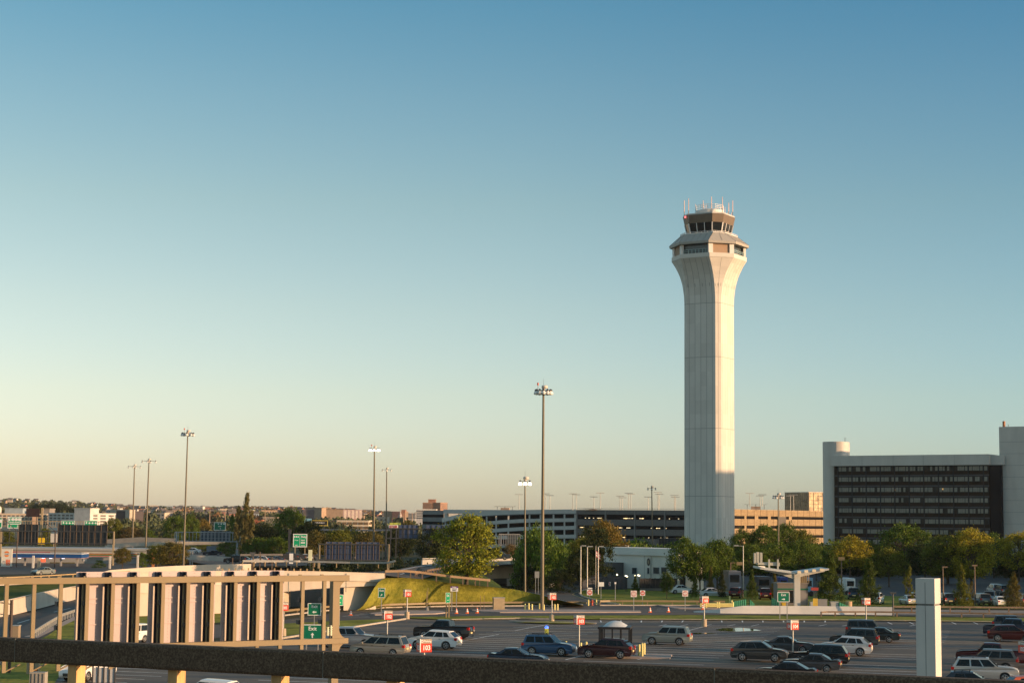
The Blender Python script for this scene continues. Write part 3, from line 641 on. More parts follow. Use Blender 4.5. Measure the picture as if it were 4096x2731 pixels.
sweep(Q[3:],[(-.25,-1.15),(-.25,-.95),(.3,-.95),(.3,-1.15)],concw,'ledge',bridge)
# girder with arched soffit
rings=[]
for i,p in enumerate(Q):
    px=brt[i][0]; bot=float(np.interp(px,[560,850,1000,1133,1250,1380,1400,1540],[2372,2372,2372,2368,2355,2346,2346,2340]))
    zb=P(px,bot,brt[i][2]).z; rings.append([p+Vector((0,0,-.95)),p+Vector((.0,9,-.95)),Vector((p.x,p.y+9,zb)),Vector((p.x,p.y,zb))])
b=MB(); b.loft(rings,closed=True,cap=True); b.build('girder',concw,bridge,rec=True)
# abutments
def wallq(pxs,d0s,yt,yb,th,name,m,parent):
    b=MB(); a=P(pxs[0],yt,d0s[0]); c_=P(pxs[1],yt,d0s[1]); zb=min(0,P(pxs[0],yb,d0s[0]).z)
    b.add([(a.x,a.y,zb),(c_.x,c_.y,zb),(c_.x,c_.y+th,zb),(a.x,a.y+th,zb),(a.x,a.y,a.z),(c_.x,c_.y,c_.z),(c_.x,c_.y+th,c_.z),(a.x,a.y+th,a.z)],[(0,1,5,4),(1,2,6,5),(2,3,7,6),(3,0,4,7),(4,5,6,7)]); b.build(name,m,parent,rec=True)
wallq((556,1128),(210.3,224.3),2340,2440,9,'abutment',concw,bridge)
wallq((1376,1503),(228.8,232.0),2330,2440,9,'abutment',concw,bridge)
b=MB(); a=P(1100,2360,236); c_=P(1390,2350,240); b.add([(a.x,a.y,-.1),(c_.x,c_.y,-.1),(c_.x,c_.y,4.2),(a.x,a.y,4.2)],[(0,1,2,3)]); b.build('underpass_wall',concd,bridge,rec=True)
# drain joints
b=MB()
for x in (1155,1385): 
    px=x; d=float(np.interp(px,[q[0] for q in brt],[q[2] for q in brt])); a=P(px,2292,d); b.box(a.x-.05,a.y-.04,a.z-2.4,a.x+.05,a.y+.02,a.z)
b.build('joint',mat('joint_teal',(.25,.28,.26),.8),bridge,rec=True)
# little rail posts on the parapet
rp=mat('rail_post_tan',(.42,.30,.15),.7)
for i in range(14):
    px=560+i*37+0; 
    if px>1170: break
for i,px in enumerate(range(890,1300,26)):
    d=float(np.interp(px,[q[0] for q in brt],[q[2] for q in brt])); y=float(np.interp(px,[q[0] for q in brt],[q[1] for q in brt])); a=P(px,y,d+.5)
    m=MB(); m.box(a.x-.08,a.y-.08,a.z-.3,a.x+.08,a.y+.08,a.z+.3); m.build('rail_post',rp,bridge,rec=True)
# white noise barrier behind, and highway parapet on the left
bar2=[(400,2290,262),(440,2279,263),(560,2270,266),(700,2262,270),(850,2257,276),(1005,2254,282)]
sweep([P(*p) for p in bar2],[(0,-1.6),(0,0),(.3,0),(.3,-1.6)],mat('barrier_pale',(.58,.50,.40),.85,var=.08,scale=3),'barrier_wall',None,label='long pale sunlit concrete barrier behind the big sign gantry',cat='barrier')
lp=[(-200,2330,216),(0,2311,225),(100,2307,236),(200,2302,248),(300,2296,256),(420,2290,262),(520,2285,264)]
sweep([P(*p) for p in lp],[(0,-.95),(0,-.45),(.25,-.45),(.25,-.95)],concw,'road_barrier',None,label='low sunlit concrete road edge with metal rail, left edge behind the sign gantry',cat='barrier')
LP=[P(*p) for p in lp]
def guardrail(pts,label,m=None,pm=None,h=.75,step=3.8,beam=.32,group=None,world=False,ang=0):
    m=m or gal; pm=pm or m
    q=pts if world else [G(*p) for p in pts]
    t=thing('guardrail',label,'guardrail',(q[0].x,q[0].y,q[0].z),0,group)
    b=MB(); o=q[0]
    L=[p-o for p in q]
    for a,c_ in zip(L[:-1],L[1:]): b.bar(a+Vector((0,0,h-beam/2)),c_+Vector((0,0,h-beam/2)),.09,beam)
    b.build('rail_beam',m,t)
    acc=0; s=0; n=0
    for a,c_ in zip(L[:-1],L[1:]):
        l=(c_-a).length; d=(c_-a).normalized()
        while s<acc+l and n<95:
            p=a+d*(s-acc)+Vector((0,.12,0)); mm=MB(); mm.box(p.x-.08,p.y-.08,p.z-.15,p.x+.08,p.y+.08,p.z+h-.02); mm.build('post',pm,t); s+=step; n+=1
        acc+=l
    return t
guardrail([p+Vector((0,.1,-.5)) for p in LP],'thin metal rail on the concrete road edge at far left',m=rp,h=.62,step=4,beam=.14,world=True)
sweep([P(*p) for p in ((-250,2458,190),(0,2406,206),(60,2393,211),(124,2379,217),(180,2367,226),(232,2356,236),(300,2344,250),(420,2332,268))],[(0,-1.9),(.1,-1.5),(.2,0),(.5,0),(.6,-1.9)],concw,'retaining_barrier',None,label='curved sunlit concrete barrier wall along the sunken road, seen behind the gantry posts',cat='barrier wall')
a=P(-60,2345,236); c_=P(95,2340,240); b=MB(); b.add([(a.x,a.y,0),(c_.x,c_.y,0),(c_.x,c_.y,3.1),(a.x,a.y,3.1)],[(0,1,2,3)])
for i in range(24):
    p=a.lerp(c_,i/23); b.box(p.x-.06,p.y-.12,0,p.x+.06,p.y-.01,3.1)
b.build('sheet_pile_wall',mat('corrugated_grey',(.30,.31,.31),.7),label='grey ribbed retaining wall at the left edge above the sunken road',cat='retaining wall')
# guardrails
guardrail([(124,2560),(200,2510),(250,2480),(300,2462),(430,2418),(590,2384)],'metal guardrail on posts along the sunken road at left',h=.8,step=2.0)
guardrail([(1136,2458),(1290,2442),(1380,2437),(1490,2435.5),(1560,2431.5),(1700,2427),(1800,2424),(2040,2422.5),(2160,2422),(2320,2422),(2346,2425)],'long tan guardrail at the foot of the grass slope',m=khaki,h=.62,step=3.6,beam=.26)
guardrail([(2400,2420),(2440,2419),(2700,2420),(2900,2421)],'tan guardrail right of the fire hydrant, in front of the grass island',m=khaki,h=.72,step=3.6,beam=.26)
guardrail([(3285,2470),(3310,2468),(3500,2468),(3800,2472),(4200,2479),(4800,2485)],'near dark metal guardrail in front of the white barrier and pylon',m=rust,h=.8,step=2.7,beam=.2)
guardrail([(3570,2446),(3800,2447),(4200,2450),(4800,2456)],'far dark metal guardrail right of the white barrier',m=rust,h=.8,step=2.7,beam=.2)
gw=[P(*p) for p in ((1540,2308,232),(1620,2307,234),(1682,2312,236),(1800,2328,238),(1960,2343,242))]
guardrail(gw,'brown guardrail along the crest of the grass slope',m=mat('brown_rail',(.20,.13,.07),.7),pm=rust,h=.95,step=2.1,beam=.3,world=True)
gw=[P(*p) for p in ((1660,2312,257),(1700,2300,268),(1760,2288,280),(1836,2268,292))]
guardrail(gw,'dark guardrail beside the ramp road below the maple tree',m=rust,h=.8,step=2,beam=.28,world=True)
gw=[P(*p) for p in ((970,2262,300),(1200,2262,320),(1400,2267,320),(1550,2268,318),(1580,2262,300))]
guardrail(gw,'grey guardrail with yellowish posts beyond the sunlit bridge',m=gal,pm=rp,h=1.0,step=4,beam=.35,world=True)
gw=[P(*p) for p in ((960,2240,360),(1130,2238,370),(1300,2244,370),(1420,2250,360))]
guardrail(gw,'far dark guardrail below the green highway sign',m=dksteel,h=1.3,step=3,beam=.4,world=True)
# ================================================================ second bridge
b2=[(1834,2257,325),(1900,2250,323),(2000,2245,318),(2060,2244,314),(2125,2244,309)]
Q=[P(*p) for p in b2]
br2=thing('bridge','shaded concrete underpass bridge right of the maple tree','bridge',(Q[2].x,Q[2].y,0))
sweep(Q,[(0,-3.0),(0,.0),(.3,.0),(.3,-3.0)],mat('concrete_light',(.62,.56,.47),.85,var=.1,scale=2),'parapet',br2)
Q3=[P(*p) for p in ((1690,2232,330),(1800,2228,338),(1950,2226,345),(2100,2225,350),(2350,2228,350))]
sweep(Q3,[(0,-1.4),(0,-.3),(.3,-.3),(.3,-1.4)],conc,'far_parapet',br2); sweep(Q3,[(0,-.15),(0,.0),(.2,.0),(.2,-.15)],conc,'far_rail',br2)
for i in range(15):
    px=1695+i*28; y=float(np.interp(px,[1690,1800,1950,2100,2350],[2232,2228,2226,2225,2228])); d=float(np.interp(px,[1690,1800,1950,2130],[345,350,354,357])); a=P(px,y,d); m=MB(); m.box(a.x-.25,a.y,a.z-.4,a.x+.25,a.y+.2,a.z-.1); m.build('baluster',conc,br2,rec=True)
b=MB(); a=P(1834,2290,326); c_=P(1975,2290,321); b.add([(a.x,a.y,-.2),(c_.x,c_.y,-.2),(c_.x,c_.y,4.3),(a.x,a.y,4.3)],[(0,1,2,3)]); b.build('abutment',conc,br2,rec=True)
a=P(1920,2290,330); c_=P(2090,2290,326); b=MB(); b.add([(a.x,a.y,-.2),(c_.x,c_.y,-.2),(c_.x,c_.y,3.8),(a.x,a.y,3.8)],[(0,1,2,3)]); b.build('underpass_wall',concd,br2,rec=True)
a=P(2045,2290,317); b=MB(); b.box(a.x-.8,a.y,-.2,a.x+.8,a.y+6,3.6); b.build('pier',conc,br2,rec=True)
a=P(1955,2330,278); b=MB(); b.box(a.x-.2,a.y-.3,0,a.x+.2,a.y-.1,2.6); b.build('utility_cabinet',gal,label='white narrow cabinet by the wall of the shaded underpass',cat='cabinet',rec=True)
# ================================================================ near sign gantry seen from behind
A_=P(-260,2337,77.0); B_=P(1385,2308.5,87.0); e=B_-A_; WL=Vector((e.x,e.y,0)).length; ga=math.atan2(e.y,e.x)
gan=thing('sign_gantry','big khaki steel sign gantry seen from behind with three purple grey sign backs','sign gantry',(A_.x,A_.y,0),ga)
GI=(Matrix.Translation((A_.x,A_.y,0))@Matrix.Rotation(ga,4,'Z')).inverted()
gp=lambda px,py,dy=0: _gp(px,py,dy)
def _gp(px,py,dy):        # local point on the gantry's front plane pushed back by dy
    r=ray(px,py); r2=GI.to_3x3()@r; o=GI@Vector((0,0,CZ)); t=(dy-o.y)/r2.y; return o+r2*t
zt_=lambda px: _gp(px,float(np.interp(px,[-260,0,680,1385],[2336,2329,2314,2308])),0).z
zT=sum(zt_(x) for x in (0,680,1385))/3; zBt=_gp(1390,2560,0).z
b=MB(); x1=_gp(1393,2308,0).x
b.box(0,-.16,zT-.14,x1,.16,zT+.14); b.build('top_chord',khaki,gan)
b=MB(); b.box(0,-.16,zBt-.13,_gp(1388,2560,0).x,.16,zBt+.13); b.build('bottom_chord',khaki,gan)
zBk=_gp(0,2690,0).z
vx=[23-110*k for k in (2,1)]+[23,133,240,346,448,549,649,749,845,939,1030,1121,1208,1295]
for px in vx:
    x=_gp(px,2440,0).x; b=MB(); b.box(x-.085,-.08,zBk if px<1000 else zBt-.55,x+.085,.08,zT-.14); b.build('upright',khaki,gan)
    
    if px<1250:
        b=MB(); b.bar((x,.0,zBk+.02),(x+.95,.9,zBk+.28),.07,.05); b.build('bracket',khaki,gan)
    b=MB(); b.box(x-.14,.1,zT+.14,x+.0,.2,zT+.19); b.build('clip',khaki,gan)
# end post with curved haunch
x=_gp(1350,2440,0).x; b=MB(); b.box(x-.26,-.02,-.2,x+.10,.4,zT-.14)
b.build('end_post',khaki,gan)
b=MB()
for zc,sg in ((zT-.14,-1),(zBt+.13,1),(zBt-.13,-1)):
    pts=[(x+.08,zc+sg*.02)]
    for k in range(7):
        t=k/6*math.pi/2; pts.append((x+.1+.35*(1-math.sin(t)),zc+sg*.5*(1-math.cos(t))+0))
    pts=[(x+.08,zc),(x+.5,zc)]+[(x+.1+.4*(1-math.sin(t)),zc+sg*.55*(1-math.cos(t))) for t in np.linspace(.15,math.pi/2,7)]+[(x+.08,zc+sg*.55)]
    b.prismy(pts,.02,.38)
b.build('haunch',khaki,gan)
# sign backs
pb_=mat('sign_back_aluminium',(.42,.35,.35),.5,metal=.1,var=.06,scale=.7,spec=.5); strip=mat('sign_rib',(.46,.38,.30),.5,var=.05)
zpt=_gp(600,2284,.48).z; zpb=_gp(1000,2560,.48).z
for gi,(pa_,pb2) in enumerate(((301,556),(592,858),(884,1133))):
    xa=_gp(pa_,2440,.48).x; xb=_gp(pb2,2440,.48).x
    b=MB(); b.box(xa,.48,zpb,xb,.52,zpt); sp=b.build('sign_panel',pb_,gan)
    n=6 if gi<2 else 5
    for px in [v_ for v_ in vx if pa_-5<v_<pb2+5]:
        X=_gp(px,2440,0).x
        b=MB(); b.box(X-.07,.09,zpb+.02,X-.03,.47,zpt-.02); b.box(X-.24,.34,zpb+.02,X-.07,.47,zpt-.02); b.build('zee_shade_post',mat('zee_shade_navy',(.03,.032,.05),.5,metal=.2,var=.1),gan)  # post web; navy colour and extra width put shade beside each upright
        b=MB(); b.box(X-.21,.12,zpb+.05,X-.12,.16,zT-.16); b.build('flange',khaki,gan)
        b=MB(); b.box(X-.40,.20,zpb+.05,X-.33,.25,zT-.3); b.build('sign_rib',strip,gan)
    # horizontal stiffeners
    for zz_ in (zpb+(zpt-zpb)*.28,zpb+(zpt-zpb)*.57,zpb+(zpt-zpb)*.63):
        b=MB(); b.box(xa,.42,zz_-.02,xb,.48,zz_+.02); b.build('stiffener',pb_,gan)
    b=MB()
    for fx in np.arange(xa+.15,xb,.42):
        for k in range(22): z=zpb+.1+k*(zpt-zpb-.2)/21; b.box(fx-.012,.465,z-.012,fx+.012,.48,z+.012)
    b.build('rivet_rows',mat('rivet',(.2,.15,.15),.5,var=0),gan,kind='stuff')
for zc in (zBt+2.02,zBt+.95):
    for px in vx[4:]:
        X=_gp(px,2440,0).x; b=MB(); b.box(X-.17,.02,zc-.1,X-.08,.3,zc+.1); b.build('clamp',mat('clamp_dark',(.05,.05,.055),.6),gan)
# electrical meter pair on the lower chord
px=1325
o=thing('insulator','pale ribbed fittings standing on the lower beam of the khaki gantry','fitting',Matrix.Translation((A_.x,A_.y,0))@Matrix.Rotation(ga,4,'Z')@Vector((_gp(1318,2500,0).x,0,zBt+.14)),ga)
fm=mat('fitting_cream',(.62,.62,.45),.5)
for dx,h in ((-.1,.55),(.08,.62)):
    m=MB(); m.tube((dx,0,.12),(dx,0,h),.055,n=8)
    for k in range(5): m.tube((dx,0,.15+k*.09),(dx,0,.18+k*.09),.085,n=8)
    m.build('ribbed_tube',fm,o)
m=MB(); m.tube((0.03,0,0),(.03,0,.14),.04,n=6); m.tube((-.16,0,h),(.2,0,h),.02,n=5); m.build('bracket',dksteel,o)
# ================================================================ foreground rail on timber posts
p0=P(-700,2525,27.5); x_at=lambda px,py,d:P(px,py,d)
a=P(0,2547.5,24.0); c_=P(4096,2722,17.46); d_=(c_-a); d_.z=0; d_.normalize()
fr=thing('guard_rail','dark brown speckled foreground rail crossing the whole photo on timber posts','railing',(a.x,a.y,a.z-.31-1.2),math.atan2(d_.y,d_.x))
FI=(Matrix.Translation(fr.location)@Matrix.Rotation(math.atan2(d_.y,d_.x),4,'Z')).inverted()
ra=FI@a; rc=FI@c_; 
railm=bpy.data.materials.new('dark_speckled_rail'); railm.use_nodes=True; n=railm.node_tree; bs=n.nodes['Principled BSDF']; g=n.nodes.new('ShaderNodeTexCoord')
v1=n.nodes.new('ShaderNodeTexNoise'); v1.inputs['Scale'].default_value=42; v1.inputs['Detail'].default_value=3; v1.inputs['Roughness'].default_value=.7; n.links.new(g.outputs['Object'],v1.inputs['Vector'])
r_=n.nodes.new('ShaderNodeValToRGB'); E=r_.color_ramp.elements; E[0].position=.45; E[0].color=(.08,.05,.033,1); E[1].position=.78; E[1].color=(.24,.17,.11,1); n.links.new(v1.outputs[0],r_.inputs[0]); n.links.new(r_.outputs[0],bs.inputs['Base Color']); bs.inputs['Roughness'].default_value=.85
bs.inputs['Specular IOR Level'].default_value=.2
hh=.315
def railseg(xa,xb):
    b=MB(); f=lambda x: ra.z+(rc.z-ra.z)*(x-ra.x)/(rc.x-ra.x)
    za,zb=f(xa),f(xb); pr_=[(-.07,-hh),(-.085,-hh+.03),(-.085,-.03),(-.06,0),(.10,0),(.10,-hh)]
    b.loft([[(xa,y,za+z) for y,z in pr_],[(xb,y,zb+z) for y,z in pr_]],cap=True); b.build('rail_beam',railm,fr)
def fx(px,py=2600): 
    r=ray(px,py); r2=FI.to_3x3()@r; o=FI@Vector((0,0,CZ)); return (o+r2*((0-o.y)/r2.y)).x
js=[fx(-900),fx(76),fx(1308),fx(2868),fx(5200)]
for xa,xb in zip(js[:-1],js[1:]): railseg(xa+.006,xb-.006)
sm=mat('rail_seam',(.22,.20,.16),.8); 
for x in js[1:-1]:
    b=MB(); z=ra.z+(rc.z-ra.z)*(x-ra.x)/(rc.x-ra.x); b.box(x-.004,-.083,z-hh,x+.004,.08,z-.004); b.build('joint',sm,fr)
wood=mat('weathered_timber',(.58,.34,.14),.8,var=.35,scale=.12,stretch=(1,1,.15),obj=True)
for px in (-470,-90,288,690,1105,1567,2070,2640):
    x=fx(px,2700); b=MB(); z=ra.z+(rc.z-ra.z)*(x-ra.x)/(rc.x-ra.x)-hh
    w_=.075; b.add([(x-w_,.0,z-1.6),(x+w_,.0,z-1.6),(x+w_,.17,z-1.6),(x-w_,.17,z-1.6),(x-w_,.0,z+.02),(x+w_,.0,z+.02),(x+w_,.17,z+.02),(x-w_,.17,z+.02)],[(0,1,5,4),(1,2,6,5),(2,3,7,6),(3,0,4,7),(4,5,6,7)]); b.build('post',wood,fr)
# concrete pylon
dp=55.0; pL=P(3674,2313,dp); 
py_=thing('concrete_pylon','tall square concrete pylon, shaded face with sunlit edge, right foreground','pylon',(0,0,0),R(-28))
pm_=mat('pylon_concrete',(.56,.54,.50),.8,var=.10,scale=.9,stretch=(1,1,.3))
sA=75/ (F/dp); wA=.62; wB=.62
c0=P(3722,2313,dp); py_.location=(c0.x,c0.y+.35,0); zt=c0.z
zn=P(3760,2418,dp).z
wA=74/(F/dp)/ (math.cos(R(28-14))) ; wB=22/(F/dp)/math.sin(R(28-14))
b=MB(); b.box(-wA/2,-wB/2,-.1,wA/2,wB/2,zn-.03); b.build('lower_shaft',pm_,py_); b=MB(); b.box(-wA/2,-wB/2,zn+.03,wA/2,wB/2,zt); b.build('upper_shaft',pm_,py_)
b=MB(); b.box(-wA/2+.03,-wB/2+.03,zn-.04,wA/2-.03,wB/2-.03,zn+.04); b.build('groove',concd,py_)
b=MB(); b.box(-.008,-wB/2-.004,0,.008,-wB/2+.01,zt-.12); b.build('vertical_seam',concd,py_)
# ================================================================ high mast lights
def mast(name,label,px,ybase,ytop,h=None,lamps=8,r=1.1,lit=False,thick=.22,d=None,cat='mast light',group='high mast lights',z0=0,lean=None):
    if d is None: d=gd(px,ybase)
    a=P(px,ybase,d); top=P(lean if lean else px,ytop,d)
    a=Vector((a.x,d,z0)); H=top.z-z0
    t=thing('mast_light',label,cat,a,0,group)
    dx=top.x-a.x
    m=MB(); m.tube((0,0,0),(dx,0,H-.3),thick,thick*.55,n=12); m.build('pole',mat('mast_steel',(.15,.13,.09),.55,metal=.3,var=.1,scale=2),t)
    m=MB(); m.tube((dx,0,H-.35),(dx,0,H+.35),.2,n=8); m.lathe([(.01,H+.5),(.35,H+.5),(.42,H+.35),(.42,H+.15),(.3,H+.1)],10,Matrix.Translation((dx+.15,0,.2))); m.build('hub',mat('hub_cream',(.62,.56,.48),.5),t)
    m=MB()
    for i in range(lamps):
        a0=2*math.pi*i/lamps; m.bar((dx,0,H),(dx+math.cos(a0)*r,math.sin(a0)*r,H),.07)
    for i in range(12):
        a0=2*math.pi*i/12; a1=2*math.pi*(i+1)/12; m.bar((dx+math.cos(a0)*r*.8,math.sin(a0)*r*.8,H),(dx+math.cos(a1)*r*.8,math.sin(a1)*r*.8,H),.06)
    m.build('lamp_ring',dksteel,t)
    lm=mat('lit_mast_lamp',(1,.9,.7),.4,var=0,emit=(1,.85,.6),es=2.5) if lit else mat('lamp_glass',(.75,.75,.72),.25,var=0)
    for i in range(lamps):
        a0=2*math.pi*i/lamps; M=Matrix.Translation((dx+math.cos(a0)*r,math.sin(a0)*r,H-.1))
        m=MB(); m.lathe([(.05,.25),(.12,.2),(.14,0),(.26,-.22),(.25,-.42),(.01,-.48)],10,M); o=m.build('lamp',lm,t)
        m=MB(); m.lathe([(.01,.3),(.13,.24),(.16,.02)],8,M); c2=m.build('ballast',dksteel,t)
    if h: m=MB(); m.tube((dx-.75,.2,H),(dx-.75,.2,H+.8),.03,n=5); m.lathe([(.01,H+1.1),(.12,H+1.05),(.12,H+.75),(.01,H+.7)],8,Matrix.Translation((dx-.75,.2,0))); m.build('warning_light',mat('warning_red',(.6,.12,.06),.4),t)
    m=MB(); m.tube((dx,0,H+.3),(dx,0,H+1.6),.015,n=4); m.build('lightning_rod',dksteel,t)
    return t
mast('m','tallest mast light, standing on the island with yellow bollards',2168,2440,1562,h=1,lamps=12,r=1.05,thick=.26,lean=2174)
mast('m','thin dark mast light just left of the tallest mast, reaching down to the kerb',2100,2408,1925,lamps=4,r=.7,lit=True,thick=.17,lean=2100)
mast('m','mast light behind the left sign gantry, third and tallest from the left',732,2300,1733,h=1,lamps=8,r=1.2,lean=751)
mast('m','second mast light from the left, beyond the gas station',582,2196,1843,d=520,lamps=4,r=2.0,thick=.3,lean=596)
mast('m','leftmost and shortest of the three mast lights at left',529,2196,1865,d=580,lamps=4,r=2.0,thick=.3,lean=538)
mast('m','mast light with lit lamps above the bridge, left of centre',1494,2265,1795,h=1,d=426,lamps=8,r=1.2,lit=True,thick=.28,lean=1498)
mast('m','shorter unlit mast light just right of the lit one',1544,2207,1878,d=600,lamps=4,r=1.5,thick=.3,lean=1547)
mast('m','mast light beside the control tower, left of it',2611,2249,1952,d=500,lamps=4,r=1.1,lit=False,thick=.24,lean=2607)
mast('m','mast light right of the control tower, before the glass cube',3115,2330,1984,d=380,lamps=6,r=1.05,thick=.2,lean=3113)
# ================================================================ parking number signs
def numsign(num,px,ytop,ybot,wpx,ybase,label,base=True,rz=20):
    s=(ybot-ytop)/.84; d=F/s
    if ybase: d=gd(px,ybase); 
    sc_=F/d; h=(ybot-ytop)/sc_; z=P(px,ybot,d).z; a=XZ(px,d)
    t=thing('parking_sign',label,'parking sign',a,R(rz),'numbered box signs in the car park')
    W=.86*h*1.0; W=max(.8,W)
    m=MB(); m.tube((0,0,0),(0,0,z),.075,n=8); m.build('pole',khaki if 0 else gal,t)
    if base: m=MB(); m.tube((0,0,-.05),(0,0,.85),.32,.29,n=14); m.build('concrete_base',mat('sign_base',(.42,.34,.24),.85),t)
    zs=z+h*.66
    m=MB(); m.box(-W/2,-W/2,z,W/2,W/2,zs); bx=m.build('number_box',red,t)
    m=MB(); m.box(-W/2,-W/2,zs+.004,W/2,W/2,z+h); hb=m.build('header_box',tan,t)
    for face in range(2):
        M=Matrix.Rotation(R(-90)*face,4,'Z')
        m=MB(); text(m,num,W*.05,-W/2-.012,z+h*.32,h*.52,.012,M=M,sx=.84)
        m.build('number',whitel,t)
        m=MB(); text(m,'Parking',W*.14,-W/2-.012,z+h*.83,h*.2,.004,M=M,sx=.95); 
        m.lathe([(.0001,0),(h*.11,0)],12,M@Matrix.Translation((-W*.33,-W/2-.010,z+h*.83))@Matrix.Rotation(R(90),4,'X')); m.build('header_lettering',whitel,t)
        m=MB(); text(m,'A',-W*.33,-W/2-.02,z+h*.83,h*.17,.006,M=M); m.build('letter',red,t)
    m=MB(); 
    m.box(-W/2-.005,-W/2-.005,z,-W/2+.05,-W/2+.05,z+h-.0); m.build('corner_trim',whitel,t)
numsign('101',1634,2357,2385,31,2474,'red 101 parking sign in front of the grass slope')
numsign('102',1556,2441,2476,44,None,'red 102 parking sign behind the tan minivan',base=False)
numsign('103',1704,2554,2605,61,None,'largest red 103 parking sign, in front of the white crossover',base=False)
numsign('102',2210,2370,2397,34,2486,'red 102 parking sign right of the tallest mast')
numsign('103',2319,2459,2495,47,2592,'red 103 parking sign between the blue and maroon vehicles',base=False)
numsign('103',2816,2383,2410,36,2504,'red 103 parking sign beside the yellow pipe barrier')
numsign('104',3168,2478,2516,52,2614,'red 104 parking sign behind the dark grey vehicle',base=False)
numsign('104',3460,2390,2417,39,2484,'red 104 parking sign in front of the big fir',base=False)
numsign('105',4094,2564,2609,60,None,'red 105 parking sign cut by the right edge',base=False)
numsign('101',1143,2408,2440,30,2546,'red 101 parking sign beside the gantry sign backs')
# ================================================================ flat signs
def arrow(mb,ang,s,M):
    pts=[(-.5,-.11),(.05,-.11),(.05,-.34),(.5,0),(.05,.34),(.05,.11),(-.5,.11)]
    c,s_=math.cos(ang),math.sin(ang); mb.poly([M@Vector(((x*c-y*s_)*s,0,(x*s_+y*c)*s)) for x,y in pts])
def signboard(label,px0,px1,yt,yb,ybase,m,posts=1,rz=0,body=None,border=True,bordm=None,name='exit_sign',cat='sign',group=None,pm=None,d=None,pw=.05,z0=0):
    pxc=(px0+px1)/2
    if d is None: d=gd(pxc,ybase,z0)
    a=XZ(pxc,d,z0); s=F/d; W=(px1-px0)/s/max(.3,math.cos(R(rz)-math.atan2(-a.x,a.y)*0)); z1=P(pxc,yt,d).z-z0; zb=P(pxc,yb,d).z-z0; h=z1-zb
    t=thing(name,label,cat,a,R(rz),group)
    xs=[0] if posts==1 else [-W*.3,W*.3]
    for x in xs: q=MB(); q.box(x-pw,.02,0,x+pw,.1,z1-.1); q.build('post',pm or gal,t)
    q=MB(); q.box(-W/2,-.02,zb,W/2,.015,z1); q.build('sign_panel',m,t)
    if border:
        q=MB(); e=.045*min(W,h)+.01
        for (x0,z_0,x1,z_1) in ((-W/2,zb,W/2,zb+e),(-W/2,z1-e,W/2,z1),(-W/2,zb+e,-W/2+e,z1-e),(W/2-e,zb+e,W/2,z1-e)): q.box(x0,-.026,z_0,x1,-.021,z_1)
        q.build('border',bordm or whitel,t)
    if body: q=MB(); body(q,W,h,(zb+z1)/2); q.build('lettering',whitel,t)
    return t,W,h,(zb+z1)/2
def exitbody(ang,frac=.30,sx=1.0,dz=.22):
    def f(q,W,h,zc):
        text(q,'Exit',0,-.03,zc+h*dz,h*frac*1.1,.006,sx=sx); arrow(q,ang,min(W,h)*.36,Matrix.Translation((0,-.03,zc-h*.22)))
    return f
signboard('green Exit sign with slanting arrow in front of the sunlit bridge wall',1518,1545,2350,2389,2452,green,body=exitbody(R(45),.27))
signboard('upper green Exit sign with left arrow, behind the gantry upright',1239,1292,2411,2460,2500,green,body=exitbody(math.pi))
signboard('large green Exit sign with upward arrow, behind the gantry upright',1221,1298,2496,2556,2600,green,body=exitbody(R(90),.33),posts=2)
signboard('narrow bright green Exit sign half hidden by the gantry end post',1351,1379,2377,2421,2503,greenb,body=exitbody(math.pi,.28,.6),rz=18)
signboard('narrow bright green Exit sign on two posts on the grass strip',1787,1805,2369,2410,2472,greenb,body=exitbody(math.pi,.3,.45),rz=12,posts=2,pm=khaki,pw=.07)
signboard('green Exit sign with right arrow in front of the toll booth',3108,3156,2367,2406,2476,green,body=exitbody(0),posts=2)
def lanes(q,W,h,zc):
    text(q,'SIGNED LANES',0,-.03,zc+h*.02,h*.2,.005,sx=.75)
    text(q,'ONLY',0,-.03,zc-h*.27,h*.32,.015)
t,W,h,zc=signboard('white lanes only sign with purple header on the grass slope',1806,1836,2344,2364,2423,whitel,body=lanes,posts=2,name='lane_sign',border=False,d=229.5)
for c in t.children:
    if c.name.startswith('lettering'): c.data.materials[0]=mat('sign_ink',(.08,.08,.09),.5,var=0)
q=MB(); q.box(-W/2,-.028,zc+h*.2,W/2,-.022,zc+h*.5); hd=q.build('header',mat('sign_purple',(.11,.03,.24),.4),t); q=MB(); text(q,'E-ZPass',0,-.035,zc+h*.34,h*.24,.01); q.build('header_lettering',whitel,t)
def dne(label,px0,px1,yt,yb,ybase,faded=False,plate=False,group='do not enter signs',d=None):
    t,W,h,zc=signboard(label,px0,px1,yt,yb,ybase,whitel if not faded else mat('sign_white_pink',(.80,.72,.70),.5),name='no_entry_sign',border=False,group=group,d=d)
    rr=min(W,h)*.44; q=MB(); q.lathe([(.0001,0),(rr,0)],20,Matrix.Translation((0,-.028,zc))@Matrix.Rotation(R(90),4,'X')); q.build('red_disc',mat('faded_red',(.62,.30,.27),.5) if faded else red,t)
    q=MB(); q.box(-rr*.72,-.036,zc-rr*.14,rr*.72,-.03,zc+rr*.14); text(q,'DO NOT',0,-.036,zc+rr*.45,rr*.34,.004); text(q,'ENTER',0,-.036,zc-rr*.45,rr*.34,.004); q.build('bar_and_words',whitel,t)
    if plate: q=MB(); q.box(-W*.58,-.03,zc+h*.56,W*.58,0,zc+h*.9); q.build('plate',mat('plate_black',(.06,.06,.06),.4),t); q=MB(); q.box(-W*.4,-.04,zc+h*.62,W*.2,-.034,zc+h*.84); arrow(q,0,h*.5,Matrix.Translation((W*.25,-.042,zc+h*.73))); q.build('plate_arrow',whitel,t)
dne('red do not enter sign with one way plate above, left of the hydrant',2350,2371,2357,2379,2396,plate=True)
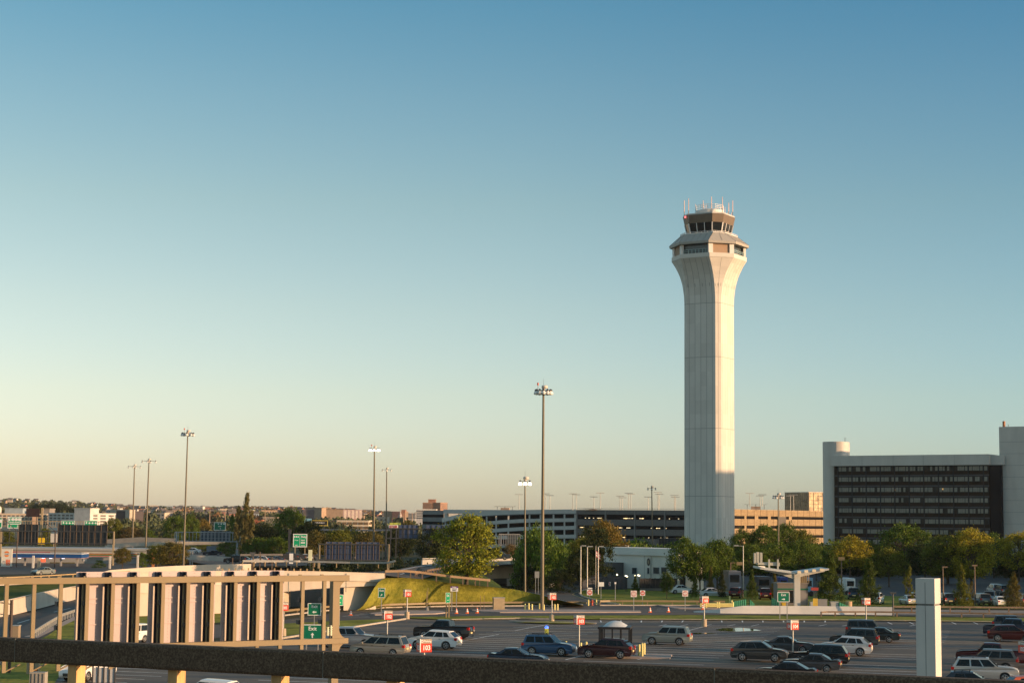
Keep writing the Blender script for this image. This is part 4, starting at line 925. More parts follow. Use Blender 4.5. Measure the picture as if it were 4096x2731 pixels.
dne('pale faded do not enter sign at the end of the kerb island',2524,2548,2361,2386,2445,faded=True)
dne('small bright do not enter sign under the small conifer',2561,2581,2360,2381,2419)
dne('faded do not enter sign left of the control tower foot',2729,2752,2360,2384,2442,faded=True)
dne('do not enter sign hanging on the dark gate',2428,2444,2326,2342,2357)
signboard('blank white rectangular sign above the curving road, by the tallest mast',2199,2221,2331,2347,2368,whitel,name='blank_sign',border=False)
signboard('blank white rectangular sign on the grass island, left of the gate',2394,2417,2327,2344,2394,whitel,name='blank_sign',border=False)
signboard('grey back of a tall sign on two posts, left of the tallest mast',2141,2159,2284,2310,2372,gal,posts=2,name='road_sign',border=False)
def dia(label,px,yc,rpx,ybase,m,d=None,name='warning_sign',tri=False,z0=0):
    if d is None: d=gd(px,ybase,z0)
    a=XZ(px,d,z0); s=F/d; r=rpx/s; z=P(px,yc,d).z-z0; t=thing(name,label,'sign',a); q=MB(); q.box(-.05,.02,0,.05,.1,z); q.build('post',rust,t)
    q=MB(); q.prismy([(-r,z),(0,z-r),(r,z),(0,z+r)] if not tri else [(-r,z+r*.8),(0,z-r),(r,z+r*.8)],-.02,.015); q.build('sign_panel',m,t)
sb=mat('sign_back_dark',(.10,.105,.11),.6)
dia('dark diamond sign back by the ramp road, above the guardrail',1681,2278,12,2308,sb,d=262,z0=3)
dia('dark diamond sign back in front of the shaded underpass',1922,2286,12,2345,sb,d=262,z0=1.2)
dia('dark inverted triangle sign back left of the grass island',2209,2300,11,2348,sb,tri=True)
dia('dark pointed sign back beyond the sunlit bridge',1014,2218,13,2262,sb,d=330,tri=True)
dia('grey diamond sign back left of the shaded gantry panels',1272,2225,13,2262,sb,d=380)
signboard('small white square sign on the shaded grass island wall',2459,2466,2327,2334,2350,whitel,name='small_sign',border=False,d=250)
signboard('small pale pink sign on the far post by the bridge',1840,1846,2250,2256,2262,whitel,name='small_sign',border=False,d=300)
# ================================================================ bollards, cones, hydrant
def bollard(px,yt,yb,label,m=None):
    d=gd(px,yb); a=XZ(px,d); h=P(px,yt,d).z; b=MB(); b.lathe([(.11,0),(.11,h-.05),(.07,h),(.001,h+.01)],12); o=b.build('bollard',m or yel); o.location=a
    setp(o,label,'bollard','yellow bollards')
B0=2040;Y0=2250
for (x,t_,b_),l in zip(((207,535,625),(255,525,622),(297,537,628),(391,528,618),(450,542,630),(592,537,630),(630,535,630),(1030,478,560),(1133,478,545),(670,1032,1075),(742,1022,1080),(935,1040,1082),(1006,1028,1080),(1692,1062,1228),(1730,1048,1237),(1757,1045,1212)),
  ('leftmost yellow bollard on the mast island','second yellow bollard from the left on the mast island','third yellow bollard from the left on the mast island','yellow bollard touching the left of the tallest mast','yellow bollard just right of the tallest mast','left of two yellow bollards under the 102 sign','right of two yellow bollards under the 102 sign','yellow bollard left of the hydrant','yellow bollard right of the hydrant','small yellow bollard right behind the blue vehicle','yellow bollard behind the hood of the blue vehicle','short yellow bollard right of the 103 sign post','short yellow bollard above the maroon vehicle hood','left of three yellow bollards by the bus shelter','middle of three yellow bollards by the bus shelter','right of three yellow bollards by the bus shelter')):
    bollard(B0+x/3.267,Y0+t_/3.267,Y0+b_/3.267,l)
bollard(2720+647/3.267,2382,2412,'taller yellow bollard at the end of the pipe barrier'); bollard(2720+673/3.267,2399,2428,'shorter yellow bollard at the end of the pipe barrier')
o_=None
def cone(px,yt,yb,label):
    d=gd(px,yb); a=XZ(px,d); h=P(px,yt,d).z; t=thing('traffic_cone',label,'traffic cone',a,0,'orange traffic cones'); M=Matrix.Diagonal((1,1,h,1))
    b=MB(); b.lathe([(.2,.05),(.155,.28)],12,M); b.k=1; b.lathe([(.155,.28),(.13,.48)],12,M); b.k=0; b.lathe([(.13,.48),(.11,.6)],12,M); b.k=1; b.lathe([(.11,.6),(.08,.76)],12,M); b.k=0; b.lathe([(.08,.76),(.045,1),(.001,1)],12,M); b.build('cone_body',[orange,whitel],t)
    b=MB(); b.box(-.24,-.24,0,.24,.24,.05); b.build('base',orange,t)
for px,yt,yb,l in ((1360+165/3.26,2250+612/3.26,2250+685/3.26,'orange traffic cone beside the bridge wall, left road'),(1360+1534/3.26,2431,2453,'leftmost of three orange cones near the 101 sign'),(1360+1673/3.26,2430,2452,'middle of three orange cones near the 101 sign'),(1360+1803/3.26,2429,2451,'rightmost of three orange cones near the beige cabinet'),(1302,2433,2456,'orange traffic cone right of the Exit sign with left arrow'),(2040+1828/3.26,2427,2448,'orange traffic cone right of the kerb island end'),(2040+2065/3.26,2426,2447,'orange traffic cone left of the faded do not enter sign'),(2720+293/3.26,2411,2437,'orange traffic cone behind the 103 sign by the pipe barrier')): cone(px,yt,yb,l)
d=gd(2370,2420); t=thing('fire_hydrant','red fire hydrant between two yellow bollards','hydrant',XZ(2370,d)); rh=mat('hydrant_red',(.40,.07,.04),.5)
b=MB(); b.lathe([(.2,0),(.2,.06),(.13,.1),(.13,.6),(.17,.62),(.17,.68),(.12,.74),(.03,.82),(.001,.84)],12); b.build('body',rh,t)
b=MB(); b.tube((-.26,0,.48),(.26,0,.48),.07,n=8); b.build('outlet',rh,t)
# cabinet
d=gd(1998,2440); t=thing('utility_cabinet','large beige utility cabinet at the foot of the grass slope','cabinet',XZ(1998,d),R(10)); s=F/d
hh_=P(1998,2390,d).z; ww=44/s; b=MB(); b.box(-ww/2,-.5,.06,ww/2,.5,hh_); b.build('body',mat('cabinet_beige',(.33,.26,.16),.6,var=.12,scale=.6),t); b=MB(); b.box(-ww/2-.05,-.55,hh_,ww/2+.05,.55,hh_+.07); b.build('lid',gal,t); b=MB(); b.box(-ww/2-.4,-.8,0,ww/2+.4,.8,.06+.1); b.build('plinth',kerbm,t)
# tall slim poles on the slope
for px,yt,yb,l in ((1713,2350,2443,'slim pale leaning pole with heavy base on the traffic island'),(1926,2380,2440,'left slim dark post by the beige cabinet'),(1940,2380,2440,'right slim dark post by the beige cabinet')):
    d=gd(px,yb); t=thing('post',l,'post',XZ(px,d)); h=P(px,yt,d).z
    b=MB(); b.tube((0,0,0),(.1 if px<1800 else 0,0,h),.05,.04,n=6); b.build('pole',khaki if px<1800 else rust,t)
    if px<1800: b=MB(); b.lathe([(.3,0),(.16,.55),(.01,.56)],10); b.build('base',concd,t); b=MB(); b.tube((-.1,0,0),(-.05,0,h*.85),.04,n=6); b.build('brace',khaki,t)
# dark road sign posts on left side
# ================================================================ bus shelter
s0=44.5; t=thing('bus_shelter','open black bus shelter with white domed roof in the car park','bus shelter',P(2400,2070,158)*1.0,R(-8)); 
d=157; a=XZ(2406,d); t.location=a; s=F/d; Ws=118/s; zr=P(2460,2500,d).z; dz=P(2460,2484,d).z
b=MB(); b.box(-.1,-2.3,zr-.2,Ws+.1,1.0,zr); b.build('roof_frame',black,t)
b=MB(); b.smooth=True; rings=[]
for i in range(9):
    f=i/8; rings.append([(Ws*(.12+.76*f),-2.1+2.9*j/6,zr+.01+(dz-zr)*1.35*math.sin(math.pi*f)**.7*math.sin(math.pi*j/6)**.5) for j in range(7)])
b.loft(rings,closed=False); b.build('domed_roof',mat('dome_white',(.52,.54,.53),.35),t)
for x,y in [(.05,.9),(Ws*.35,.9),(Ws*.65,.9),(Ws,.9),(.05,-2.2),(Ws,-2.2),(Ws*.18,-2.2),(Ws*.45,-2.2),(Ws*.72,-2.2),(.05,-.6),(Ws,-.6)]:
    b=MB(); b.box(x-.06,y-.06,0,x+.06,y+.06,zr-.2); b.build('post',black,t)
for x0_,x1_ in ((.1,Ws*.34),(Ws*.36,Ws*.64),(Ws*.66,Ws-.1)):
    b=MB(); b.box(x0_,.88,.3,x1_,.9,zr-.35); b.build('glass_panel',mat('clear_pane',(.25,.27,.27),.05,var=0,spec=.6),t) if 0 else None
b=MB(); b.box(-.4,-2.8,0,Ws+3.6,1.4,.13); o=b.build('traffic_island',isl,kind='structure'); o.location=a; o.rotation_euler=(0,0,R(-8))
b=MB(); b.box(.4,.3,.42,Ws-.4,.7,.48); b.box(.5,.4,.1,.6,.6,.42); b.box(Ws-.6,.4,.1,Ws-.5,.6,.42); b.build('bench',black,t)
# emergency phone
d=gd(2190,2596); t=thing('emergency_phone','yellow green emergency phone pillar with blue lamp on top','phone pillar',XZ(2190,d)); h=P(2190,2511,d).z; yg=mat('phone_yellow',(.55,.62,.10),.5)
b=MB(); b.box(-.17,-.17,0,.17,.17,h); b.build('pillar',yg,t); b=MB(); b.lathe([(.17,h),(.19,h+.08),(.12,h+.2),(.001,h+.24)],12); b.build('lamp',mat('blue_lamp',(.05,.1,.8),.3,var=0,emit=(.05,.15,1),es=1.5),t)
b=MB(); text(b,'EMERGENCY',0,0,0,.26,.01,M=Matrix.Translation((0,-.18,h*.55))@Matrix.Rotation(R(-90),4,'Y')); b.build('lettering',black,t)
# ================================================================ toll plaza
bw_=mat('barrier_white',(.62,.61,.58),.8,var=.1,scale=4)
q=[G(x,y) for x,y in ((2775,2447),(2880,2451),(2970,2452),(3200,2454),(3460,2457),(3570,2459))]; tops=[.12,.55,1.0,1.05,1.05,1.05]
b=MB(); rings=[]
for p,h in zip(q,tops): rings.append([p+Vector((0,-.3,0)),p+Vector((0,-.22,min(.25,h))),p+Vector((0,-.1,h)),p+Vector((0,.1,h)),p+Vector((0,.3,0))])
b.loft(rings,closed=True,cap=True); b.build('concrete_barrier',bw_,rec=True,label='long white tapered concrete barrier in front of the toll plaza',cat='barrier')
d=gd(3184,2428); t=thing('toll_canopy','white Y shaped steel canopy over the toll booth with equipment on its left wing','canopy',XZ(3186,d)); TI=t.location.copy()
s=F/d; def_=lambda px,py,dy=0: P(px,py,d+dy)-TI
stl=mat('canopy_white_steel',(.52,.54,.52),.5,var=.06)
b=MB(); b.box(-.42,-.35,0,.42,.35,def_(3186,2290).z); b.build('column',stl,t)
zc=def_(3186,2288).z
def wing(pts_top,pts_bot,name):
    b=MB(); b.prismy(pts_top+pts_bot[::-1],-.22,.22); b.build(name,stl,t)
f2=lambda px,py: (def_(px,py).x,def_(px,py).z)
wing([f2(3058,2277),f2(3110,2284),f2(3176,2290)],[f2(3060,2282),f2(3130,2299),f2(3178,2315)],'left_beam')
wing([f2(3192,2292),f2(3250,2284),f2(3300,2280)],[f2(3190,2308),f2(3235,2298),f2(3298,2284)],'right_beam')
# roof slabs
b=MB(); a1=def_(3042,2272,-1); a2=def_(3178,2288,-1); 
def slab(p,q,dep,th,name,m):
    b=MB(); b.add([p,q,q+Vector((0,dep,dep*0)),p+Vector((0,dep,0))]+[v+Vector((0,0,-th)) for v in (p,q,q+Vector((0,dep,0)),p+Vector((0,dep,0)))],[(0,1,2,3),(7,6,5,4),(0,4,5,1),(1,5,6,2),(2,6,7,3),(3,7,4,0)]); b.build(name,m,t)
slab(def_(3040,2266,-3),def_(3182,2286,-3),7,.3,'left_roof',stl); slab(def_(3186,2290,-3),def_(3316,2272,-3),7,.25,'right_roof',stl)
b=MB(); a1=def_(3032,2262,-4); b.add([a1,def_(3060,2264,-3),def_(3062,2270,-3),def_(3036,2265,-4)],[(0,1,2,3)]); b.build('wing_tip',stl,t)
for px,py in ((3070,2276),(3105,2281),(3133,2284),(3160,2288)): b=MB(); p=def_(px,py,-1.5); b.box(p.x-.15,p.y-.1,p.z-.15,p.x+.15,p.y+.1,p.z+.05); b.build('light',mat('lamp_dull',(.6,.55,.4),.4),t)
for px,py in ((3197,2286),(3225,2283),(3256,2280),(3287,2277)): b=MB(); p=def_(px,py,-3.2); b.box(p.x-.25,p.y-.1,p.z-.2,p.x+.25,p.y+.1,p.z+.15); b.build('light',mat('lamp_cream',(.6,.5,.36),.4,emit=(1,.7,.35),es=.12),t)
eq=mat('equipment_grey',(.42,.42,.36),.6)
for x0_,x1_,yt in ((3016,3024,2211),(3026,3036,2207),(3040,3049,2209)):
    b=MB(); p=def_(x0_,2252,-1); q_=def_(x1_,yt,-1); b.box(p.x,-1.2,p.z,q_.x,-.5,q_.z); b.build('equipment_cabinet',eq,t)
b=MB(); p=def_(3030,2268,-1); q_=def_(3118,2249,-1); b.add([(p.x,-1.3,def_(3030,2256).z),(q_.x,-1.3,def_(3118,2262).z),(q_.x,.6,def_(3118,2262).z),(p.x,.6,def_(3030,2256).z)]+[(p.x,-1.3,def_(3030,2248).z),(q_.x,-1.3,q_.z),(q_.x,.6,q_.z),(p.x,.6,def_(3030,2248).z)],[(0,1,5,4),(1,2,6,5),(2,3,7,6),(3,0,4,7),(4,5,6,7)]); b.build('equipment_box',eq,t)
for x in (3077,3112): b=MB(); p=def_(x,2270,-1.5); b.box(p.x-.12,p.y,p.z-.2,p.x+.12,p.y+.2,p.z+1.2); b.build('bracket',eq,t)
# booth
bo=mat('booth_brown',(.16,.15,.145),.6,var=.1); d=gd(3170,2420); 
t=thing('toll_booth','brown grey toll booth with a green stripe under the canopy','booth',XZ(3109,d),R(3)); s=F/d; Wb=121/s; h=P(3170,2334,d).z
b=MB(); b.box(0,0,0,Wb,3,h); b.build('wall',bo,t); b=MB(); b.box(-.06,-.06,h*.72,Wb+.06,-.005,h*.79); b.build('stripe',mat('booth_green',(.0,.12,.07),.5),t)
b=MB(); b.box(Wb*.39,-.03,h*.12,Wb*.52,-.01,h*.68); b.build('window',glassd,t); b=MB(); b.box(-.1,-.1,h,Wb+.1,3.1,h+.15); b.build('roof',mat('booth_roof',(.2,.18,.16),.6),t)
b=MB(); b.box(Wb*.6,-.02,h*.04,Wb*.95,-.004,h*.7); b.build('door',mat('booth_panel',(.21,.205,.21),.6),t)
b=MB(); b.box(Wb*.7,.4,h,Wb*.97,1.5,h+1.6)
for i in range(6): b.box(Wb*.7+.0+i*.3,.32,h+.1,Wb*.7+.1+i*.3,.4,h+1.5)
b.build('roof_unit',mat('unit_tan',(.36,.27,.15),.6),t)
gs=mat('green_steel',(.0,.16,.09),.45); gsb=mat('green_steel_bright',(.10,.42,.22),.45)
def fins(px,yt,yb,wpx,n,label,m,slope=0,name='crash_cushion',dd=0):
    d=gd(px,yb)+dd; s=F/d; a=XZ(px,d); h=P(px,yt,d).z; W=wpx/s; t=thing(name,label,'crash cushion',a,0,'green crash cushions'); 
    b=MB(); 
    if slope>=0: b.prismy([(-W/2,0),(W/2,0),(W/2,h),(-W/2,h*(1-slope))],-.4,.4)
    else: b.prismy([(-W/2,0),(W/2,0),(W/2,h*(1+slope)),(-W/2,h)],-.4,.4)
    b.build('body',m,t)
    b=MB()
    for i in range(n): x=-W/2+W*(i+.5)/n; hh=h*(1-slope*(1-(i+.5)/n)) if slope>=0 else h*(1+slope*(i+.5)/n); b.box(x-.06,-.48,.05,x+.06,-.41,hh+.06)
    b.build('fin',gsb,t)
fins(2956,2396,2427,52,7,'long green crash cushion right of the yellow pipes',gs,.35)
fins(3006,2397,2427,18,3,'short green crash cushion, second from the left',gs,-.6)
fins(3099,2391,2427,28,4,'dark green crash cushion left of the Exit sign',gs,-.4)
fins(3374,2408,2430,46,5,'light green sloping crash cushion right of the grey boxes',gsb,-.8)
t=thing('pipe_barrier','pale yellow pipe barrier with stub posts left of the green crash cushions','barrier',G(2800,2432))
o=t.location; b=MB()
for dy in (2415,2423): 
    a_=P(2800,dy,gd(2800,2432))-o; c_=P(2930,dy,gd(2800,2432))-o; b.tube(a_,c_,.16,n=8)
b.build('pipe',yel,t)
for px in (2806,2824,2868,2876,2931): b=MB(); a_=P(px,2437,gd(2800,2432))-o; b.tube((a_.x,a_.y,0),(a_.x,a_.y,.9),.14,n=8); b.build('post',yel,t)
def boxthing(px0,px1,yt,yb,m,label,name,cat,dep=1.0):
    pc=(px0+px1)/2; d=gd(pc,yb); s=F/d; a=XZ(pc,d); W=(px1-px0)/s; h=P(pc,yt,d).z; t=thing(name,label,cat,a)
    b=MB(); b.box(-W/2,0,.05,W/2,dep,h-.06); b.build('body',m,t); b=MB(); b.box(-W/2-.04,-.04,h-.06,W/2+.04,dep+.04,h); b.build('lid',m,t); b=MB(); b.box(-W/2+.06,-.015,.15,W/2-.06,-.004,h-.2); b.build('door',m,t)
boxthing(3239,3261,2406,2430,mat('box_pale',(.42,.45,.43),.6),'pale grey cabinet with yellow posts behind, right of the toll booth','utility_cabinet','cabinet')
boxthing(3268,3306,2395,2430,mat('box_grey',(.22,.23,.23),.6),'largest grey cabinet right of the toll booth','utility_cabinet','cabinet')
boxthing(3320,3351,2405,2430,mat('box_mid',(.34,.37,.36),.6),'light grey cabinet left of the light green crash cushion','utility_cabinet','cabinet')
boxthing(3125,3141,2408,2428,mat('machine_yellow',(.62,.40,.03),.5),'yellow ticket machine under the Exit sign','ticket_machine','ticket machine',.6)
d=gd(3392,2429); o=MB().tube((0,0,0),(0,0,P(3392,2404,d).z),.75*.6,n=14).build('concrete_drum',mat('drum_tan',(.45,.30,.18),.8)); o.location=XZ(3392,d); setp(o,'tan concrete drum at the right end of the toll plaza','drum')
for i,px in enumerate((3252,3258,3265)):
    d=gd(px,2432); t=thing('gate_post','%s red topped yellow gate post behind the cabinets'%('left','middle','right')[i] ,'post',XZ(px,d)); b=MB(); b.box(-.09,-.09,0,.09,.09,1.4); b.build('post',mat('post_yellow',(.65,.45,.05),.5),t); b=MB(); b.box(-.04,-.04,1.4,.04,.04,2.6); b.build('stem',dksteel,t); b=MB(); b.box(-.35,-.1,2.5,.2,.1,2.9); b.build('signal',mat('signal_red',(.3,.04,.03),.5),t)
# ================================================================ street lamps
def lamp(label,px,yt,yb,arm,d=None,box=False,m=None):
    d=d or gd(px,yb); a=XZ(px,d,0); h=P(px,yt,d).z; t=thing('street_lamp',label,'street lamp',a,0,'street lamps'); m=m or gal
    b=MB(); b.tube((0,0,0),(0,0,h),.12,.08,n=8); b.build('pole',m,t); b=MB(); b.bar((0,0,h-.1),(arm,0,h),.09); b.build('arm',m,t)
    b=MB(); L=.38 if not box else .5; b.box(arm-L,-.15,h-.1 if not box else h-.45,arm+L,.15,h+.08); b.build('lamp_head',m if not box else khaki,t)
for x,yt,arm,l in ((2324,2181,.5,'leftmost of three pale street lamps before the white building'),(2350,2184,.5,'middle of three pale street lamps before the white building'),(2393.5,2184,.5,'right of three pale street lamps, behind the dark pine')): lamp(l,x,yt,2352,arm,d=285)
lamp('pale street lamp at the corner of the white building',2513,2180,2337,-.6)
lamp('grey street lamp under the trees right of the tower',2972,2181,2330,-1.2,d=300)
lamp('thin brown street lamp with square head right of the tower',2922,2248,2374,1.5,box=True,m=rust)
lamp('dark lamp post with two heads before the right trees',3364,2229,2395,.0,box=True,m=rust)
lamp('thin grey pole lamp left of the concrete pylon trees',3568,2370,2462,.0,m=dksteel)
lamp('thin dark lamp behind the yellow trees at right',3768,2266,2420,.3,m=rust)
lamp('dark lamp amid the yellow tree at right',3895,2260,2420,.0,m=rust)
# ================================================================ cars
from mathutils.geometry import tessellate_polygon
tyre=mat('tyre_rubber',(.015,.015,.016),.8,var=0); rimm=mat('wheel_rim',(.42,.42,.42),.3,metal=.7,var=0); headm=mat('headlight_lens',(.75,.77,.78),.12,var=0,spec=.8); tailm=mat('taillight_red',(.45,.015,.01),.2,var=0,spec=.7)
headon=mat('headlight_on',(1,.95,.85),.2,var=0,emit=(1,.93,.78),es=5); trim=mat('car_trim',(.02,.02,.022),.5,var=0); chrome=mat('chrome',(.6,.6,.6),.15,metal=1,var=0); platem=mat('number_plate',(.6,.5,.25),.5,var=0)
def wheelmeshes():
    b=MB(); b.lathe([(.21,-.1),(.315,-.11),(.34,-.07),(.34,.07),(.315,.11),(.21,.1)],18,axis='y'); ty=b.mesh('tyre',tyre)
    b=MB(); b.k=1; b.lathe([(.001,-.05),(.215,-.05)],16,axis='y'); b.k=0; b.lathe([(.185,-.09),(.225,-.105),(.225,-.06)],16,axis='y'); b.lathe([(.001,-.10),(.06,-.095),(.07,-.07)],10,axis='y')
    for i in range(5):
        a=2*math.pi*i/5; b.bar((.04*math.cos(a),-.08,.04*math.sin(a)),(.2*math.cos(a),-.08,.2*math.sin(a)),.065,.03,up=(0,1,0))
    return ty,b.mesh('rim',[rimm,tyre])
TY,RM=wheelmeshes()
def paint(name,c,metal=.35): return mat('paint_'+name,c,.28,metal=metal,var=0,spec=.5,coat=.6)
TYPES={
 'suv':dict(L=4.6,W=1.88,H=1.80,wb=2.70,r=.38,belt=1.13,hood=1.10,nose=.78,cab=(.95,.30,-1.95,-2.20),wins=((.03,.33),(.36,.62),(.66,.93))),
 'crossover':dict(L=4.75,W=1.88,H=1.74,wb=2.82,r=.39,belt=1.12,hood=1.08,nose=.74,cab=(1.15,.25,-1.65,-2.25),wins=((.04,.36),(.39,.66),(.69,.86))),
 'box':dict(L=4.7,W=1.9,H=1.88,wb=2.75,r=.38,belt=1.16,hood=1.14,nose=.85,cab=(.95,.45,-2.12,-2.28),wins=((.03,.30),(.33,.60),(.64,.95))),
 'wagon':dict(L=4.95,W=1.92,H=1.80,wb=2.95,r=.38,belt=1.13,hood=1.10,nose=.78,cab=(1.0,.28,-2.0,-2.4),wins=((.03,.30),(.33,.58),(.62,.93))),
 'van':dict(L=5.0,W=1.95,H=1.78,wb=3.0,r=.34,belt=1.06,hood=1.03,nose=.66,cab=(1.55,.55,-2.1,-2.42),wins=((.04,.30),(.33,.60),(.63,.94))),
 'sedan':dict(L=4.8,W=1.82,H=1.47,wb=2.75,r=.33,belt=.96,hood=.95,nose=.62,cab=(.95,.05,-1.0,-1.85),wins=((.05,.42),(.45,.80)),deck=1.0),
 'hatch':dict(L=4.4,W=1.78,H=1.52,wb=2.6,r=.33,belt=.98,hood=.96,nose=.65,cab=(1.0,.15,-1.4,-2.0),wins=((.05,.40),(.43,.75))),
 'pickup':dict(L=5.8,W=2.0,H=1.90,wb=3.55,r=.42,belt=1.26,hood=1.22,nose=.92,cab=(1.15,.55,-.75,-.95),wins=((.04,.52),(.56,.93)),deck=1.28),
 'crewpickup':dict(L=5.8,W=2.0,H=1.90,wb=3.6,r=.42,belt=1.26,hood=1.22,nose=.92,cab=(1.15,.55,-1.1,-1.3),wins=((.04,.46),(.50,.93)),deck=1.26)}
def car(label,kind,col,loc,rz,lights=False,rack=False,group='parked cars',small=False,name='parked_car',rims=None,cat='car'):
    k=TYPES[kind]; L,W,H,wb,r,belt=k['L'],k['W'],k['H'],k['wb'],k['r'],k['belt']; xf=L/2; xr=-L/2; hood=k['hood']; nose=k['nose']; cabp=k['cab']
    t=thing(name,label,cat,loc,rz,group); m=paint(*col) if isinstance(col,tuple) else col
    deck=k.get('deck'); hw=W/2
    top=[(xf-.03,.30),(xf,.48),(xf-.02,nose),(xf-.10,nose+.16),(xf-.45,hood-.05),(cabp[0]+.35,hood),(cabp[0]-.05,belt)]
    top+= [(0,belt+.01)] 
    if deck: top+=[(cabp[3]+.1,belt if kind=='sedan' else deck),(cabp[3]-.25,deck),(xr+.2,deck+ (.02 if kind=='sedan' else 0)),(xr+.03,deck-.12),(xr,.62),(xr+.06,.34)]
    else: top+=[(cabp[3]+.35,belt+.03),(xr+.1,belt),(xr+.0,belt-.25),(xr-.02,.55),(xr+.07,.33)]
    bot=[]; ar=r+.07; sz=.24 if kind=='sedan' else .30
    for wx in (-wb/2,wb/2):
        bot.append((wx-ar-.02,sz))
        for q in range(9):
            a=math.pi-math.pi*q/8; bot.append((wx+math.cos(a)*ar,max(sz,r+math.sin(a)*ar) if q not in(0,8) else sz))
        bot.append((wx+ar+.02,sz))
    O=top+bot; n=len(O)
    def wz(z): return hw*(1-.10*max(0,(z-.75)/.6)**1.5-.05*max(0,(.5-z)/.3))
    def px_(x): e=max(0,(abs(x)-(L/2-.65))/.65); return 1-.09*e*e
    b=MB(); b.smooth=True
    ins=[]
    for i in range(n):
        p=Vector((O[i][0],O[i][1])); a=Vector(O[i-1]); c_=Vector(O[(i+1)%n]); d=(c_-a); 
        nn=Vector((d.y,-d.x)).normalized() if d.length>0 else Vector((0,0)); 
        # outline runs clockwise seen from -y
        ins.append(p+nn*(.045 if i<len(top) else .015))
    rings=[]
    A=[( x, wz(z)*px_(x), z) for x,z in ins]; B_=[(x,(wz(z)-.07)*px_(x),z) for x,z in O]; Cc=[(x,0,z+(.035 if (z>.6 and i<len(top)) else 0)) for i,(x,z) in enumerate(O)]
    rings=[A,B_,Cc,[(x,-y,z) for x,y,z in B_],[(x,-y,z) for x,y,z in A]]
    b.loft(rings,closed=True); b.smooth=False
    tri=tessellate_polygon([[Vector((x,z,0)) for x,z in ins]])
    b.add(A,[tuple(x) for x in tri]); b.add([(x,-y,z) for x,y,z in A],[tuple(x)[::-1] for x in tri])
    # cabin
    x0,x1,x2,x3=cabp; zb=belt-.03; zt=H-.05; wbt=hw-.07; wt=hw-.27 if kind=='sedan' else hw-.20
    zr2=zt-.03 if kind!='crossover' else zt-.09
    low=[(x0,zb),(x3,zb)]; 
    def side(s): return [Vector((x0,s*wbt,zb)),Vector((x3,s*wbt,zb)),Vector((x2,s*wt,zr2)),Vector((x1,s*wt,zt))]
    S1,S2=side(-1),side(1)
    b.add(S1,[(0,1,2,3)]); b.add(S2,[(3,2,1,0)]); b.add([S1[0],S1[3],S2[3],S2[0]],[(0,1,2,3)]); b.add([S1[1],S2[1],S2[2],S1[2]],[(0,1,2,3)])
    b.smooth=True; rings=[]
    for f in np.linspace(0,1,7):
        x=x1+(x2-x1)*f; z=zt+(zr2-zt)*f; cr=.05*math.sin(math.pi*(.15+.7*f)); rings.append([(x,-wt,z),(x,-wt+.06,z+.03+cr*.3),(x,-wt*.5,z+.04+cr),(x,0,z+.045+cr),(x,wt*.5,z+.04+cr),(x,wt-.06,z+.03+cr*.3),(x,wt,z)])
    b.loft(rings,closed=False); b.smooth=False
    b.add(rings[0],[tuple(range(7))]); b.add(rings[-1],[tuple(range(7))[::-1]])
    b.build('body',m,t)
    def bil(S,u,v,off):
        p=S[0].lerp(S[1],u); q=S[3].lerp(S[2],u); w_=p.lerp(q,v); nn=(S[1]-S[0]).cross(S[3]-S[0]).normalized(); 
        if nn.y*S[0].y<0: nn=-nn
        return w_+nn*off
    for S in (S1,S2):
        for a,e in k['wins']:
            v0,v1=.10,.90; b=MB(); b.add([bil(S,a,v0,.012),bil(S,e,v0,.012),bil(S,e,v1,.012),bil(S,a+.0,v1,.012)],[(0,1,2,3)]); b.build('side_window',glassb,t)
    def fr_(P0,P1,P2,P3,name):
        nn=(P1-P0).cross(P3-P0).normalized(); 
        if nn.z<0: nn=-nn
        g=lambda u,v:(P0.lerp(P1,u)).lerp(P3.lerp(P2,u),v)+nn*.012
        b=MB(); b.add([g(.06,.06),g(.94,.06),g(.94,.94),g(.06,.94)],[(0,1,2,3)]); b.build(name,glassb,t)
    fr_(S1[0],S2[0],S2[3],S1[3],'windscreen'); fr_(S1[1],S2[1],S2[2],S1[2],'rear_window')
    for wx in (-wb/2,wb/2):
        for s in (-1,1):
            wl=bpy.data.objects.new('wheel',TY); C.objects.link(wl); wl.parent=t; wl.location=(wx,s*(hw-.13),r); sc_=r/.34; wl.scale=(sc_,1,sc_)
            rm=bpy.data.objects.new('rim',RM); C.objects.link(rm); rm.parent=wl; rm.rotation_euler=(0,0,0 if s<0 else math.pi)
    hm=headon if lights else headm
    for s in (-1,1):
        b=MB(); y0=s*(hw-.42); y1=s*(hw-.13); b.prismy([(xf-.40,nose+.17),(xf-.10,nose+.13),(xf-.04,nose+.0),(xf-.1,nose-.04),(xf-.30,nose+.04)],min(y0,y1),max(y0,y1)); b.build('headlight',hm,t)
        zt_=belt-.28 if not deck else (deck-.30); b=MB(); y0=s*(hw-.36); y1=s*(hw-.085)
        b.box(xr-.03,min(y0,y1),zt_,xr+.20,max(y0,y1),zt_+(.26 if kind!='sedan' else .18)); b.build('taillight',tailm,t)
        b=MB(); y0=s*(hw-.05); b.box(x0-.28,min(y0,y0+s*.2),belt+.02,x0-.14,max(y0,y0+s*.2),belt+.17); b.build('mirror',m,t)
        if not small:
            for hx in ((x0+x3)/2-.25,(x0+x3)/2+.85):
                b=MB(); b.box(hx-.09,s*wz(belt-.14)-.012,belt-.16,hx+.09,s*wz(belt-.14)+.012+.0,belt-.12); b.build('door_handle',trim if col[0] in('white','silver','tan') else m,t)
    b=MB(); b.box(xf-.06,-.55,.38,xf+.015,.55,.60); b.build('grille',trim,t)
    b=MB(); b.box(xr-.045,-.26,.62,xr+.05,.26,.76); b.build('number_plate',platem,t)
    if not small: b=MB(); b.box(-wb/2+ar,-hw+.02,.22,wb/2-ar,hw-.02,.29); b.build('sill',trim,t)
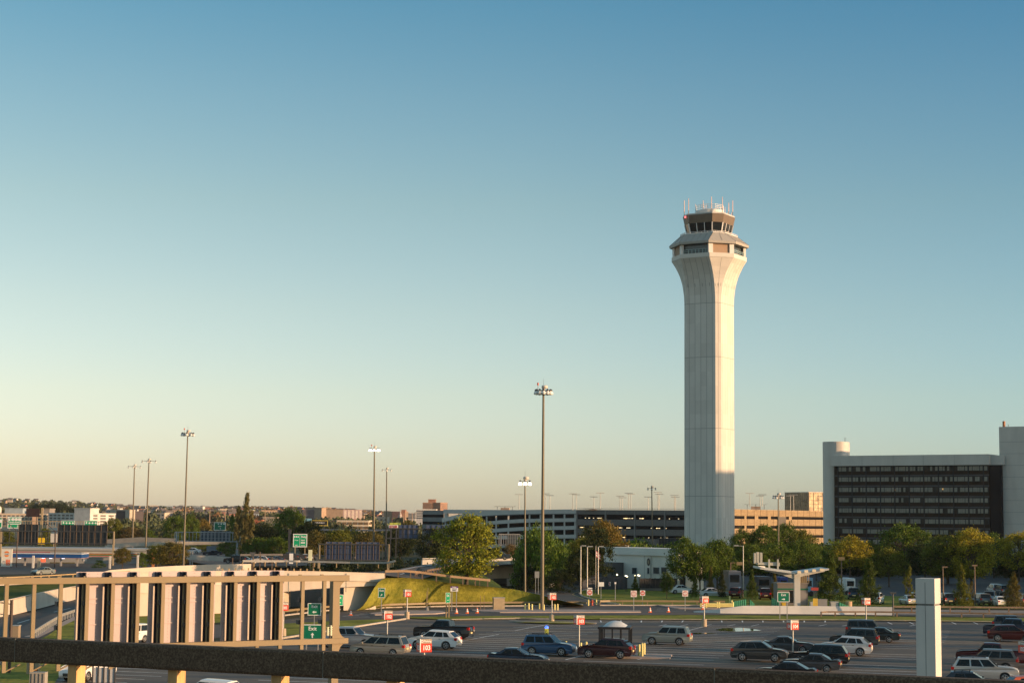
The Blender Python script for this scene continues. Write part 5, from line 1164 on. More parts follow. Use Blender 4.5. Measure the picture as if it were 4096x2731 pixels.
    if kind in('pickup','crewpickup'):
        b=MB(); b.box(xr+.1,-hw+.16,deck+.036,x3-.1,hw-.16,deck+.045); b.build('bed_opening',trim,t)
        b=MB(); b.box(xr-.16,-hw+.12,.42,xr+.02,hw-.12,.62); b.box(xf-.06,-hw+.2,.38,xf+.10,hw-.2,.56); b.build('bumper',chrome,t)
    if rack:
        for s in (-1,1):
            b=MB(); b.bar((x1-.2,s*(wt-.12),H+.07),(x2+.2,s*(wt-.12),H+.04),.05)
            for xx in (x1-.25,(x1+x2)/2,x2+.25): b.box(xx-.03,s*(wt-.12)-.02,H-.02,xx+.03,s*(wt-.12)+.02,H+.06)
            b.build('roof_rack',trim,t)
    return t
CR=R(-16)
def pcar(label,kind,col,px,py,face,**k):
    # px,py: middle of the near side at wheel contact height
    W=TYPES[kind]['W']; g=G(px,py,0); rz=CR+k.pop('rot',0); c_=g+Vector((-math.sin(rz),math.cos(rz),0))*(W/2)
    return car(label,kind,col,c_,rz+(0 if face=='r' else math.pi),**k)
BL=('black',(.010,.010,.012)); 
pcar('white crossover facing left below the black pickup','crossover',('white',(.72,.72,.70),0),1724,2596,'l')
pcar('black pickup truck facing left with an open bed','pickup',BL,1762,2556,'l',name='pickup_truck',cat='pickup truck')
pcar('silver pickup truck facing right behind the tan minivan','crewpickup',('silver_blue',(.30,.31,.33)),1385,2591,'r',name='pickup_truck',cat='pickup truck')
pcar('tan minivan facing left, lower body hidden by the foreground rail','van',('tan',(.36,.32,.26)),1505,2624,'l',rack=True)
pcar('blue sport utility vehicle facing right beside the emergency phone','suv',('blue',(.035,.095,.19)),2185,2622,'r',rack=True)
pcar('dark navy sedan facing right, half hidden by the rail, left of the blue vehicle','sedan',('navy',(.02,.035,.06)),2060,2665,'r')
pcar('dark maroon sport utility vehicle facing left in front of the bus shelter','crossover',('maroon_dark',(.035,.010,.014)),2416,2633,'l')
pcar('silver green sport utility vehicle facing left, alone right of the bus shelter','suv',('silver_green',(.26,.29,.27)),2661,2579,'l')
pcar('dark grey sport utility vehicle facing right, left of the 104 sign post','crossover',('grey_dark',(.055,.055,.055)),3033,2646,'r')
pcar('grey sedan facing right behind the dark grey vehicle and 104 post','sedan',('grey',(.07,.075,.08)),3150,2610,'r')
pcar('black large wagon facing left behind the grey sedan at the rail','wagon',BL,3270,2664,'l')
pcar('dark grey sedan facing left with bright multi spoke wheel','sedan',('grey_metal',(.06,.062,.066)),3237,2688,'l')
pcar('black sedan roof just above the foreground rail','sedan',('black_blue',(.012,.014,.02)),3132,2726,'l')
pcar('silver white crossover facing left in the middle of the right group','crossover',('silver',(.55,.57,.58)),3376,2622,'l')
pcar('dark charcoal sport utility vehicle behind the silver white crossover','suv',('charcoal',(.035,.04,.042)),3415,2588,'l')
pcar('dark green black sedan facing left between two dark vehicles','sedan',('dark_green',(.02,.028,.028)),3500,2568,'l')
pcar('dark boxy vehicle facing right, farthest of the middle right group','box',('slate',(.045,.05,.055)),3475,2552,'r')
pcar('dark vehicle facing right, farthest of the group at the right edge','suv',('dusk',(.03,.035,.045)),4055,2527,'r')
pcar('navy pickup facing left behind the red crossover at the right edge','crewpickup',('navy2',(.015,.025,.05)),4045,2545,'l',name='pickup_truck',cat='pickup truck')
pcar('dark red crossover facing right at the right edge','crossover',('red_dark',(.065,.006,.007)),4048,2567,'r')
pcar('maroon pickup truck facing left right of the pylon','pickup',('maroon',(.05,.005,.008)),3965,2662,'l',name='pickup_truck',cat='pickup truck')
pcar('grey sport utility vehicle between the maroon pickup and the silver wagon','wagon',('grey_warm',(.11,.105,.10)),3948,2686,'l')
pcar('silver wagon facing right with roof rack, right of the pylon','wagon',('silver_wh',(.50,.50,.48)),3940,2727,'r',rack=True)
pcar('dark car with roof rack at the bottom edge right of the pylon','hatch',('dark_blue',(.02,.025,.035)),3885,2775,'r',rack=True)
pcar('white car roof at the bottom edge, left of centre','crossover',('white',(.72,.72,.70),0),805,2832,'l')
pcar('white car roof at the bottom edge between two timber posts','sedan',('white',(.72,.72,.70),0),1850,2800,'l')
pcar('white van glimpsed under the foreground rail beside the corrugated fence','van',('white',(.72,.72,.70),0),398,2716,'l',rot=R(88))
pcar('white van glimpsed between two sign backs of the gantry','van',('white',(.72,.72,.70),0),540,2572,'l',rot=R(80))
# moving cars further away
def fcar(label,kind,col,px,py,rz,z=0,d=None,**k):
    g=G(px,py,z) if d is None else P(px,py,d); return car(label,kind,col,g,R(rz),small=True,group=k.pop('group','cars on the roads'),**k)
fcar('silver sedan driving left on the upper road at far left','sedan',('silver_green',(.26,.29,.27)),172,2298,238,d=335,name='car')
fcar('dark sedan on the shaded bridge right of the maple tree','sedan',('teal_dark',(.05,.07,.08)),1989,2238,178,d=318,lights=True,name='car')
for px,py,d_c,kind,col,rz,li,l in ((765,2213,440,'sedan',('silver',(.55,.57,.58)),185,0,'silver white car on the highway left of the poplar'),(850,2222,440,'sedan',('black_blue',(.012,.014,.02)),190,0,'dark sedan on the highway under the left truss gantry'),(938,2252,375,'suv',BL,185,0,'black vehicle on the highway below the poplar'),(966,2250,385,'sedan',('navy',(.02,.035,.06)),183,0,'blue car just right of the black highway vehicle'),(1030,2254,372,'crossover',('silver_blue',(.30,.31,.33)),230,1,'silver vehicle with headlights on, beyond the sunlit bridge'),(1068,2253,380,'sedan',('grey',(.07,.075,.08)),230,1,'grey sedan between two cars with bright headlights'),(1096,2250,388,'sedan',('navy',(.02,.035,.06)),230,1,'navy sedan with bright headlights, rightmost of three'),(1150,2240,395,'crossover',('grey_dark',(.055,.055,.055)),185,0,'dark grey car below the green highway sign'),(1180,2240,400,'sedan',('grey_metal',(.06,.062,.066)),185,0,'grey car passing below the green highway sign'),(1212,2240,405,'sedan',('silver',(.55,.57,.58)),185,0,'pale car right of the green highway sign post')):
    fcar(l,kind,col,px,py,rz,d=d_c,lights=bool(li),name='car')
# parked far right and behind the trees
for i,(px,py,kind,col,rz,l) in enumerate(((3505,2415,'crossover',('white',(.72,.72,.70),0),70,'white car partly behind the big fir'),(3636,2418,'sedan',('silver',(.55,.57,.58)),95,'silver sedan seen from behind, left of the pylon'),(3662,2416,'suv',('grey_warm',(.11,.105,.10)),88,'grey car touching the left side of the pylon'),(3786,2418,'suv',('charcoal',(.035,.04,.042)),92,'dark grey car just right of the pylon'),(3925,2419,'suv',('grey_warm',(.11,.105,.10)),93,'grey vehicle left of the silver one under the yellow tree'),(3958,2410,'wagon',('silver_blue',(.30,.31,.33)),250,'silver vehicle facing the camera under the right trees'),(4000,2423,'sedan',('white',(.72,.72,.70),0),88,'white coupe seen from behind at far right'),(3980,2375,'suv',('silver_wh',(.50,.50,.48)),90,'pale car in the back row at far right, left one'),(4010,2379,'wagon',('grey',(.07,.075,.08)),90,'grey car in the back row at far right, right one'),(4096,2422,'suv',('maroon',(.05,.005,.008)),92,'maroon car cut by the right edge under the trees'),(3850,2413,'sedan',('silver_green',(.26,.29,.27)),80,'silver car hidden behind small trees right of the pylon'),(2945,2390,'crossover',('red_dark',(.065,.006,.007)),75,'dark red car with bright rear window beside the brown lamp'),(3060,2396,'suv',('red_dark',(.065,.006,.007)),85,'dark red vehicle between two small conifers'),(3045,2358,'box',('white',(.72,.72,.70),0),60,'white van with sloping roof behind the conifers'),(2730,2373,'sedan',('white',(.72,.72,.70),0),5,'white sedan on the grass edge below the tower foot'),(2850,2386,'sedan',('silver',(.55,.57,.58)),10,'silver car low behind the 103 sign'),(2395,2332,'pickup',('white',(.72,.72,.70),0),0,'black and white pickup behind the dark gate'),(2440,2326,'suv',BL,0,'dark car behind the gate near the white building'),(2625,2318,'sedan',('white',(.72,.72,.70),0),0,'white car roof behind the dark fence'),(3415,2395,'box',('navy',(.02,.035,.06)),80,'dark blue vehicle right of the big fir'))):
    fcar(l,kind,col,px,py,rz,group='cars under the trees',name='parked_car')
fcar('orange red vehicle corner at the bottom right edge','hatch',('orange',(.5,.10,.03),0),4135,2790,0)
# truck and bus bodies among the trees
def bodybox(label,px0,px1,yt,yb,m,d,cat='truck',name='truck',win=None):
    a=P(px0,yb,d); a.z=0; W=(px1-px0)/F*d; h=P(px0,yt,d).z; t=thing(name,label,cat,a,R(4))
    b=MB(); b.box(0,0,.7,W,5,h); b.build('body',m,t); b=MB(); b.box(W*.1,-.03,h*.55,W*.85,-.01,h*.85); b.build('window',glassd,t)
    for x in (W*.2,W*.8): b=MB(); b.lathe([(.001,-.02),(.3,-.02),(.45,0),(.45,.25)],12,Matrix.Translation((x,0,.45)),axis='y'); b.build('wheel',tyre,t)
bodybox('grey coach with dark windows behind the conifers right of the tower',2915,2965,2283,2345,mat('coach_grey',(.16,.16,.19),.3,var=.05),285,'bus','coach')
bodybox('dark lorry with pale roof behind the small conifers',3030,3085,2305,2360,mat('lorry_dark',(.05,.05,.06),.5),285)
bodybox('blue lorry body behind the toll booth, left',3120,3152,2308,2350,mat('lorry_blue',(.02,.04,.22),.5),285)
bodybox('pale blue lorry behind the toll booth, right',3220,3252,2310,2345,mat('lorry_pale',(.15,.28,.42),.5),285)
bodybox('white lorry cab behind the big fir, right side',3385,3422,2312,2355,mat('lorry_white',(.6,.62,.65),.5),290)
# ================================================================ trees
bark=mat('bark',(.07,.05,.035),.95,var=.3,scale=.4)
def leafm(name,c,var=.45,sc_=2.0): return mat('leaf_'+name,c,.65,var=var,scale=sc_,island=.7,trans=.25,spec=.2)
LM={'green':leafm('green',(0.088,0.135,0.015)),'dark':leafm('dark',(0.030,0.044,0.012)),'yellow':leafm('yellow',(0.297,0.251,0.020)),'olive':leafm('olive',(0.124,0.135,0.015)),'orange':leafm('orange',(0.184,0.134,0.026)),'bright':leafm('bright',(0.209,0.224,0.020)),'fir':leafm('fir',(0.066,0.098,0.013)),'poplar':leafm('poplar',(.17,.15,.05)),'tan':leafm('tan',(0.158,0.114,0.038)),'willow':leafm('willow',(0.109,0.174,0.021)),'mixed':leafm('mixed',(0.126,0.109,0.024))}
nr=np.random.RandomState(4)
def crown_mesh(kind,seed):
    r=np.random.RandomState(seed); cl=[]
    if kind=='round':
        for i in range(95):
            t=r.uniform(0,2*np.pi); zc=r.uniform(-.85,1); rad=np.sqrt(max(0,1-zc*zc))*r.uniform(.55,1.0)*(1-.18*max(0,zc)); cl.append((rad*np.cos(t)*.44,rad*np.sin(t)*.44,.60+zc*.33+r.normal()*.02,r.uniform(.05,.10)))
    elif kind=='spread':
        for i in range(120):
            t=r.uniform(0,2*np.pi); zc=r.uniform(-1,1); rad=np.sqrt(max(0,1-zc*zc))*r.uniform(.5,1.0); cl.append((rad*np.cos(t)*.44,rad*np.sin(t)*.44,.56+zc*.36-.14*rad*min(1,max(0,-zc*2.5)),r.uniform(.05,.09)))
    elif kind=='willow':
        for i in range(150):
            t=r.uniform(0,2*np.pi); rad=np.sqrt(r.uniform(0.05,1)); zt=.92-.28*rad**2; zc=zt-abs(r.normal())*.22*rad-r.uniform(0,.45)*rad; cl.append((rad*np.cos(t)*.42,rad*np.sin(t)*.42,max(.1,zc),r.uniform(.05,.07)))
    elif kind=='fir':
        for i in range(130):
            z=r.uniform(.10,.97); rr=(1-z)**.85*.45+.01; t=r.uniform(0,2*np.pi); q=r.uniform(.45,1.05); layer=.82+.25*np.cos(z*60); cl.append((rr*q*np.cos(t)*layer,rr*q*np.sin(t)*layer,z-.02*q,.035+.04*(1-z)))
    elif kind=='pine':
        for i in range(60):
            z=r.uniform(.3,.98); t=r.uniform(0,2*np.pi); rr=r.uniform(.1,.45)*(1.1-z*.6); cl.append((rr*np.cos(t),rr*np.sin(t),z,r.uniform(.04,.08)))
    elif kind=='column':
        for i in range(90):
            z=r.uniform(.08,1.0); rr=.34*np.sin(np.pi*min(1,(z*.86+.12)))**.8; t=r.uniform(0,2*np.pi); q=r.uniform(.3,1); cl.append((rr*q*np.cos(t)+.10*np.sin(z*6+seed),rr*q*np.sin(t),z,r.uniform(.03,.055)))
    elif kind=='poplar':
        for cx,cy,z0,z1,w_ in ((.0,0,.30,1.0,.13),(-.16,.05,.30,.80,.15),(.16,0,.2,.72,.15),(0.02,0,.05,.62,.22)):
            for i in range(70):
                f=r.uniform(0,1); z=z0+(z1-z0)*f; rr=w_*np.sin(np.pi*min(1,f*.9+.08)); t=r.uniform(0,2*np.pi); q=r.uniform(.2,1); cl.append((cx+.25*f*(cx>=0)*.5+rr*q*np.cos(t),cy+rr*q*np.sin(t),z,r.uniform(.022,.04)))
    elif kind=='bush':
        for i in range(70):
            t=r.uniform(0,2*np.pi); zc=r.uniform(0,1); rad=np.sqrt(max(0,1-zc*zc*.9))*r.uniform(.3,1); cl.append((rad*np.cos(t)*.45,rad*np.sin(t)*.45,.08+zc*.82,r.uniform(.06,.10)))
    cl=np.array(cl); N=95; k=len(cl)
    cen=np.repeat(cl[:,:3],N,0)+r.normal(size=(k*N,3))*np.repeat(cl[:,3],N)[:,None]*np.array([.62,.62,.5 if kind!='willow' else 1.1])
    cen=cen[cen[:,2]>.02]; n=len(cen)
    a=r.normal(size=(n,3)); a/=np.linalg.norm(a,axis=1)[:,None]; bb=np.cross(a,r.normal(size=(n,3))); bb/=np.linalg.norm(bb,axis=1)[:,None]
    s=r.uniform(.0075,.0155,size=(n,1))*(1.0 if kind not in('fir','column','poplar') else .8)
    if kind=='willow': a=a*np.array([.35,.35,1.5])
    v=np.stack([cen-a*s-bb*s*.6,cen+a*s-bb*s*.6,cen+a*s+bb*s*.6,cen-a*s+bb*s*.6],1).reshape(-1,3)
    me=bpy.data.meshes.new('crown'); me.vertices.add(len(v)); me.vertices.foreach_set('co',v.ravel()); me.loops.add(n*4); me.loops.foreach_set('vertex_index',np.arange(n*4)); me.polygons.add(n); me.polygons.foreach_set('loop_start',np.arange(n)*4); me.materials.append(LM['green']); me.update(calc_edges=True)
    return me
def trunk_mesh(kind,seed):
    r=random.Random(seed); b=MB(); th={'round':.022,'spread':.03,'willow':.035,'fir':.018,'pine':.02,'column':.015,'poplar':.02,'bush':.012}[kind]
    if kind in('fir','pine','column','poplar'):
        b.tube((0,0,-.01),(0,0,.9),th,.004,n=7)
        for i in range(14):
            z=.15+i*.055; a=r.uniform(0,6.28); l=.3*(1-z); b.tube((0,0,z),(l*math.cos(a),l*math.sin(a),z+.02),th*.3,.002,n=4)
    else:
        b.tube((0,0,-.01),(.01,0,.34),th,th*.75,n=9)
        for i in range(9):
            a=i*2.4; e=r.uniform(.18,.34); z=r.uniform(.2,.36); tz=r.uniform(.6,.85); m_=(e*.5*math.cos(a),e*.5*math.sin(a),(z+tz)/2-.02); b.tube((0,0,z),m_,th*.5,th*.32,n=5,cap=False); b.tube(m_,(e*math.cos(a),e*math.sin(a),tz),th*.32,.003,n=5,cap=False)
            for j in range(2): b.tube(m_,(m_[0]+r.uniform(-.14,.14),m_[1]+r.uniform(-.14,.14),tz),th*.2,.002,n=4,cap=False)
        b.tube((.01,0,.34),(0,0,.85),th*.7,.004,n=6)
    return b.mesh('trunk',bark)
PR={}
def proto(kind,i):
    if (kind,i) not in PR: PR[(kind,i)]=(crown_mesh(kind,hash(kind)%97*0+sum(map(ord,kind))+i*13),trunk_mesh(kind,i+5))
    return PR[(kind,i)]
tc=[0]
def tree(label,kind,px,yt,yb,wpx,col,d=None,group=None,z0=0,name=None):
    tc[0]+=1; i=tc[0]%3
    if d is None: d=gd(px,yb,z0)
    a=XZ(px,d,z0); a.x=P(px,(yt+yb)/2,d).x; h=P(px,yt,d).z-z0; W=wpx/F*d; cr,tr=proto(kind,i)
    nm=name or {'fir':'fir_tree','pine':'pine_tree','willow':'willow_tree','poplar':'poplar_tree','column':'conifer_tree','bush':'shrub'}.get(kind,'tree')
    t=thing(nm,label,'tree' if kind!='bush' else 'shrub',a,rnd.uniform(0,6.28) if kind!='poplar' else 0,group); 
    o=bpy.data.objects.new('crown',cr); C.objects.link(o); o.parent=t; o.scale=(W/.92,W/.92,h/.96); o.material_slots[0].link='OBJECT'; o.material_slots[0].material=LM[col]
    o=bpy.data.objects.new('trunk',tr); C.objects.link(o); o.parent=t; o.scale=(W/.92*.7+h*.2,W/.92*.7+h*.2,h/.96)
    return t
T=tree
T('large yellow green maple tree beside the shaded bridge','spread',1868,2062,2290,270,'bright',d=262,z0=2.2)
T('drooping green willow tree behind the tallest mast','willow',2152,2104,2350,225,'willow',d=300)
T('rounded green tree right of the willow, over the dark fence','round',2232,2170,2340,120,'willow',d=305)
T('orange tinted tree in front of the dark garage','round',2405,2092,2330,215,'orange',d=330,group=None)
T('olive tree left of the orange tinted tree','round',2330,2150,2330,130,'olive',d=325)
T('dark spreading pine in front of the white building','pine',2385,2125,2340,190,'dark',d=292)
T('dark tree behind the pine, left of the white building','round',2320,2200,2345,140,'dark',d=290)
T('small conifer behind the small do not enter sign','fir',2542,2302,2372,48,'fir')
T('small round lollipop tree left of the control tower foot','round',2667,2290,2394,62,'fir')
T('dark tree covering the left foot of the control tower','round',2735,2158,2372,155,'green')
T('dark tree covering the right foot of the control tower','round',2868,2160,2375,165,'green',d=300)
T('bushy tree low before the control tower','round',2800,2185,2370,150,'green',d=292)
T('dark tree left of the tower foot, low','round',2690,2220,2360,100,'green',d=310)
for px,yt,yb,w_,c_,l in ((2780,2292,2394,46,'fir','small dark conifer above the 103 sign, left'),(2843,2268,2380,44,'mixed','small conifer with orange tip'),(2888,2284,2392,52,'dark','small brown conifer left of the thin brown lamp'),(3008,2278,2400,66,'fir','small conifer left of the dark red vehicle'),(3098,2292,2394,56,'mixed','small reddish conifer left of the toll booth')): T(l,'fir',px,yt,yb,w_,c_,group='small conifers by the toll plaza')
T('tree just right of the control tower, behind','round',2965,2122,2330,110,'green',d=420)
T('rounded tree over the sunlit garage, right of the tower','round',3062,2102,2330,140,'green',d=420)
T('taller rounded tree right of the mast in front of the sunlit garage','round',3150,2098,2330,140,'green',d=425)
T('yellow tipped tree in front of the sunlit garage','round',3205,2125,2330,150,'olive',d=400)
T('broad dark tree above the toll canopy, left','round',3010,2180,2370,150,'green',d=340)
T('broad dark tree above the toll canopy, middle','round',3105,2175,2370,165,'green',d=345)
T('broad dark tree above the toll canopy, right','round',3210,2165,2370,160,'green',d=350)
T('dark tree left of the stair tower foot','round',3265,2180,2370,120,'green',d=360)
T('big fir tree right of the toll booth','fir',3318,2215,2412,165,'fir')
T('yellow leaved tree at the foot of the dark building, left','round',3400,2150,2370,190,'yellow',d=370)
T('rounded olive tree right of the big firs','round',3555,2195,2400,160,'olive',d=330)
T('second big fir tree behind the 104 sign','fir',3477,2240,2424,130,'fir')
T('dark tree at the foot of the dark building, between the firs','round',3480,2170,2380,130,'green',d=380)
T('large green tree with yellow top in front of the dark building','round',3620,2098,2390,235,'green',d=380)
T('dark wide tree behind the concrete pylon','round',3700,2180,2400,170,'dark',d=370)
T('small rounded tree left of the pylon','column',3637,2272,2420,62,'olive')
T('green tree right of the pylon','spread',3790,2140,2400,200,'olive',d=350)
T('tall yellow tree in front of the dark building','spread',3885,2115,2400,190,'yellow',d=345)
T('dark tree behind the tall yellow tree','round',3975,2140,2390,180,'green',d=390)
T('yellow tipped tree at the right edge','round',4075,2132,2400,190,'yellow',d=370)
T('young conifer right of the pylon','fir',3845,2262,2436,96,'olive')
T('young conifer at the right edge','fir',4055,2290,2438,110,'mixed')
T('slim young tree under the tall yellow tree','column',3885,2330,2432,40,'mixed')
for i,(px,yt,w_,c_) in enumerate(((4250,2120,200,'olive'),(4420,2110,220,'green'),(4620,2120,220,'yellow'))): T(('nearest','middle','farthest')[i]+' tree beyond the right edge','round',px,yt,2400,w_,c_,d=370,group='trees beyond the right edge')
# left and centre trees
T('tall leaning poplar tree','poplar',972,1985,2240,112,'poplar',d=480)
T('dark tree left of the poplar','column',927,2065,2240,50,'green',d=525)
T('dark green tree behind the left mast','round',700,2065,2215,105,'green',d=600)
T('dark green tree right of the left mast','round',762,2058,2215,75,'green',d=620)
T('rusty orange tree above the truss gantry','round',810,2080,2215,70,'orange',d=630)
T('large dark tree right of the poplar','round',1158,2035,2235,140,'green',d=520)
T('dark rounded tree below the large dark one, left','round',1055,2098,2240,150,'dark',d=500)
T('dark rounded tree below the large dark one, right','round',1240,2088,2240,140,'dark',d=505)
T('low spreading tree in front of the poplar','spread',1040,2150,2262,160,'green',d=430)
T('low rounded tree left of the green highway sign','round',1110,2150,2262,120,'green',d=425)
T('autumn tree right of the green highway sign','round',1260,2128,2262,140,'mixed',d=430)
T('green tree behind the shaded gantry panels','round',1345,2120,2260,150,'olive',d=450)
T('dark tree right of the shaded gantry','round',1600,2110,2262,150,'dark',d=425)
T('dark tree left of the maple','round',1730,2120,2262,150,'dark',d=400)
T('dark tree filling behind the shaded gantry, centre','round',1470,2125,2262,160,'mixed',d=470)
T('dark tree between gantry panels, farther','round',1400,2118,2250,150,'olive',d=480)
T('round dark tree in front of the white blocks','round',1630,2083,2220,70,'mixed',d=700)
T('dark autumn tree beside the gas station','round',690,2168,2285,150,'mixed',d=370)
T('brown dark tree left of the left mast, above the bridge','round',630,2180,2280,110,'olive',d=380)
T('green bush beside the convenience store','bush',570,2205,2272,55,'green',d=400)
T('thin leafy tree in front of the convenience store','round',490,2190,2272,80,'mixed',d=390)
T('small bush at the store wall','bush',395,2238,2270,55,'green',d=400)
T('green yellow tree under the orange gas sign','bush',20,2120,2200,120,'olive',d=560)
T('olive tree behind the dark sign backs','bush',180,2110,2200,90,'olive',d=560)
T('tan green tree right of the left dark gantry','round',450,2075,2230,90,'olive',d=640)
T('brown bushy tree beyond the left gantry post','round',525,2110,2230,140,'tan',d=640)
T('dark shrub row beside the far highway','bush',590,2115,2215,110,'green',d=660)
T('green shrubs along the far highway, centre','bush',790,2168,2225,180,'bright',d=560)
T('low bushes behind the truss gantry post','bush',900,2165,2245,90,'green',d=500)
for i,(px,yt,w_) in enumerate(((150,2015,90),(205,2012,80),(252,2016,70),(110,2030,60),(310,2032,90),(350,2036,60))): T('%s dark tree on the skyline at far left'%('tallest','second tallest','right hand','small left','low wide','low right')[i],'round',px,yt,2110,w_*1.5,'dark',d=1500,group='trees on the far left skyline')
T('yellowish shrubs under the panel gantry behind the maple','bush',2040,2172,2232,110,'tan',d=380)
T('dark shrub mass below the willow','bush',2120,2260,2352,170,'dark',d=296)
T('dark hedge left of the dark gate','bush',2240,2270,2350,150,'dark',d=288)
# ================================================================ white building, fence and gate
a,Wb,an=(lambda p,q:(p,(q-p).length,math.atan2((q-p).y,(q-p).x)))(XZ(2415,318),XZ(2712,302)); zr=P(2440,2187,317).z; t=thing('white_building','low white concrete building with square windows behind the dark fence','building',a,an)
wbm=mat('building_white',(.74,.71,.64),.8,var=.06,scale=3); WI=(Matrix.Translation(a)@Matrix.Rotation(an,4,'Z')).inverted()
b=MB(); b.box(0,.0,0,Wb,6,zr-1.25+.0); b.build('wall',wbm,t); b=MB(); b.box(-.3,-.35,zr-1.25,Wb+.2,6,zr); b.build('roof_band',mat('band_pale',(.70,.69,.64),.8,var=.08,scale=3),t)
def wl(px,py): 
    r=WI.to_3x3()@ray(px,py); o=WI@Vector((0,0,CZ)); return o+r*(-o.y/r.y)
for x0,x1,y0,y1 in ((1330,1450,1035,1115),(1597,1662,1045,1120),(1795,1825,1045,1120),(1873,1955,1040,1118),(1978,2055,1040,1118)):
    p=wl(2040+x0/3.267,1950+y1/3.267); q=wl(2040+x1/3.267,1950+y0/3.267); b=MB(); b.box(p.x,-.05,p.z,q.x,-.01,q.z); w_=b.build('window',mat('office_glass',(.05,.07,.075),.12,var=.3,scale=1),t)
    b=MB(); b.box(p.x-.1,-.1,p.z-.12,q.x+.1,.0,p.z-.02); n=max(1,int((q.x-p.x)/1.0))
    for i in range(n+1): x=p.x+(q.x-p.x)*i/n; b.box(x-.05,-.08,p.z,x+.05,-.052,q.z)
    f_=b.build('frame',mat('frame_pale',(.5,.5,.5),.6),t); f_.parent=w_
p=wl(2040+1812/3.267,1950+968/3.267); b=MB(); M=Matrix.Translation((p.x,-.06,p.z))@Matrix.Rotation(R(90),4,'X'); b.lathe([(.0001,0),(.55,0)],18,M@Matrix.Diagonal((.8,1.25,1,1))); b.k=1; b.lathe([(.0001,.02),(.3,.02)],14,M@Matrix.Diagonal((.8,1.2,1,1))); b.build('emblem',[mat('emblem_dark',(.03,.03,.03),.5),mat('emblem_grey',(.25,.22,.15),.5)],t)
b=MB(); p=wl(2402,2245); q=wl(2495,2308); b.box(p.x,-3,0,q.x,-.05,p.z); b.build('entrance_wing',mat('wing_dark',(.10,.10,.10),.7,var=.15),t)
for x in (1760,2180/1.03): b=MB(); p=wl(2040+x/3.267,2260); b.box(p.x-.02,-.03,0,p.x+.02,-.003,zr-1.3); b.build('joint',mat('joint_soft',(.25,.26,.26),.9,var=0),t)
b=MB(); p=wl(2040+1855/3.267,2250); b.tube((p.x,-.25,0),(p.x,-.25,zr-.6),.09,n=8); b.build('downpipe',gal,t)
fm_=mat('fence_mesh',(.022,.024,.028),.7,var=.2,scale=2)
def fence(label,px0,px1,yt,yb,m,name='fence',n=12,base=True,d=None):
    d0=d or gd(px0,yb); d1=d or gd(px1,yb); a=XZ(px0,d0); c_=XZ(px1,d1); W=(c_-a).length; an=math.atan2((c_-a).y,(c_-a).x); h=P(px0,yt,d0).z; t=thing(name,label,name,a,an)
    b=MB(); b.box(0,-.02,.35 if base else .05,W,.02,h); b.build('panel',m,t)
    for i in range(n+1): b=MB(); b.box(W*i/n-.05,-.08,0,W*i/n+.05,.08,h+.1); b.build('post',dksteel,t)
    if base: b=MB(); b.box(0,-.2,0,W,.2,.45); b.build('base_wall',mat('fence_base',(.16,.16,.15),.85),t)
fence('dark mesh fence left of the gate, behind the curving road',2255,2330,2302,2350,fm_,n=5)
fence('dark sliding gate in front of the white building',2332,2508,2305,2357,mat('gate_mesh',(.06,.065,.08),.6,var=.2,scale=1),'gate',n=9,base=False)
fence('dark mesh fence right of the gate, running to the tower trees',2560,2740,2312,2362,fm_,n=9)
fence('low dark wooden fence below the willow tree',2095,2255,2310,2345,mat('fence_wood_dark',(.035,.03,.025),.8),n=8,base=False)
gl2=mat('globe_lamp',(1,.9,.6),.3,var=0,emit=(1,.85,.5),es=3)
for i,(x,y,l) in enumerate(((815,1125,'left of the street lamps'),(912,1122,'beside the first pale street lamp'),(1400,1135,'left of the entrance wing corner'),(1512,1150,'left of the corner street lamp'),(1530,1158,'lower, left of the corner street lamp'),(1635,1150,'above the small conifer'),(1675,1142,'upper of a pair below the square window'),(1690,1148,'right of a pair below the square window'))):
    px,py=2040+x/3.267,1950+y/3.267; d=296; a=P(px,py,d); t=thing('garden_lamp','small lit lamp '+l,'lamp',(a.x,a.y,0),0,'small lit lamps before the white building'); b=MB(); b.tube((0,0,0),(0,0,a.z-.1),.04,n=6); b.build('post',dksteel,t); b=MB(); b.lathe([(.001,a.z-.12),(.12,a.z-.05),(.12,a.z+.08),(.001,a.z+.14)],10); b.build('lamp',gl2,t)
a=P(2388,2212,288); t=thing('flag','small red striped flag on a pole by the street lamps','flag',(a.x-.2,a.y,0)); b=MB(); b.tube((0,0,0),(0,0,a.z+1.2),.05,n=6); b.build('pole',gal,t)
b=MB(); 
for i in range(5):
    b.k=i%2; z0_=a.z-.5+i*.2; pts=[(x,.12*math.sin(x*3.2)) for x in np.linspace(0,.75,8)]
    b.add([(x,y,z0_-x*.9) for x,y in pts]+[(x,y,z0_+.2-x*.9) for x,y in pts],[(j,j+1,9+j,8+j) for j in range(7)])
b.build('cloth',[mat('flag_red',(.35,.05,.06),.7,var=0),mat('flag_white',(.5,.5,.52),.7,var=0)],t)
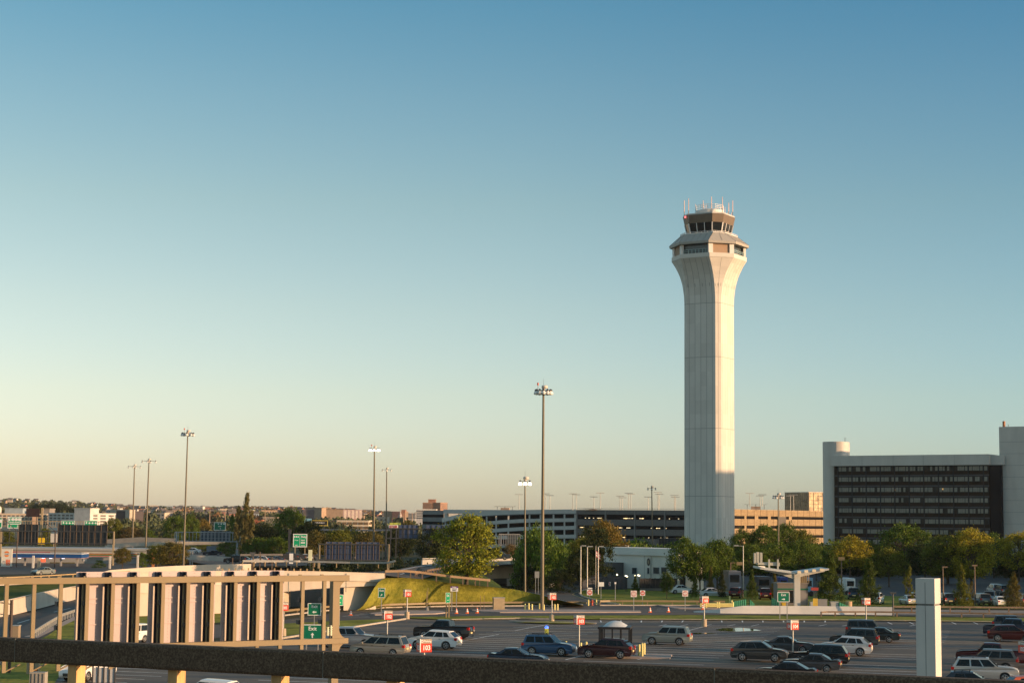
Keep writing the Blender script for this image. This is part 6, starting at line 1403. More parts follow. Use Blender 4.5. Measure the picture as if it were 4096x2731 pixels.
# ================================================================ highway gantries
navy=mat('sign_back_blue',(.075,.105,.19),.55,metal=.2,var=.08,scale=1.5); char=mat('sign_back_charcoal',(.022,.028,.034),.5,metal=.2,var=.2,scale=1.5); dk2=mat('gantry_dark',(.045,.05,.055),.6,var=.1); tn=mat('gantry_tan',(.38,.30,.18),.6,var=.1)
def hgantry(label,px0,px1,d,ytb,ybb,panels,posts,fm,pm,rib=18,z0=0,uprights=True,yb0=None,rm=None,pf=None,name='highway_gantry'):
    a=P(px0,ytb,d); t=thing(name,label,'sign gantry',(a.x,d,z0)); s=F/d
    X=lambda px:P(px,(ytb+ybb)/2,d).x-a.x; Z=lambda py:P((px0+px1)/2,py,d).z-z0
    zt,zb=Z(ytb),Z(ybb); W=X(px1); th=.12
    for z,nm in ((zt,'top_chord'),(zb,'bottom_chord')): b=MB(); b.box(0,-.1,z-th,W,.1,z+th); b.build(nm,fm,t)
    b=MB(); n=max(2,int((px1-px0)/rib/1.0))
    for i in range(n+1): b.box(W*i/n-.07,-.06,zb,W*i/n+.07,.06,zt)
    b.build('lattice',fm,t)
    for px,yb in posts: b=MB(); b.box(X(px)-.2,.0,(P(px,yb,d).z-z0),X(px)+.2,.4,zt+.1); b.build('post',pf or fm,t)
    for p0_,p1_,yt,yb in panels:
        b=MB(); b.box(X(p0_),.2,Z(yb),X(p1_),.26,Z(yt)); b.build('sign_back',pm,t)
        n=max(1,int(round((p1_-p0_)/rib))); b=MB()
        for i in range(n+1): x=X(p0_)+(X(p1_)-X(p0_))*i/n; b.box(x-.06,.05,Z(yb),x+.06,.2,Z(yt))
        b.build('rib',rm or fm,t)
        b=MB()
        for f in (.33,.66): z=Z(yb)+(Z(yt)-Z(yb))*f; b.box(X(p0_),.12,z-.05,X(p1_),.199,z+.05)
        b.build('stiffener',fm,t)
    return t
hgantry('dark sign gantry backs at far left above the gas station',-40,452,420,2124,2172,((73,151,2097,2178),(230,428,2097,2178)),((454,2275),(3,2275)),dk2,char,pf=tn,rib=25,rm=mat('rib_brown',(.13,.09,.055),.7))
hgantry('grey blue truss gantry with ribbed panel left of the poplar',699,960,520,2128,2164,((804,920,2122,2166),),((949,2236),(705,2240)),mat('truss_blue',(.30,.33,.35),.6),mat('panel_blue_dark',(.05,.065,.09),.6),rib=14,rm=mat('truss_blue',(.30,.33,.35),.6))
hgantry('shaded blue sign back gantry above the sunlit bridge, centre left',1276,1553,330,2176,2239,((1304,1405,2167,2240),(1423,1517,2167,2240)),((1276,2272),(1553,2297)),dk2,navy,pf=tn,rib=23,rm=mat('rib_rust',(.16,.12,.10),.6))
hgantry('shaded blue sign back gantry left of the maple tree',1544,1850,400,2114,2153,((1595,1671,2099,2154),(1704,1835,2099,2154)),((1544,2262),(1848,2262)),dk2,navy,rib=21)
hgantry('grey slatted gantry panel between maple and willow',1996,2080,380,2136,2180,((2030,2076,2136,2180),),((2003,2225),),mat('gantry_grey',(.25,.25,.24),.6),mat('panel_grey_dark',(.08,.09,.11),.6),rib=9,rm=mat('slat_tan',(.40,.34,.26),.6))
hgantry('dark gantry with ribbed panel left of the tower foot',2631,2738,560,2152,2180,((2636,2715,2152,2182),),((2732,2210),),dk2,char,rib=12)
hgantry('tan truss gantry behind the green signs at far left',-30,424,640,2084,2106,(),((165,2210),(424,2190)),tn,char,rib=10)
def gsign(label,px0,px1,yt,yb,d,body,m=greenb,lit=False,name='highway_sign'):
    a=P((px0+px1)/2,yb,d); W=(px1-px0)/F*d; h=P((px0+px1)/2,yt,d).z-a.z; t=thing(name,label,'road sign',a,0,'green highway signs')
    b=MB(); b.box(-W/2,-.05,0,W/2,.05,h); b.build('sign_panel',m,t); e=.06*h
    b=MB()
    for (x0,z_0,x1,z_1) in ((-W/2,0,W/2,e),(-W/2,h-e,W/2,h),(-W/2,e,-W/2+e,h-e),(W/2-e,e,W/2,h-e)): b.box(x0,-.07,z_0,x1,-.055,z_1)
    b.build('border',whitel,t); q=MB(); body(q,W,h); q.build('lettering',whitel,t)
    for x in (-W*.35,W*.35): b=MB(); b.box(x-.1,.06,-2.2,x+.1,.16,h*.9); b.build('bracket',tn,t)
    return t
def shields(q,W,h,z,n,s,x0=-.12,dx=.24):
    for i in range(n): q.lathe([(.0001,0),(s,0)],12,Matrix.Translation((W*(x0+dx*i),-.08,z))@Matrix.Rotation(R(90),4,'X')@Matrix.Diagonal((1,.9,1,1)))
def bA(q,W,h): shields(q,W,h,h*.76,3,h*.15); text(q,'TO',-W*.37,-.08,h*.88,h*.12,.02); q.box(-W*.43,-.08,h*.64,-W*.31,-.07,h*.82); text(q,'Newark Garfield',0,-.08,h*.53,h*.13,.03); q.box(-W*.47,-.08,h*.33,W*.47,-.07,h*.41); arrow(q,R(-90),h*.2,Matrix.Translation((-W*.25,-.08,h*.18))); arrow(q,R(-90),h*.2,Matrix.Translation((W*.25,-.08,h*.18)))
def bB(q,W,h): shields(q,W,h,h*.62,3,h*.16); q.box(-W*.4,-.08,h*.5,-W*.3,-.07,h*.85)
gsign('green highway sign with route shields and two down arrows at far left',30,84,2065,2112,636,bA)
gsign('green highway sign cut by the left edge',-40,8,2065,2111,636,bB)
gsign('green highway sign with white shields above the dark sign backs, left',246,298,2081,2107,636,bB)
gsign('green highway sign with small shields above the dark sign backs, right',338,389,2081,2107,636,bB)
def bC(q,W,h): shields(q,W,h,h*.8,3,h*.09); text(q,'Parking',0,-.08,h*.5,h*.14,.01); arrow(q,R(-50),h*.2,Matrix.Translation((W*.05,-.08,h*.22)))
gsign('dark green highway sign with shields above the truss gantry',856,902,2088,2120,530,bC,m=green)
def bD(q,W,h):
    q.box(-W*.035,-.08,0,-W*.015,-.07,h); shields(q,W,h,h*.78,3,h*.06,-.4,.13); text(q,'Port Street',-W*.26,-.08,h*.52,h*.09,.01,sx=.7); text(q,'EXIT',-W*.26,-.08,h*.14,h*.1,.01)
    text(q,'Bway',W*.25,-.08,h*.78,h*.22,.02,sx=.8); text(q,'North',W*.2,-.08,h*.52,h*.15,.02,sx=.8); q.box(W*.05,-.08,h*.28,W*.35,-.07,h*.38); text(q,'Terminal',W*.2,-.08,h*.12,h*.1,.01,sx=.8)
tt=gsign('tall green highway sign in two panels in front of the dark trees',1172,1228,2134,2187,420,bD)
b=MB(); b.box(-2.9,.2,-P(1200,2187,420).z,-2.3,.8,4.2); b.build('post',dksteel,tt)
# ================================================================ gas station and convenience store
D7=430; gsm=mat('store_grey',(.30,.30,.29),.7,var=.08,scale=4)
a=P(-40,2240,D7+6); X=lambda px,d=D7+6:P(px,2240,d).x-a.x; Z=lambda py,d=D7+6,px=300:P(px,py,d).z
t=thing('convenience_store','grey convenience store with orange green and red striped fascia','store',(a.x,a.y,0))
b=MB(); b.box(0,0,0,X(585),14,Z(2200)); b.build('wall',gsm,t); b=MB(); b.box(-.2,-.3,Z(2200),X(587),14.2,Z(2191)); b.build('roof',mat('roof_pale',(.36,.38,.38),.6,var=.1,scale=5),t)
for y0,y1,m_ in ((2213,2206,mat('stripe_cream',(.55,.52,.46),.5)),(2215.5,2211,mat('stripe_orange',(.62,.20,.07),.5)),(2219.5,2215.5,mat('stripe_green',(.02,.22,.09),.5)),(2223,2219.5,mat('stripe_red',(.45,.05,.03),.5)),(2226,2223,mat('stripe_cream',(.55,.52,.46),.5))):
    b=MB(); b.box(X(326),-.4,Z(y0),X(584),-.32,Z(y1)); b.build('fascia_stripe',m_,t)
b=MB(); b.box(X(0),-.2,Z(2211),X(200),-.05,Z(2207)); b.build('red_stripe',mat('stripe_red2',(.35,.06,.05),.5),t)
for px in (346,563): 
    b=MB(); b.box(X(px-7),-.55,Z(2225),X(px+7),-.42,Z(2208)); sgn=b.build('logo_panel',whitel,t); b=MB(); text(b,'7',X(px),-.58,Z(2216.5),1.05,.03); b.build('logo_numeral',red,t)
b=MB(); b.box(X(333),-.1,Z(2242),X(347),-.04,Z(2233)); b.build('number_panel',whitel,t); b=MB(); text(b,'743',X(340),-.12,Z(2237.5),.5,.01); b.build('number',mat('sign_ink',(.08,.08,.09),.5,var=0),t)
b=MB(); b.box(X(310),-.04,0,X(435),-.01,Z(2252)); b.build('shop_window',mat('store_window',(.12,.11,.05),.15,var=.4,scale=1.5),t); b=MB(); b.box(X(200),-.04,0,X(300),-.01,Z(2248)); b.build('shop_window',mat('store_window',(.12,.11,.05),.15,var=.4,scale=1.5),t)
b=MB(); b.box(X(160),-.06,Z(2247),X(182),-.02,Z(2233)); text(b,'L',X(171),-.1,Z(2240),.8,.05); b.build('neon_sign',mat('neon_red',(.8,.06,.03),.4,emit=(1,.08,.03),es=1.2),t)
Dc=410; a=P(40,2230,Dc); X=lambda px:P(px,2230,Dc).x-a.x; Z=lambda py:P(200,py,Dc).z
t=thing('fuel_canopy','blue edged gas station canopy left of the store','canopy',(a.x,a.y,0))
b=MB(); b.box(0,0,Z(2229.5),X(326),7,Z(2214.5)); b.build('blue_fascia',mat('fascia_blue',(.01,.07,.24),.35,var=.05),t); b=MB(); b.box(-.1,-.1,Z(2214.5),X(327),7.1,Z(2212)); b.build('roof_edge',mat('edge_white',(.6,.6,.58),.5),t); b=MB(); b.box(-.05,-.05,Z(2231.5),X(326),7,Z(2229.5)); b.build('under_edge',mat('edge_pinkish',(.35,.22,.22),.5),t)
for px in (90,150,235,300): b=MB(); b.box(X(px)-.2,2,0,X(px)+.2,2.4,Z(2231)); b.build('column',mat('column_grey',(.3,.3,.3),.6),t)
for px in (75,170,200,250): b=MB(); b.box(X(px)-.3,.4,Z(2233),X(px)+.3,1,Z(2231.6)); b.build('light',mat('lamp_white',(.9,.9,.95),.3,emit=(.9,.9,1),es=2),t)
# price sign
d=400; a=P(26,2265,d); t=thing('gas_price_sign','tall white gas price sign with orange emblem at the left edge','price sign',(a.x,a.y,0)); h0=P(26,2264,d).z; h1=P(26,2195,d).z; W=42/F*d
b=MB(); b.box(-W/2,-.2,h0,W/2,.2,h1); b.build('sign_panel',mat('sign_cream',(.75,.72,.62),.4),t); b=MB(); b.box(-W*.3,-.15,0,W*.3,.15,h0); b.build('base',gal,t)
zc=h1-(h1-h0)*.28; b=MB(); M=Matrix.Translation((0,-.22,zc))@Matrix.Rotation(R(90),4,'X'); r0=W*.27
for s in (1,-1): b.poly([M@Vector((r0*math.cos(x),s*r0*math.sin(x),0)) for x in np.linspace(R(22),R(158),12)])
b.build('orange_emblem',mat('emblem_orange',(.85,.22,.03),.4),t)
b=MB(); text(b,'Gulf',0,-.23,zc,W*.22,.0); b.box(-W*.38,-.22,h0+.25*(h1-h0),-W*.12,-.21,h0+.27*(h1-h0)); text(b,'REG',-W*.25,-.23,h0+.3*(h1-h0),W*.12); text(b,'PLUS',-W*.25,-.23,h0+.2*(h1-h0),W*.12); text(b,'SUP',-W*.25,-.23,h0+.1*(h1-h0),W*.12); b.build('lettering',mat('sign_blueish',(.15,.2,.3),.5,var=0),t)
b=MB(); b.box(-W*.05,-.23,h0+.06*(h1-h0),W*.33,-.21,h0+.40*(h1-h0)); b.build('price_panel',mat('price_orange',(.85,.16,.03),.4),t); b=MB(); 
for i in range(3): text(b,'3'+'.'+'59',W*.14,-.25,h0+(.12+.11*i)*(h1-h0),W*.15)
b.build('prices',whitel,t)
def pole(label,px,yt,yb,d,m,w_=.15,head=None,hm=None,name='pole',cat='pole',group=None):
    a=P(px,yb,d); t=thing(name,label,cat,(a.x,a.y,0),0,group); h=P(px,yt,d).z; b=MB(); b.box(-w_,-w_,0,w_,w_,h); b.build('post',m,t)
    if head: b=MB(); hw,hh=head; b.box(-hw,-w_-.05,h-hh,hw,w_+.05,h+.02); b.build('head',hm or m,t)
    return t
wp=mat('pole_white',(.62,.6,.55),.5)
pole('white square pole in front of the blue fuel canopy, left',132,2221,2270,395,wp,.22); pole('cream short pole right of the white pole, under the canopy',155,2230,2270,396,mat('pole_cream',(.45,.38,.27),.6),.3)
pole('white pole in front of the store, middle',439,2223,2270,395,wp,.2); pole('white pole in front of the store, right',550,2219,2270,395,wp,.2)
pole('rusty orange pole with crossbar right of the store',612,2195,2262,395,mat('pole_orange',(.50,.19,.06),.6),.25,(.9,.25))
pole('yellow warning sign glowing between the dark sign backs',162,2150,2260,500,rust,.06,(.9,1.8),mat('warn_yellow',(.85,.55,.02),.4),'warning_sign','sign')
pole('white sign on tan post between the dark sign backs',212,2133,2260,480,tn,.08,(.9,2.4),wp,'white_sign','sign')
pole('tall brown billboard post behind the left hotel',163,2030,2200,650,tn,.35)
pole('white and green sign in front of the dark trees, left one',1164,2213,2262,330,dksteel,.06,(.35,1.9),whitel,'white_sign','sign'); pole('white and green sign in front of the dark trees, right one',1240,2198,2262,330,dksteel,.06,(.35,2.4),mat('sign_pale_yellow',(.8,.82,.55),.4),'white_sign','sign')
for px,l in ((760,'left of two white portal posts by the highway'),(769,'right of two white portal posts by the highway')): pole(l,px,2202,2262,420,gal,.12)
for px,yt,l in ((930,2230,'rusty post in front of the black highway car'),(1013,2225,'thin dark post among the three highway cars'),(1088,2226,'brown post right of the three highway cars'),(1039,2206,'thin grey post behind the highway cars'),(1253,2215,'thin grey post left of the shaded gantry')): pole(l,px,yt,2268,325,rust,.07)
# curved arm street lamps far left
for px,l in ((65,'curved arm street lamp at far left'),(218,'curved arm street lamp between the dark sign backs')):
    d=400; a=P(px,2265,d); t=thing('street_lamp',l,'street lamp',(a.x,a.y,0),0,'street lamps'); h=P(px,2100,d).z; b=MB(); b.tube((0,0,0),(0,0,h-1.5),.14,.1,n=8)
    pts=[Vector((0,0,h-1.5))]+[Vector((-3.6*math.sin(x),0,h-1.5+3.4*(1-math.cos(x))*0+3.2*math.sin(x))) for x in np.linspace(.15,math.pi/2,7)]
    for p,q in zip(pts[:-1],pts[1:]): b.tube(p,q,.07,n=6)
    b.build('pole',mat('lamp_brown',(.08,.05,.035),.6),t); b=MB(); p=pts[-1]; b.box(p.x-1.0,-.2,p.z-.1,p.x,.2,p.z+.1); b.build('lamp_head',tn,t)
# guideway behind centre
q=[P(px,y,650) for px,y in ((1240,2116),(1400,2120),(1600,2119))]; b=MB()
for p,r_ in zip(q[:-1],q[1:]): b.bar(p,r_,1.2,.6)
b.build('guideway',mat('guideway_blue',(.07,.10,.15),.6),rec=True,label='thin dark elevated guideway below the cream office block',cat='guideway')
q=[P(px,y,560) for px,y in ((430,2168),(560,2160),(700,2165))]; b=MB()
for p,r_ in zip(q[:-1],q[1:]): b.bar(p,r_,.6,2.0); 
b.build('viaduct',concd,rec=True,label='far dark viaduct edge between the two left masts',cat='viaduct')
q=[P(px,y,540) for px,y in ((420,2183),(560,2176),(700,2172),(900,2168))]; b=MB()
for p,r_ in zip(q[:-1],q[1:]): b.bar(p,r_,.6,1.2); 
b.build('viaduct_wall',concw,rec=True,label='far sunlit low highway wall left of the truss gantry',cat='barrier')
q=[P(px,y,420) for px,y in ((745,2227),(850,2233),(1000,2240),(1150,2243))]; b=MB()
for p,r_ in zip(q[:-1],q[1:]): b.bar(p,r_,.5,1.2); 
b.build('highway_wall',conc,rec=True,label='grey concrete highway median below the truss gantry',cat='barrier')
# ================================================================ distant buildings
def block(label,px0,px1,yt,d0,d1=None,dep=12,wm=None,wn=None,rows=0,cols=0,yb=None,name='far_building',side=None,roofm=None,winw=.6,winh=.5,sw=True):
    d1=d1 or d0; a=XZ(px0,d0); c_=XZ(px1,d1); W=(c_-a).length; an=math.atan2((c_-a).y,(c_-a).x); h=P((px0+px1)/2,yt,(d0+d1)/2).z; zb=0 if yb is None else P((px0+px1)/2,yb,(d0+d1)/2).z
    t=thing(name,label,'building',a,an); b=MB(); b.box(0,0,-2,W,dep,h); b.build('wall',wm,t); b=MB(); b.box(-.2,-.2,h,W+.2,dep+.2,h+.5); b.build('roof',roofm or wm,t)
    if rows:
        fh=(h-zb)/rows
        for r_ in range(rows):
            b=MB(); z0=zb+fh*(r_+.5-winh/2)
            for c2 in range(cols):
                x=W*(c2+.5)/cols; w2=W/cols*winw/2; b.box(x-w2,-.25,z0,x+w2,-.02,z0+fh*winh)
            if sw:
                m2=max(2,int(dep/4)); 
                for c2 in range(m2): y=dep*(c2+.5)/m2; b.box(W+.02,y-dep/m2*.3,z0,W+.25,y+dep/m2*.3,z0+fh*winh)
            b.build('window_row',wn,t)
    return t
fw=mat('far_window',(.05,.055,.06),.3,var=.2); crm=mat('far_cream',(.50,.42,.33),.8); whm=mat('far_white',(.60,.58,.54),.8); brk=mat('far_brick',(.30,.15,.10),.85); pur=mat('far_purple',(.24,.19,.20),.85); drk=mat('far_dark',(.075,.06,.06),.8); tnn=mat('far_tan',(.36,.26,.18),.85); blu=mat('far_blue',(.35,.42,.46),.7)
block('white hotel with a tall stair tower behind the dark sign backs',196,362,2055,820,800,14,whm,fw,4,10,2100)
block('tall cream stair tower of the white hotel',360,395,2036,798,806,8,whm)
block('white hotel wing at far left behind the green signs',-60,185,2057,820,826,14,crm,fw,4,14,2100)
block('pale blue roof block at far left on the skyline',18,90,2035,1000,1000,12,blu)
block('grey rooftop block right of the dark billboard',170,197,2036,1000,1000,12,mat('far_grey',(.25,.23,.21),.8))
block('white sunlit block of flats left of the leftmost mast',423,478,2040,1500,1500,20,whm,fw,6,6,2072); block('tall cream core of the white block of flats',469,479,2034,1495,1495,10,whm)
block('dark brown block with sunlit end near the leftmost mast',465,540,2045,1300,1300,30,drk); block('sunlit cream end wall beside the dark brown block',518,540,2040,1295,1298,30,crm)
block('left purple brick apartment slab on the horizon',1210,1290,2039,1500,1500,20,pur,fw,9,16,2085); block('tall core between the two purple apartment slabs',1286,1305,2032,1495,1500,16,tnn)
block('right purple brick apartment slab on the horizon',1304,1372,2039,1520,1500,20,pur,fw,9,14,2085); block('sunlit end of the right apartment slab',1372,1395,2039,1500,1560,20,tnn,fw,9,3,2085)
block('cream low office block with tall window bays',1345,1475,2084,900,900,20,mat('office_cream',(.62,.54,.42),.8),mat('office_bay',(.16,.11,.06),.5,var=.3),2,6,2117,winw=.78,winh=.62); block('dark glazed left part of the cream office block',1314,1346,2084,900,900,20,drk)
block('dark brick block left of the church spire',1568,1602,2047,1600,1600,20,mat('far_brick_dark',(.18,.10,.10),.85),fw,6,8,2074); block('brick tower right of the church spire',1605,1620,2040,1600,1600,20,brk); block('sunlit brick block right of the spire',1616,1633,2047,1600,1610,20,tnn,fw,6,3,2074)
block('small grey white block between spire and tall brick building',1633,1662,2053,1500,1500,20,mat('far_greywhite',(.38,.38,.38),.8),fw,4,6,2074)
block('tall brick building on the horizon, left half',1690,1728,2011,1700,1700,24,mat('far_brick_pale',(.42,.25,.17),.85),fw,9,8,2038); block('tall brick building on the horizon, right half',1730,1761,2011,1702,1700,24,mat('far_brick_pale',(.42,.25,.17),.85),fw,9,6,2038); block('topmost penthouse of the tall brick building',1712,1741,1998,1705,1705,16,brk)
block('white banded office block below the tall brick building',1690,1744,2038,1200,1200,18,whm,mat('far_band',(.30,.28,.26),.6),4,1,2075,winw=.85,winh=.25); block('white block with dark bands left of the banded office',1665,1691,2040,1195,1195,18,mat('far_white2',(.5,.5,.5),.8),fw,4,5,2075)
block('long low grey building on the hill left of the poplar',903,960,2053,1900,1900,20,mat('far_slate',(.16,.18,.21),.8),fw,4,10,2068); block('white low roofed building on the skyline',1010,1040,2040,2300,2300,20,whm); block('pale long building on the skyline right of the poplar',1070,1140,2041,2400,2400,20,crm)
block('red brick warehouse right of the poplar',995,1045,2082,1150,1150,20,mat('far_redbrick',(.38,.13,.07),.85)); block('ornate cream stone building right of the poplar',1052,1105,2070,1300,1300,20,crm,fw,4,7,2100); block('dark low flats behind the ornate building',1020,1070,2070,1450,1450,20,drk,fw,3,8,2085)
a=XZ(1601,1550); a.x=P(1601,2060,1550).x; t=thing('church','pale church spire between the brick blocks','church',a); h=P(1601,2038,1550).z; b=MB(); b.box(-3.2,-3,-1,3.2,3,h*.45); b.build('tower',tnn,t); b=MB(); b.lathe([(3.2,h*.45),(.05,h)],4); b.build('spire',mat('spire_grey',(.3,.26,.24),.8),t)
def billboard(label,px0,px1,yt,yb,d,m,body=None,bm=None,legs=True,border=None):
    a=P((px0+px1)/2,yb,d); W=(px1-px0)/F*d; h=P((px0+px1)/2,yt,d).z-a.z; t=thing('billboard',label,'billboard',(a.x,a.y,0)); b=MB(); b.box(-W/2,-.1,a.z,W/2,.3,a.z+h); b.build('board',m,t)
    for x in (-W*.3,W*.3): b=MB(); b.box(x-.12,0,0,x+.12,.3,a.z); b.build('leg',dksteel,t)
    if border: b=MB(); e=h*.1; [b.box(x0,-.16,z0_,x1,-.11,z1) for x0,z0_,x1,z1 in ((-W/2,a.z,W/2,a.z+e),(-W/2,a.z+h-e,W/2,a.z+h),(-W/2,a.z+e,-W/2+e,a.z+h-e),(W/2-e,a.z+e,W/2,a.z+h-e))]; b.build('border',border,t)
    if body: b=MB(); body(b,W,h,a.z+h/2); b.build('lettering',bm or whitel,t)
    return t
by=mat('board_yellow',(.65,.50,.08),.5); bk=mat('board_black',(.02,.02,.02),.5)
billboard('black billboard with yellow border and parking lettering left of the cream office',1246,1311,2080,2102,700,bk,lambda q,W,h,z:text(q,'theParkingSpot',0,-.2,z+h*.08,h*.3,.01),border=by)
billboard('small pale blue billboard right of the large dark tree',1218,1246,2073,2092,710,mat('board_blue',(.20,.42,.55),.5))
billboard('white storage sign with dark red letters beyond the guideway',1555,1592,2099,2113,415,whitel,lambda q,W,h,z:text(q,'STOR',0,-.2,z,h*.9,.04),mat('letter_red',(.4,.03,.05),.5))
billboard('lime and yellow roadside sign behind the storage sign',1560,1602,2090,2099,700,mat('board_lime',(.55,.6,.1),.5))
billboard('dark back of a billboard at far left above the hotel',104,157,2033,2066,640,mat('board_dark_red',(.03,.015,.015),.7))
billboard('orange and white stepped sign between the green signs',128,148,2066,2098,645,mat('board_orange_white',(.62,.42,.30),.5))
billboard('dark brown back of a low billboard right of the store',586,645,2197,2237,430,mat('board_brown',(.04,.028,.02),.8,var=.3,scale=.8,stretch=(3,1,.2)))
b=MB(); a=P(775,2205,560)
billboard('blue grey back of a road sign under the truss gantry',826,864,2183,2210,515,mat('panel_slate',(.15,.18,.22),.6))
# ================================================================ far hills, woods and houses
def hz(x,y):
    px=2048+x/y*F; base=np.interp(y,[700,1000,1500,2500,3300,4200],[0,0,5,16,24,30])
    f=np.interp(px,[-400,300,560,1300,1800,2200,4400],[34/26,34/26,1,.92,.45,.25,.15]); return base*f+ (math.sin(x*.004+1)*1.8+math.sin(x*.011+y*.002)*1.2)*min(1,max(0,(y-1200)/1000))
b=MB(); b.smooth=True; ys=[900,1000,1200,1500,1900,2300,2800,3300,3800,4200]; rings=[]
for y in ys: rings.append([(x*y/3000,y,hz(x*y/3000,y)+.0) for x in np.linspace(-1500,1600,90)])
b.loft(rings,closed=False); b.build('hills',grassm('hill_ground',(.025,.03,.02),(.10,.08,.05),25),kind='structure')
hr=np.random.RandomState(8)
# woods: leaf clumps spread over the hills
def woods(name,n,ylo,yhi,pxlo,pxhi,sz,m,seed,leaf=70,lsz=.16):
    r=np.random.RandomState(seed); cs=[]
    while len(cs)<n:
        y=r.uniform(ylo,yhi); px=r.uniform(pxlo,pxhi); x=(px-2048)/F*y; s=r.uniform(.7,1.3)*sz; cs.append((x,y,hz(x,y) if y>900 else 0,s))
    cs=np.array(cs); k=len(cs); N=leaf
    u_=r.normal(size=(k*N,3)); u_/=np.linalg.norm(u_,axis=1)[:,None]; rad=r.uniform(.45,1,size=(k*N,1)); S=np.repeat(cs[:,3],N)[:,None]
    cen=np.repeat(cs[:,:3],N,0)+u_*rad*S*np.array([.62,.62,.5]); cen[:,2]+=S[:,0]*.45
    n=len(cen); a=r.normal(size=(n,3)); a/=np.linalg.norm(a,axis=1)[:,None]; bb=np.cross(a,r.normal(size=(n,3))); bb/=np.linalg.norm(bb,axis=1)[:,None]; s=S*r.uniform(.6,1.3,size=(n,1))*lsz
    v=np.stack([cen-a*s-bb*s*.7,cen+a*s-bb*s*.7,cen+a*s+bb*s*.7,cen-a*s+bb*s*.7],1).reshape(-1,3)
    me=bpy.data.meshes.new(name); me.vertices.add(len(v)); me.vertices.foreach_set('co',v.ravel()); me.loops.add(n*4); me.loops.foreach_set('vertex_index',np.arange(n*4)); me.polygons.add(n); me.polygons.foreach_set('loop_start',np.arange(n)*4); me.materials.append(m); me.update(calc_edges=True)
    o=bpy.data.objects.new(name,me); C.objects.link(o); setp(o,kind='stuff',label=None); return o
wm1=mat('wood_far_green',(.065,.08,.028),.8,var=.5,scale=25,island=.5); wm2=mat('wood_far_autumn',(.13,.075,.03),.8,var=.5,scale=25,island=.5)
setp(woods('far_woods',1000,1300,4000,-300,1900,8,wm1,1,80,.12),'distant dark green trees covering the hillside','woods')
setp(woods('autumn_woods',80,1300,3600,450,1900,9,wm2,2,50),'distant rusty autumn trees among the hillside houses','woods')
setp(woods('mid_woods',150,700,1150,420,1760,9,wm1,3,260,.05),'dark green trees at the foot of the distant hill','woods')
setp(woods('garage_woods',110,430,560,2270,3400,6,LM['green'],5,420,.045),'dark trees and shrubs at the foot of the garages','woods')
setp(woods('road_scrub',60,330,420,1230,1830,3.2,LM['dark'],6,320,.05),'dark scrub beside the highway','shrubs')
setp(woods('car_park_shrubs',110,388,425,2690,4300,4.2,LM['dark'],9,420,.045),'dark shrubs and undergrowth behind the parked cars at right','shrubs')
# houses
def housemesh(wm_,rm_):
    b=MB(); b.k=0; b.box(-.5,-.4,-.3,.5,.4,.55); b.add([(-.5,-.4,.55),(-.5,.4,.55),(-.5,0,.9)],[(0,1,2)]); b.add([(.5,-.4,.55),(.5,.4,.55),(.5,0,.9)],[(2,1,0)]); b.k=1; b.add([(-.56,-.46,.52),(.56,-.46,.52),(.56,0,.93),(-.56,0,.93),(-.56,.46,.52),(.56,.46,.52)],[(0,1,2,3),(3,2,5,4)]); b.k=2
    for x in (-.3,0,.3): b.box(x-.08,-.42,.1,x+.08,-.405,.4)
    return b.mesh('house',[wm_,rm_,fw])
rfs=[mat('roof_slate',(.10,.09,.09),.8),mat('roof_brown',(.15,.125,.11),.8),mat('roof_pale',(.36,.38,.38),.6,var=.1,scale=5)]
wls=[(whm,'white'),(crm,'cream'),(mat('house_red',(.30,.13,.09),.85),'red brick'),(tnn,'tan'),(blu,'pale blue'),(mat('house_grey',(.3,.28,.27),.8),'grey')]
HM=[(housemesh(w_,r_),n_) for w_,n_ in wls for r_ in rfs[:2]]
rr=random.Random(21)
hs=[]
for i in range(280):
    me,nm=HM[rr.randrange(len(HM))]
    y=1700+2400*rr.random()**.8; px=rr.uniform(430,1680) if i<250 else rr.uniform(0,430); x=(px-2048)/F*y
    s=rr.uniform(6,9.5); o=bpy.data.objects.new('house',me); C.objects.link(o); o.location=(x,y,hz(x,y)+s*.25+1.5); o.scale=(s,s*.9,s*.72); o.rotation_euler=(0,0,rr.uniform(-.7,.7))
    zs=[(60,'at the far left edge'),(200,'above the left hotel wing'),(330,'above the white hotel'),(430,'beside the hotel stair tower'),(530,'between hotel and leftmost mast'),(600,'beside the two left masts'),(680,'between the second and third masts'),(760,'behind the third mast'),(850,'above the truss gantry'),(940,'just left of the poplar'),(1010,'just right of the poplar'),(1090,'above the dark round trees'),(1170,'over the large dark tree'),(1250,'at the left of the apartment slabs'),(1330,'below the left apartment slab'),(1420,'right of the apartment slabs'),(1510,'around the lit mast'),(1600,'left of the church spire'),(1700,'right of the church spire')]
    zone=next(n_ for l_,n_ in zs if px<l_)
    hgt='low' if y<2300 else ('mid slope' if y<3100 else 'hilltop')
    rf='dark roofed' if me.materials[1].name=='roof_slate' else 'brown roofed'
    setp(o,'%s %s %s house %s'%(hgt,rf,nm,zone),'house','hillside houses')
hs=[o for o in C.objects if o.get('group')=='hillside houses']
from collections import defaultdict
gs_=defaultdict(list)
for o in hs: gs_[o['label']].append(o)
for l_,q_ in gs_.items():
    if len(q_)>1:
        q_.sort(key=lambda o:o.location.x/o.location.y)
        for o,w_ in zip(q_,('leftmost','next','third','fourth','fifth','sixth')): o['label']=l_+', %s'%w_
used=set()
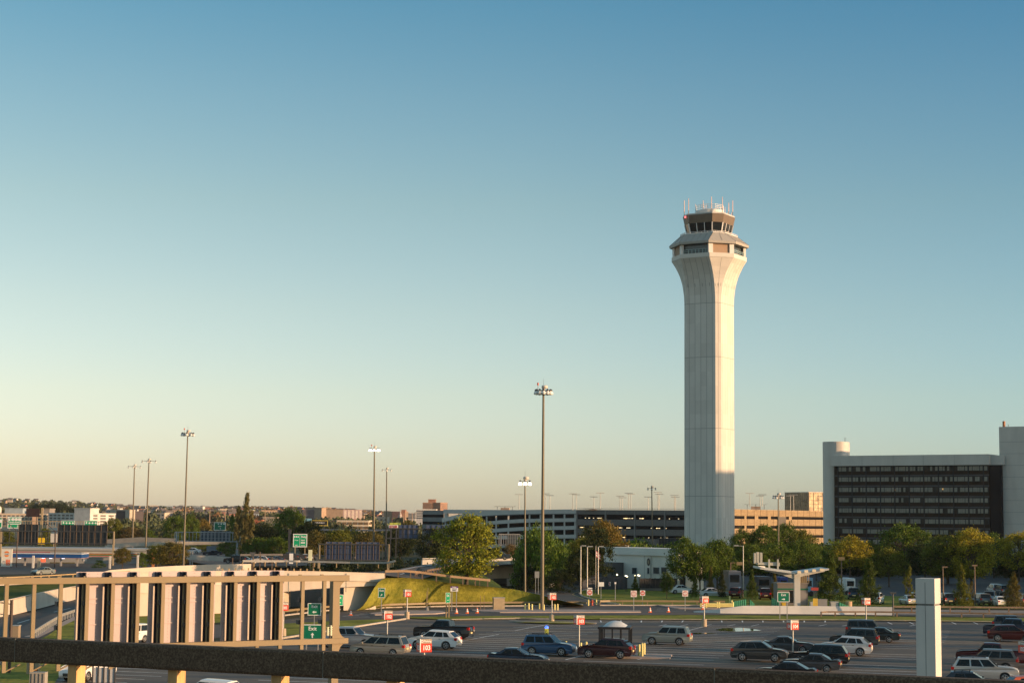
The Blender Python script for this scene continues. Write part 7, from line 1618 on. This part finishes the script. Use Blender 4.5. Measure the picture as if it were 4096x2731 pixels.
for i in range(46):
    y=1500+2300*rr.random(); px=rr.uniform(540,1690); x=(px-2048)/F*y; w_=rr.uniform(9,26); h=rr.uniform(5,9.5); m_,nm=rr.choice([(whm,'white'),(crm,'cream'),(crm,'cream'),(tnn,'tan'),(mat('house_red',(.30,.13,.09),.85),'red brick'),(blu,'pale blue')])
    zone=next(n_ for l_,n_ in zs if px<l_); hgt='low' if y<2300 else ('mid slope' if y<3100 else 'hilltop'); lab='%s %s flat roofed block %s'%(hgt,nm,zone)
    if lab in used: continue
    used.add(lab)
    t=thing('far_building',lab,'building',(x,y,hz(x,y)),rr.uniform(-.3,.5),'flat roofed blocks on the hillside'); b=MB(); b.box(-w_/2,-5,-2,w_/2,5,h); b.build('wall',m_,t); b=MB(); b.box(-w_/2-.3,-5.3,h,w_/2+.3,5.3,h+.6); b.build('roof',m_,t); b=MB(); n_=max(2,int(w_/3))
    for r_ in range(2): [b.box(-w_/2+w_*(c_+.25)/n_,-5.1,h*(.2+.45*r_),-w_/2+w_*(c_+.75)/n_,-5.02,h*(.42+.45*r_)) for c_ in range(n_)]
    b.build('windows',fw,t)
# far white roofs strip (car park with many cars far away)
# aerials on the skyline
for px,yt,l in ((838,2038,'thin pale mast on the far hill'),(1059,2035,'radio tower on the skyline right of the poplar'),(1648,2052,'thin pole left of the banded office block'),(1614,2050,'thin pole beside the brick tower'),(900,2040,'thin pole on the far hill left of the poplar')):
    d=1100; a=P(px,2100,d); t=MB(); h=P(px,yt,d).z; t.tube((0,0,0),(0,0,h),.35,.2,n=5); o=t.build('skyline_pole',tnn); o.location=(a.x,a.y,0); setp(o,l,'pole')
# ================================================================ unseen buildings added at right, sized to shade the lower trees and tower foot
def offb(label,x0,y0,w_,dep,h,ang):
    t=thing('unseen_shade_building',label,'building',(x0,y0,0),R(ang),'unseen buildings added to cast shade'); b=MB(); b.box(0,0,0,w_,dep,h); b.build('wall',hc,t)
    b=MB(); b.box(-.3,-.3,h,w_+.3,dep+.3,h+.6); b.build('roof',hc,t)
    for k in range(int(h//4)): b=MB(); b.box(.5,-.1,k*4+1.2,w_-.5,-.02,k*4+3); b.build('window_row',fw,t)
offb('tall unseen building added beyond the right edge to shade the tower foot',255,439,64,30,50.3,250)
offb('long low unseen building added beyond the right edge to shade the trees',222,380,158,30,22,250)
# corrugated fence and small things at bottom left
fence('pale corrugated fence running to the bottom edge at lower left',392,480,2668,2731,mat('corrugated_pale',(.40,.41,.42),.6,var=.15,scale=.3,stretch=(6,6,.1)),n=4,base=False,d=None)
t=thing('utility_cabinet','pale ribbed cabinet on the grass at the bottom left','cabinet',XZ(180,150)); s=F/150; h=P(180,2685,150).z; W=62/s; z0_=0
d=gd(180,2760); t.location=XZ(178,d); s=F/d; h=P(178,2686,d).z; W=60/s
b=MB(); b.box(-W/2,-.4,0,W/2,.4,h); b.build('body',mat('cab_pale',(.30,.28,.24),.6),t); b=MB(); [b.box(-W/2+W*(i+.5)/4-.02,-.43,.05,-W/2+W*(i+.5)/4+.02,-.4,h-.08) for i in range(4)]; b.build('rib',dksteel,t)
d=gd(155,2695); t=thing('utility_box','beige box column with orange lamp under the rail at left','cabinet',XZ(155,d)); h=P(155,2600,d).z; s=F/d
for x0_,x1_ in ((-22,-6),(-4,8),(10,24)): b=MB(); b.box(x0_/s,-.3,0,x1_/s,.3,h); b.build('panel',mat('cab_tan',(.36,.27,.17),.6),t)
b=MB(); b.lathe([(.001,h*.35),(.12,h*.37),(.12,h*.42),(.001,h*.45)],8,Matrix.Translation((.3,-.45,-h*.2))); b.build('orange_lamp',orange,t)
d=gd(85,2560); t=thing('utility_box','small two tone brown box beside the dark pole behind the rail','cabinet',XZ(83,d)); h=P(83,2502,d).z; s=F/d; b=MB(); b.box(-12/s,-.4,0,12/s,.4,h); b.build('body',mat('box_brown',(.30,.23,.15),.6),t); b=MB(); b.box(-12/s-.05,-.45,h,12/s+.05,.45,h+.08); b.build('lid',gal,t)
d=gd(60,2690); t=thing('street_lamp','dark brown pole with two brackets behind the rail at lower left','pole',XZ(60,d)); h=P(60,2398,d).z; b=MB(); b.tube((0,0,0),(0,0,h),.13,.12,n=10); b.build('pole',mat('pole_brown',(.06,.04,.03),.6),t)
for y in (2410,2455): b=MB(); z=P(60,y,d).z; b.bar((-1.6,0,z+.1),(0,0,z-.1),.06); b.build('bracket',dksteel,t)
# haze
hb=MB(); hb.box(-3200,-60,-1.5,3200,4300,125); hm_=bpy.data.materials.new('haze'); hm_.use_nodes=True; n=hm_.node_tree; n.nodes.remove(n.nodes['Principled BSDF']); pv=n.nodes.new('ShaderNodeVolumePrincipled'); pv.inputs['Density'].default_value=HAZE; pv.inputs['Color'].default_value=(.85,.88,.9,1); pv.inputs['Anisotropy'].default_value=.2; n.links.new(pv.outputs[0],n.nodes['Material Output'].inputs['Volume'])
if HAZE>0: hb.build('haze',hm_,kind='stuff')
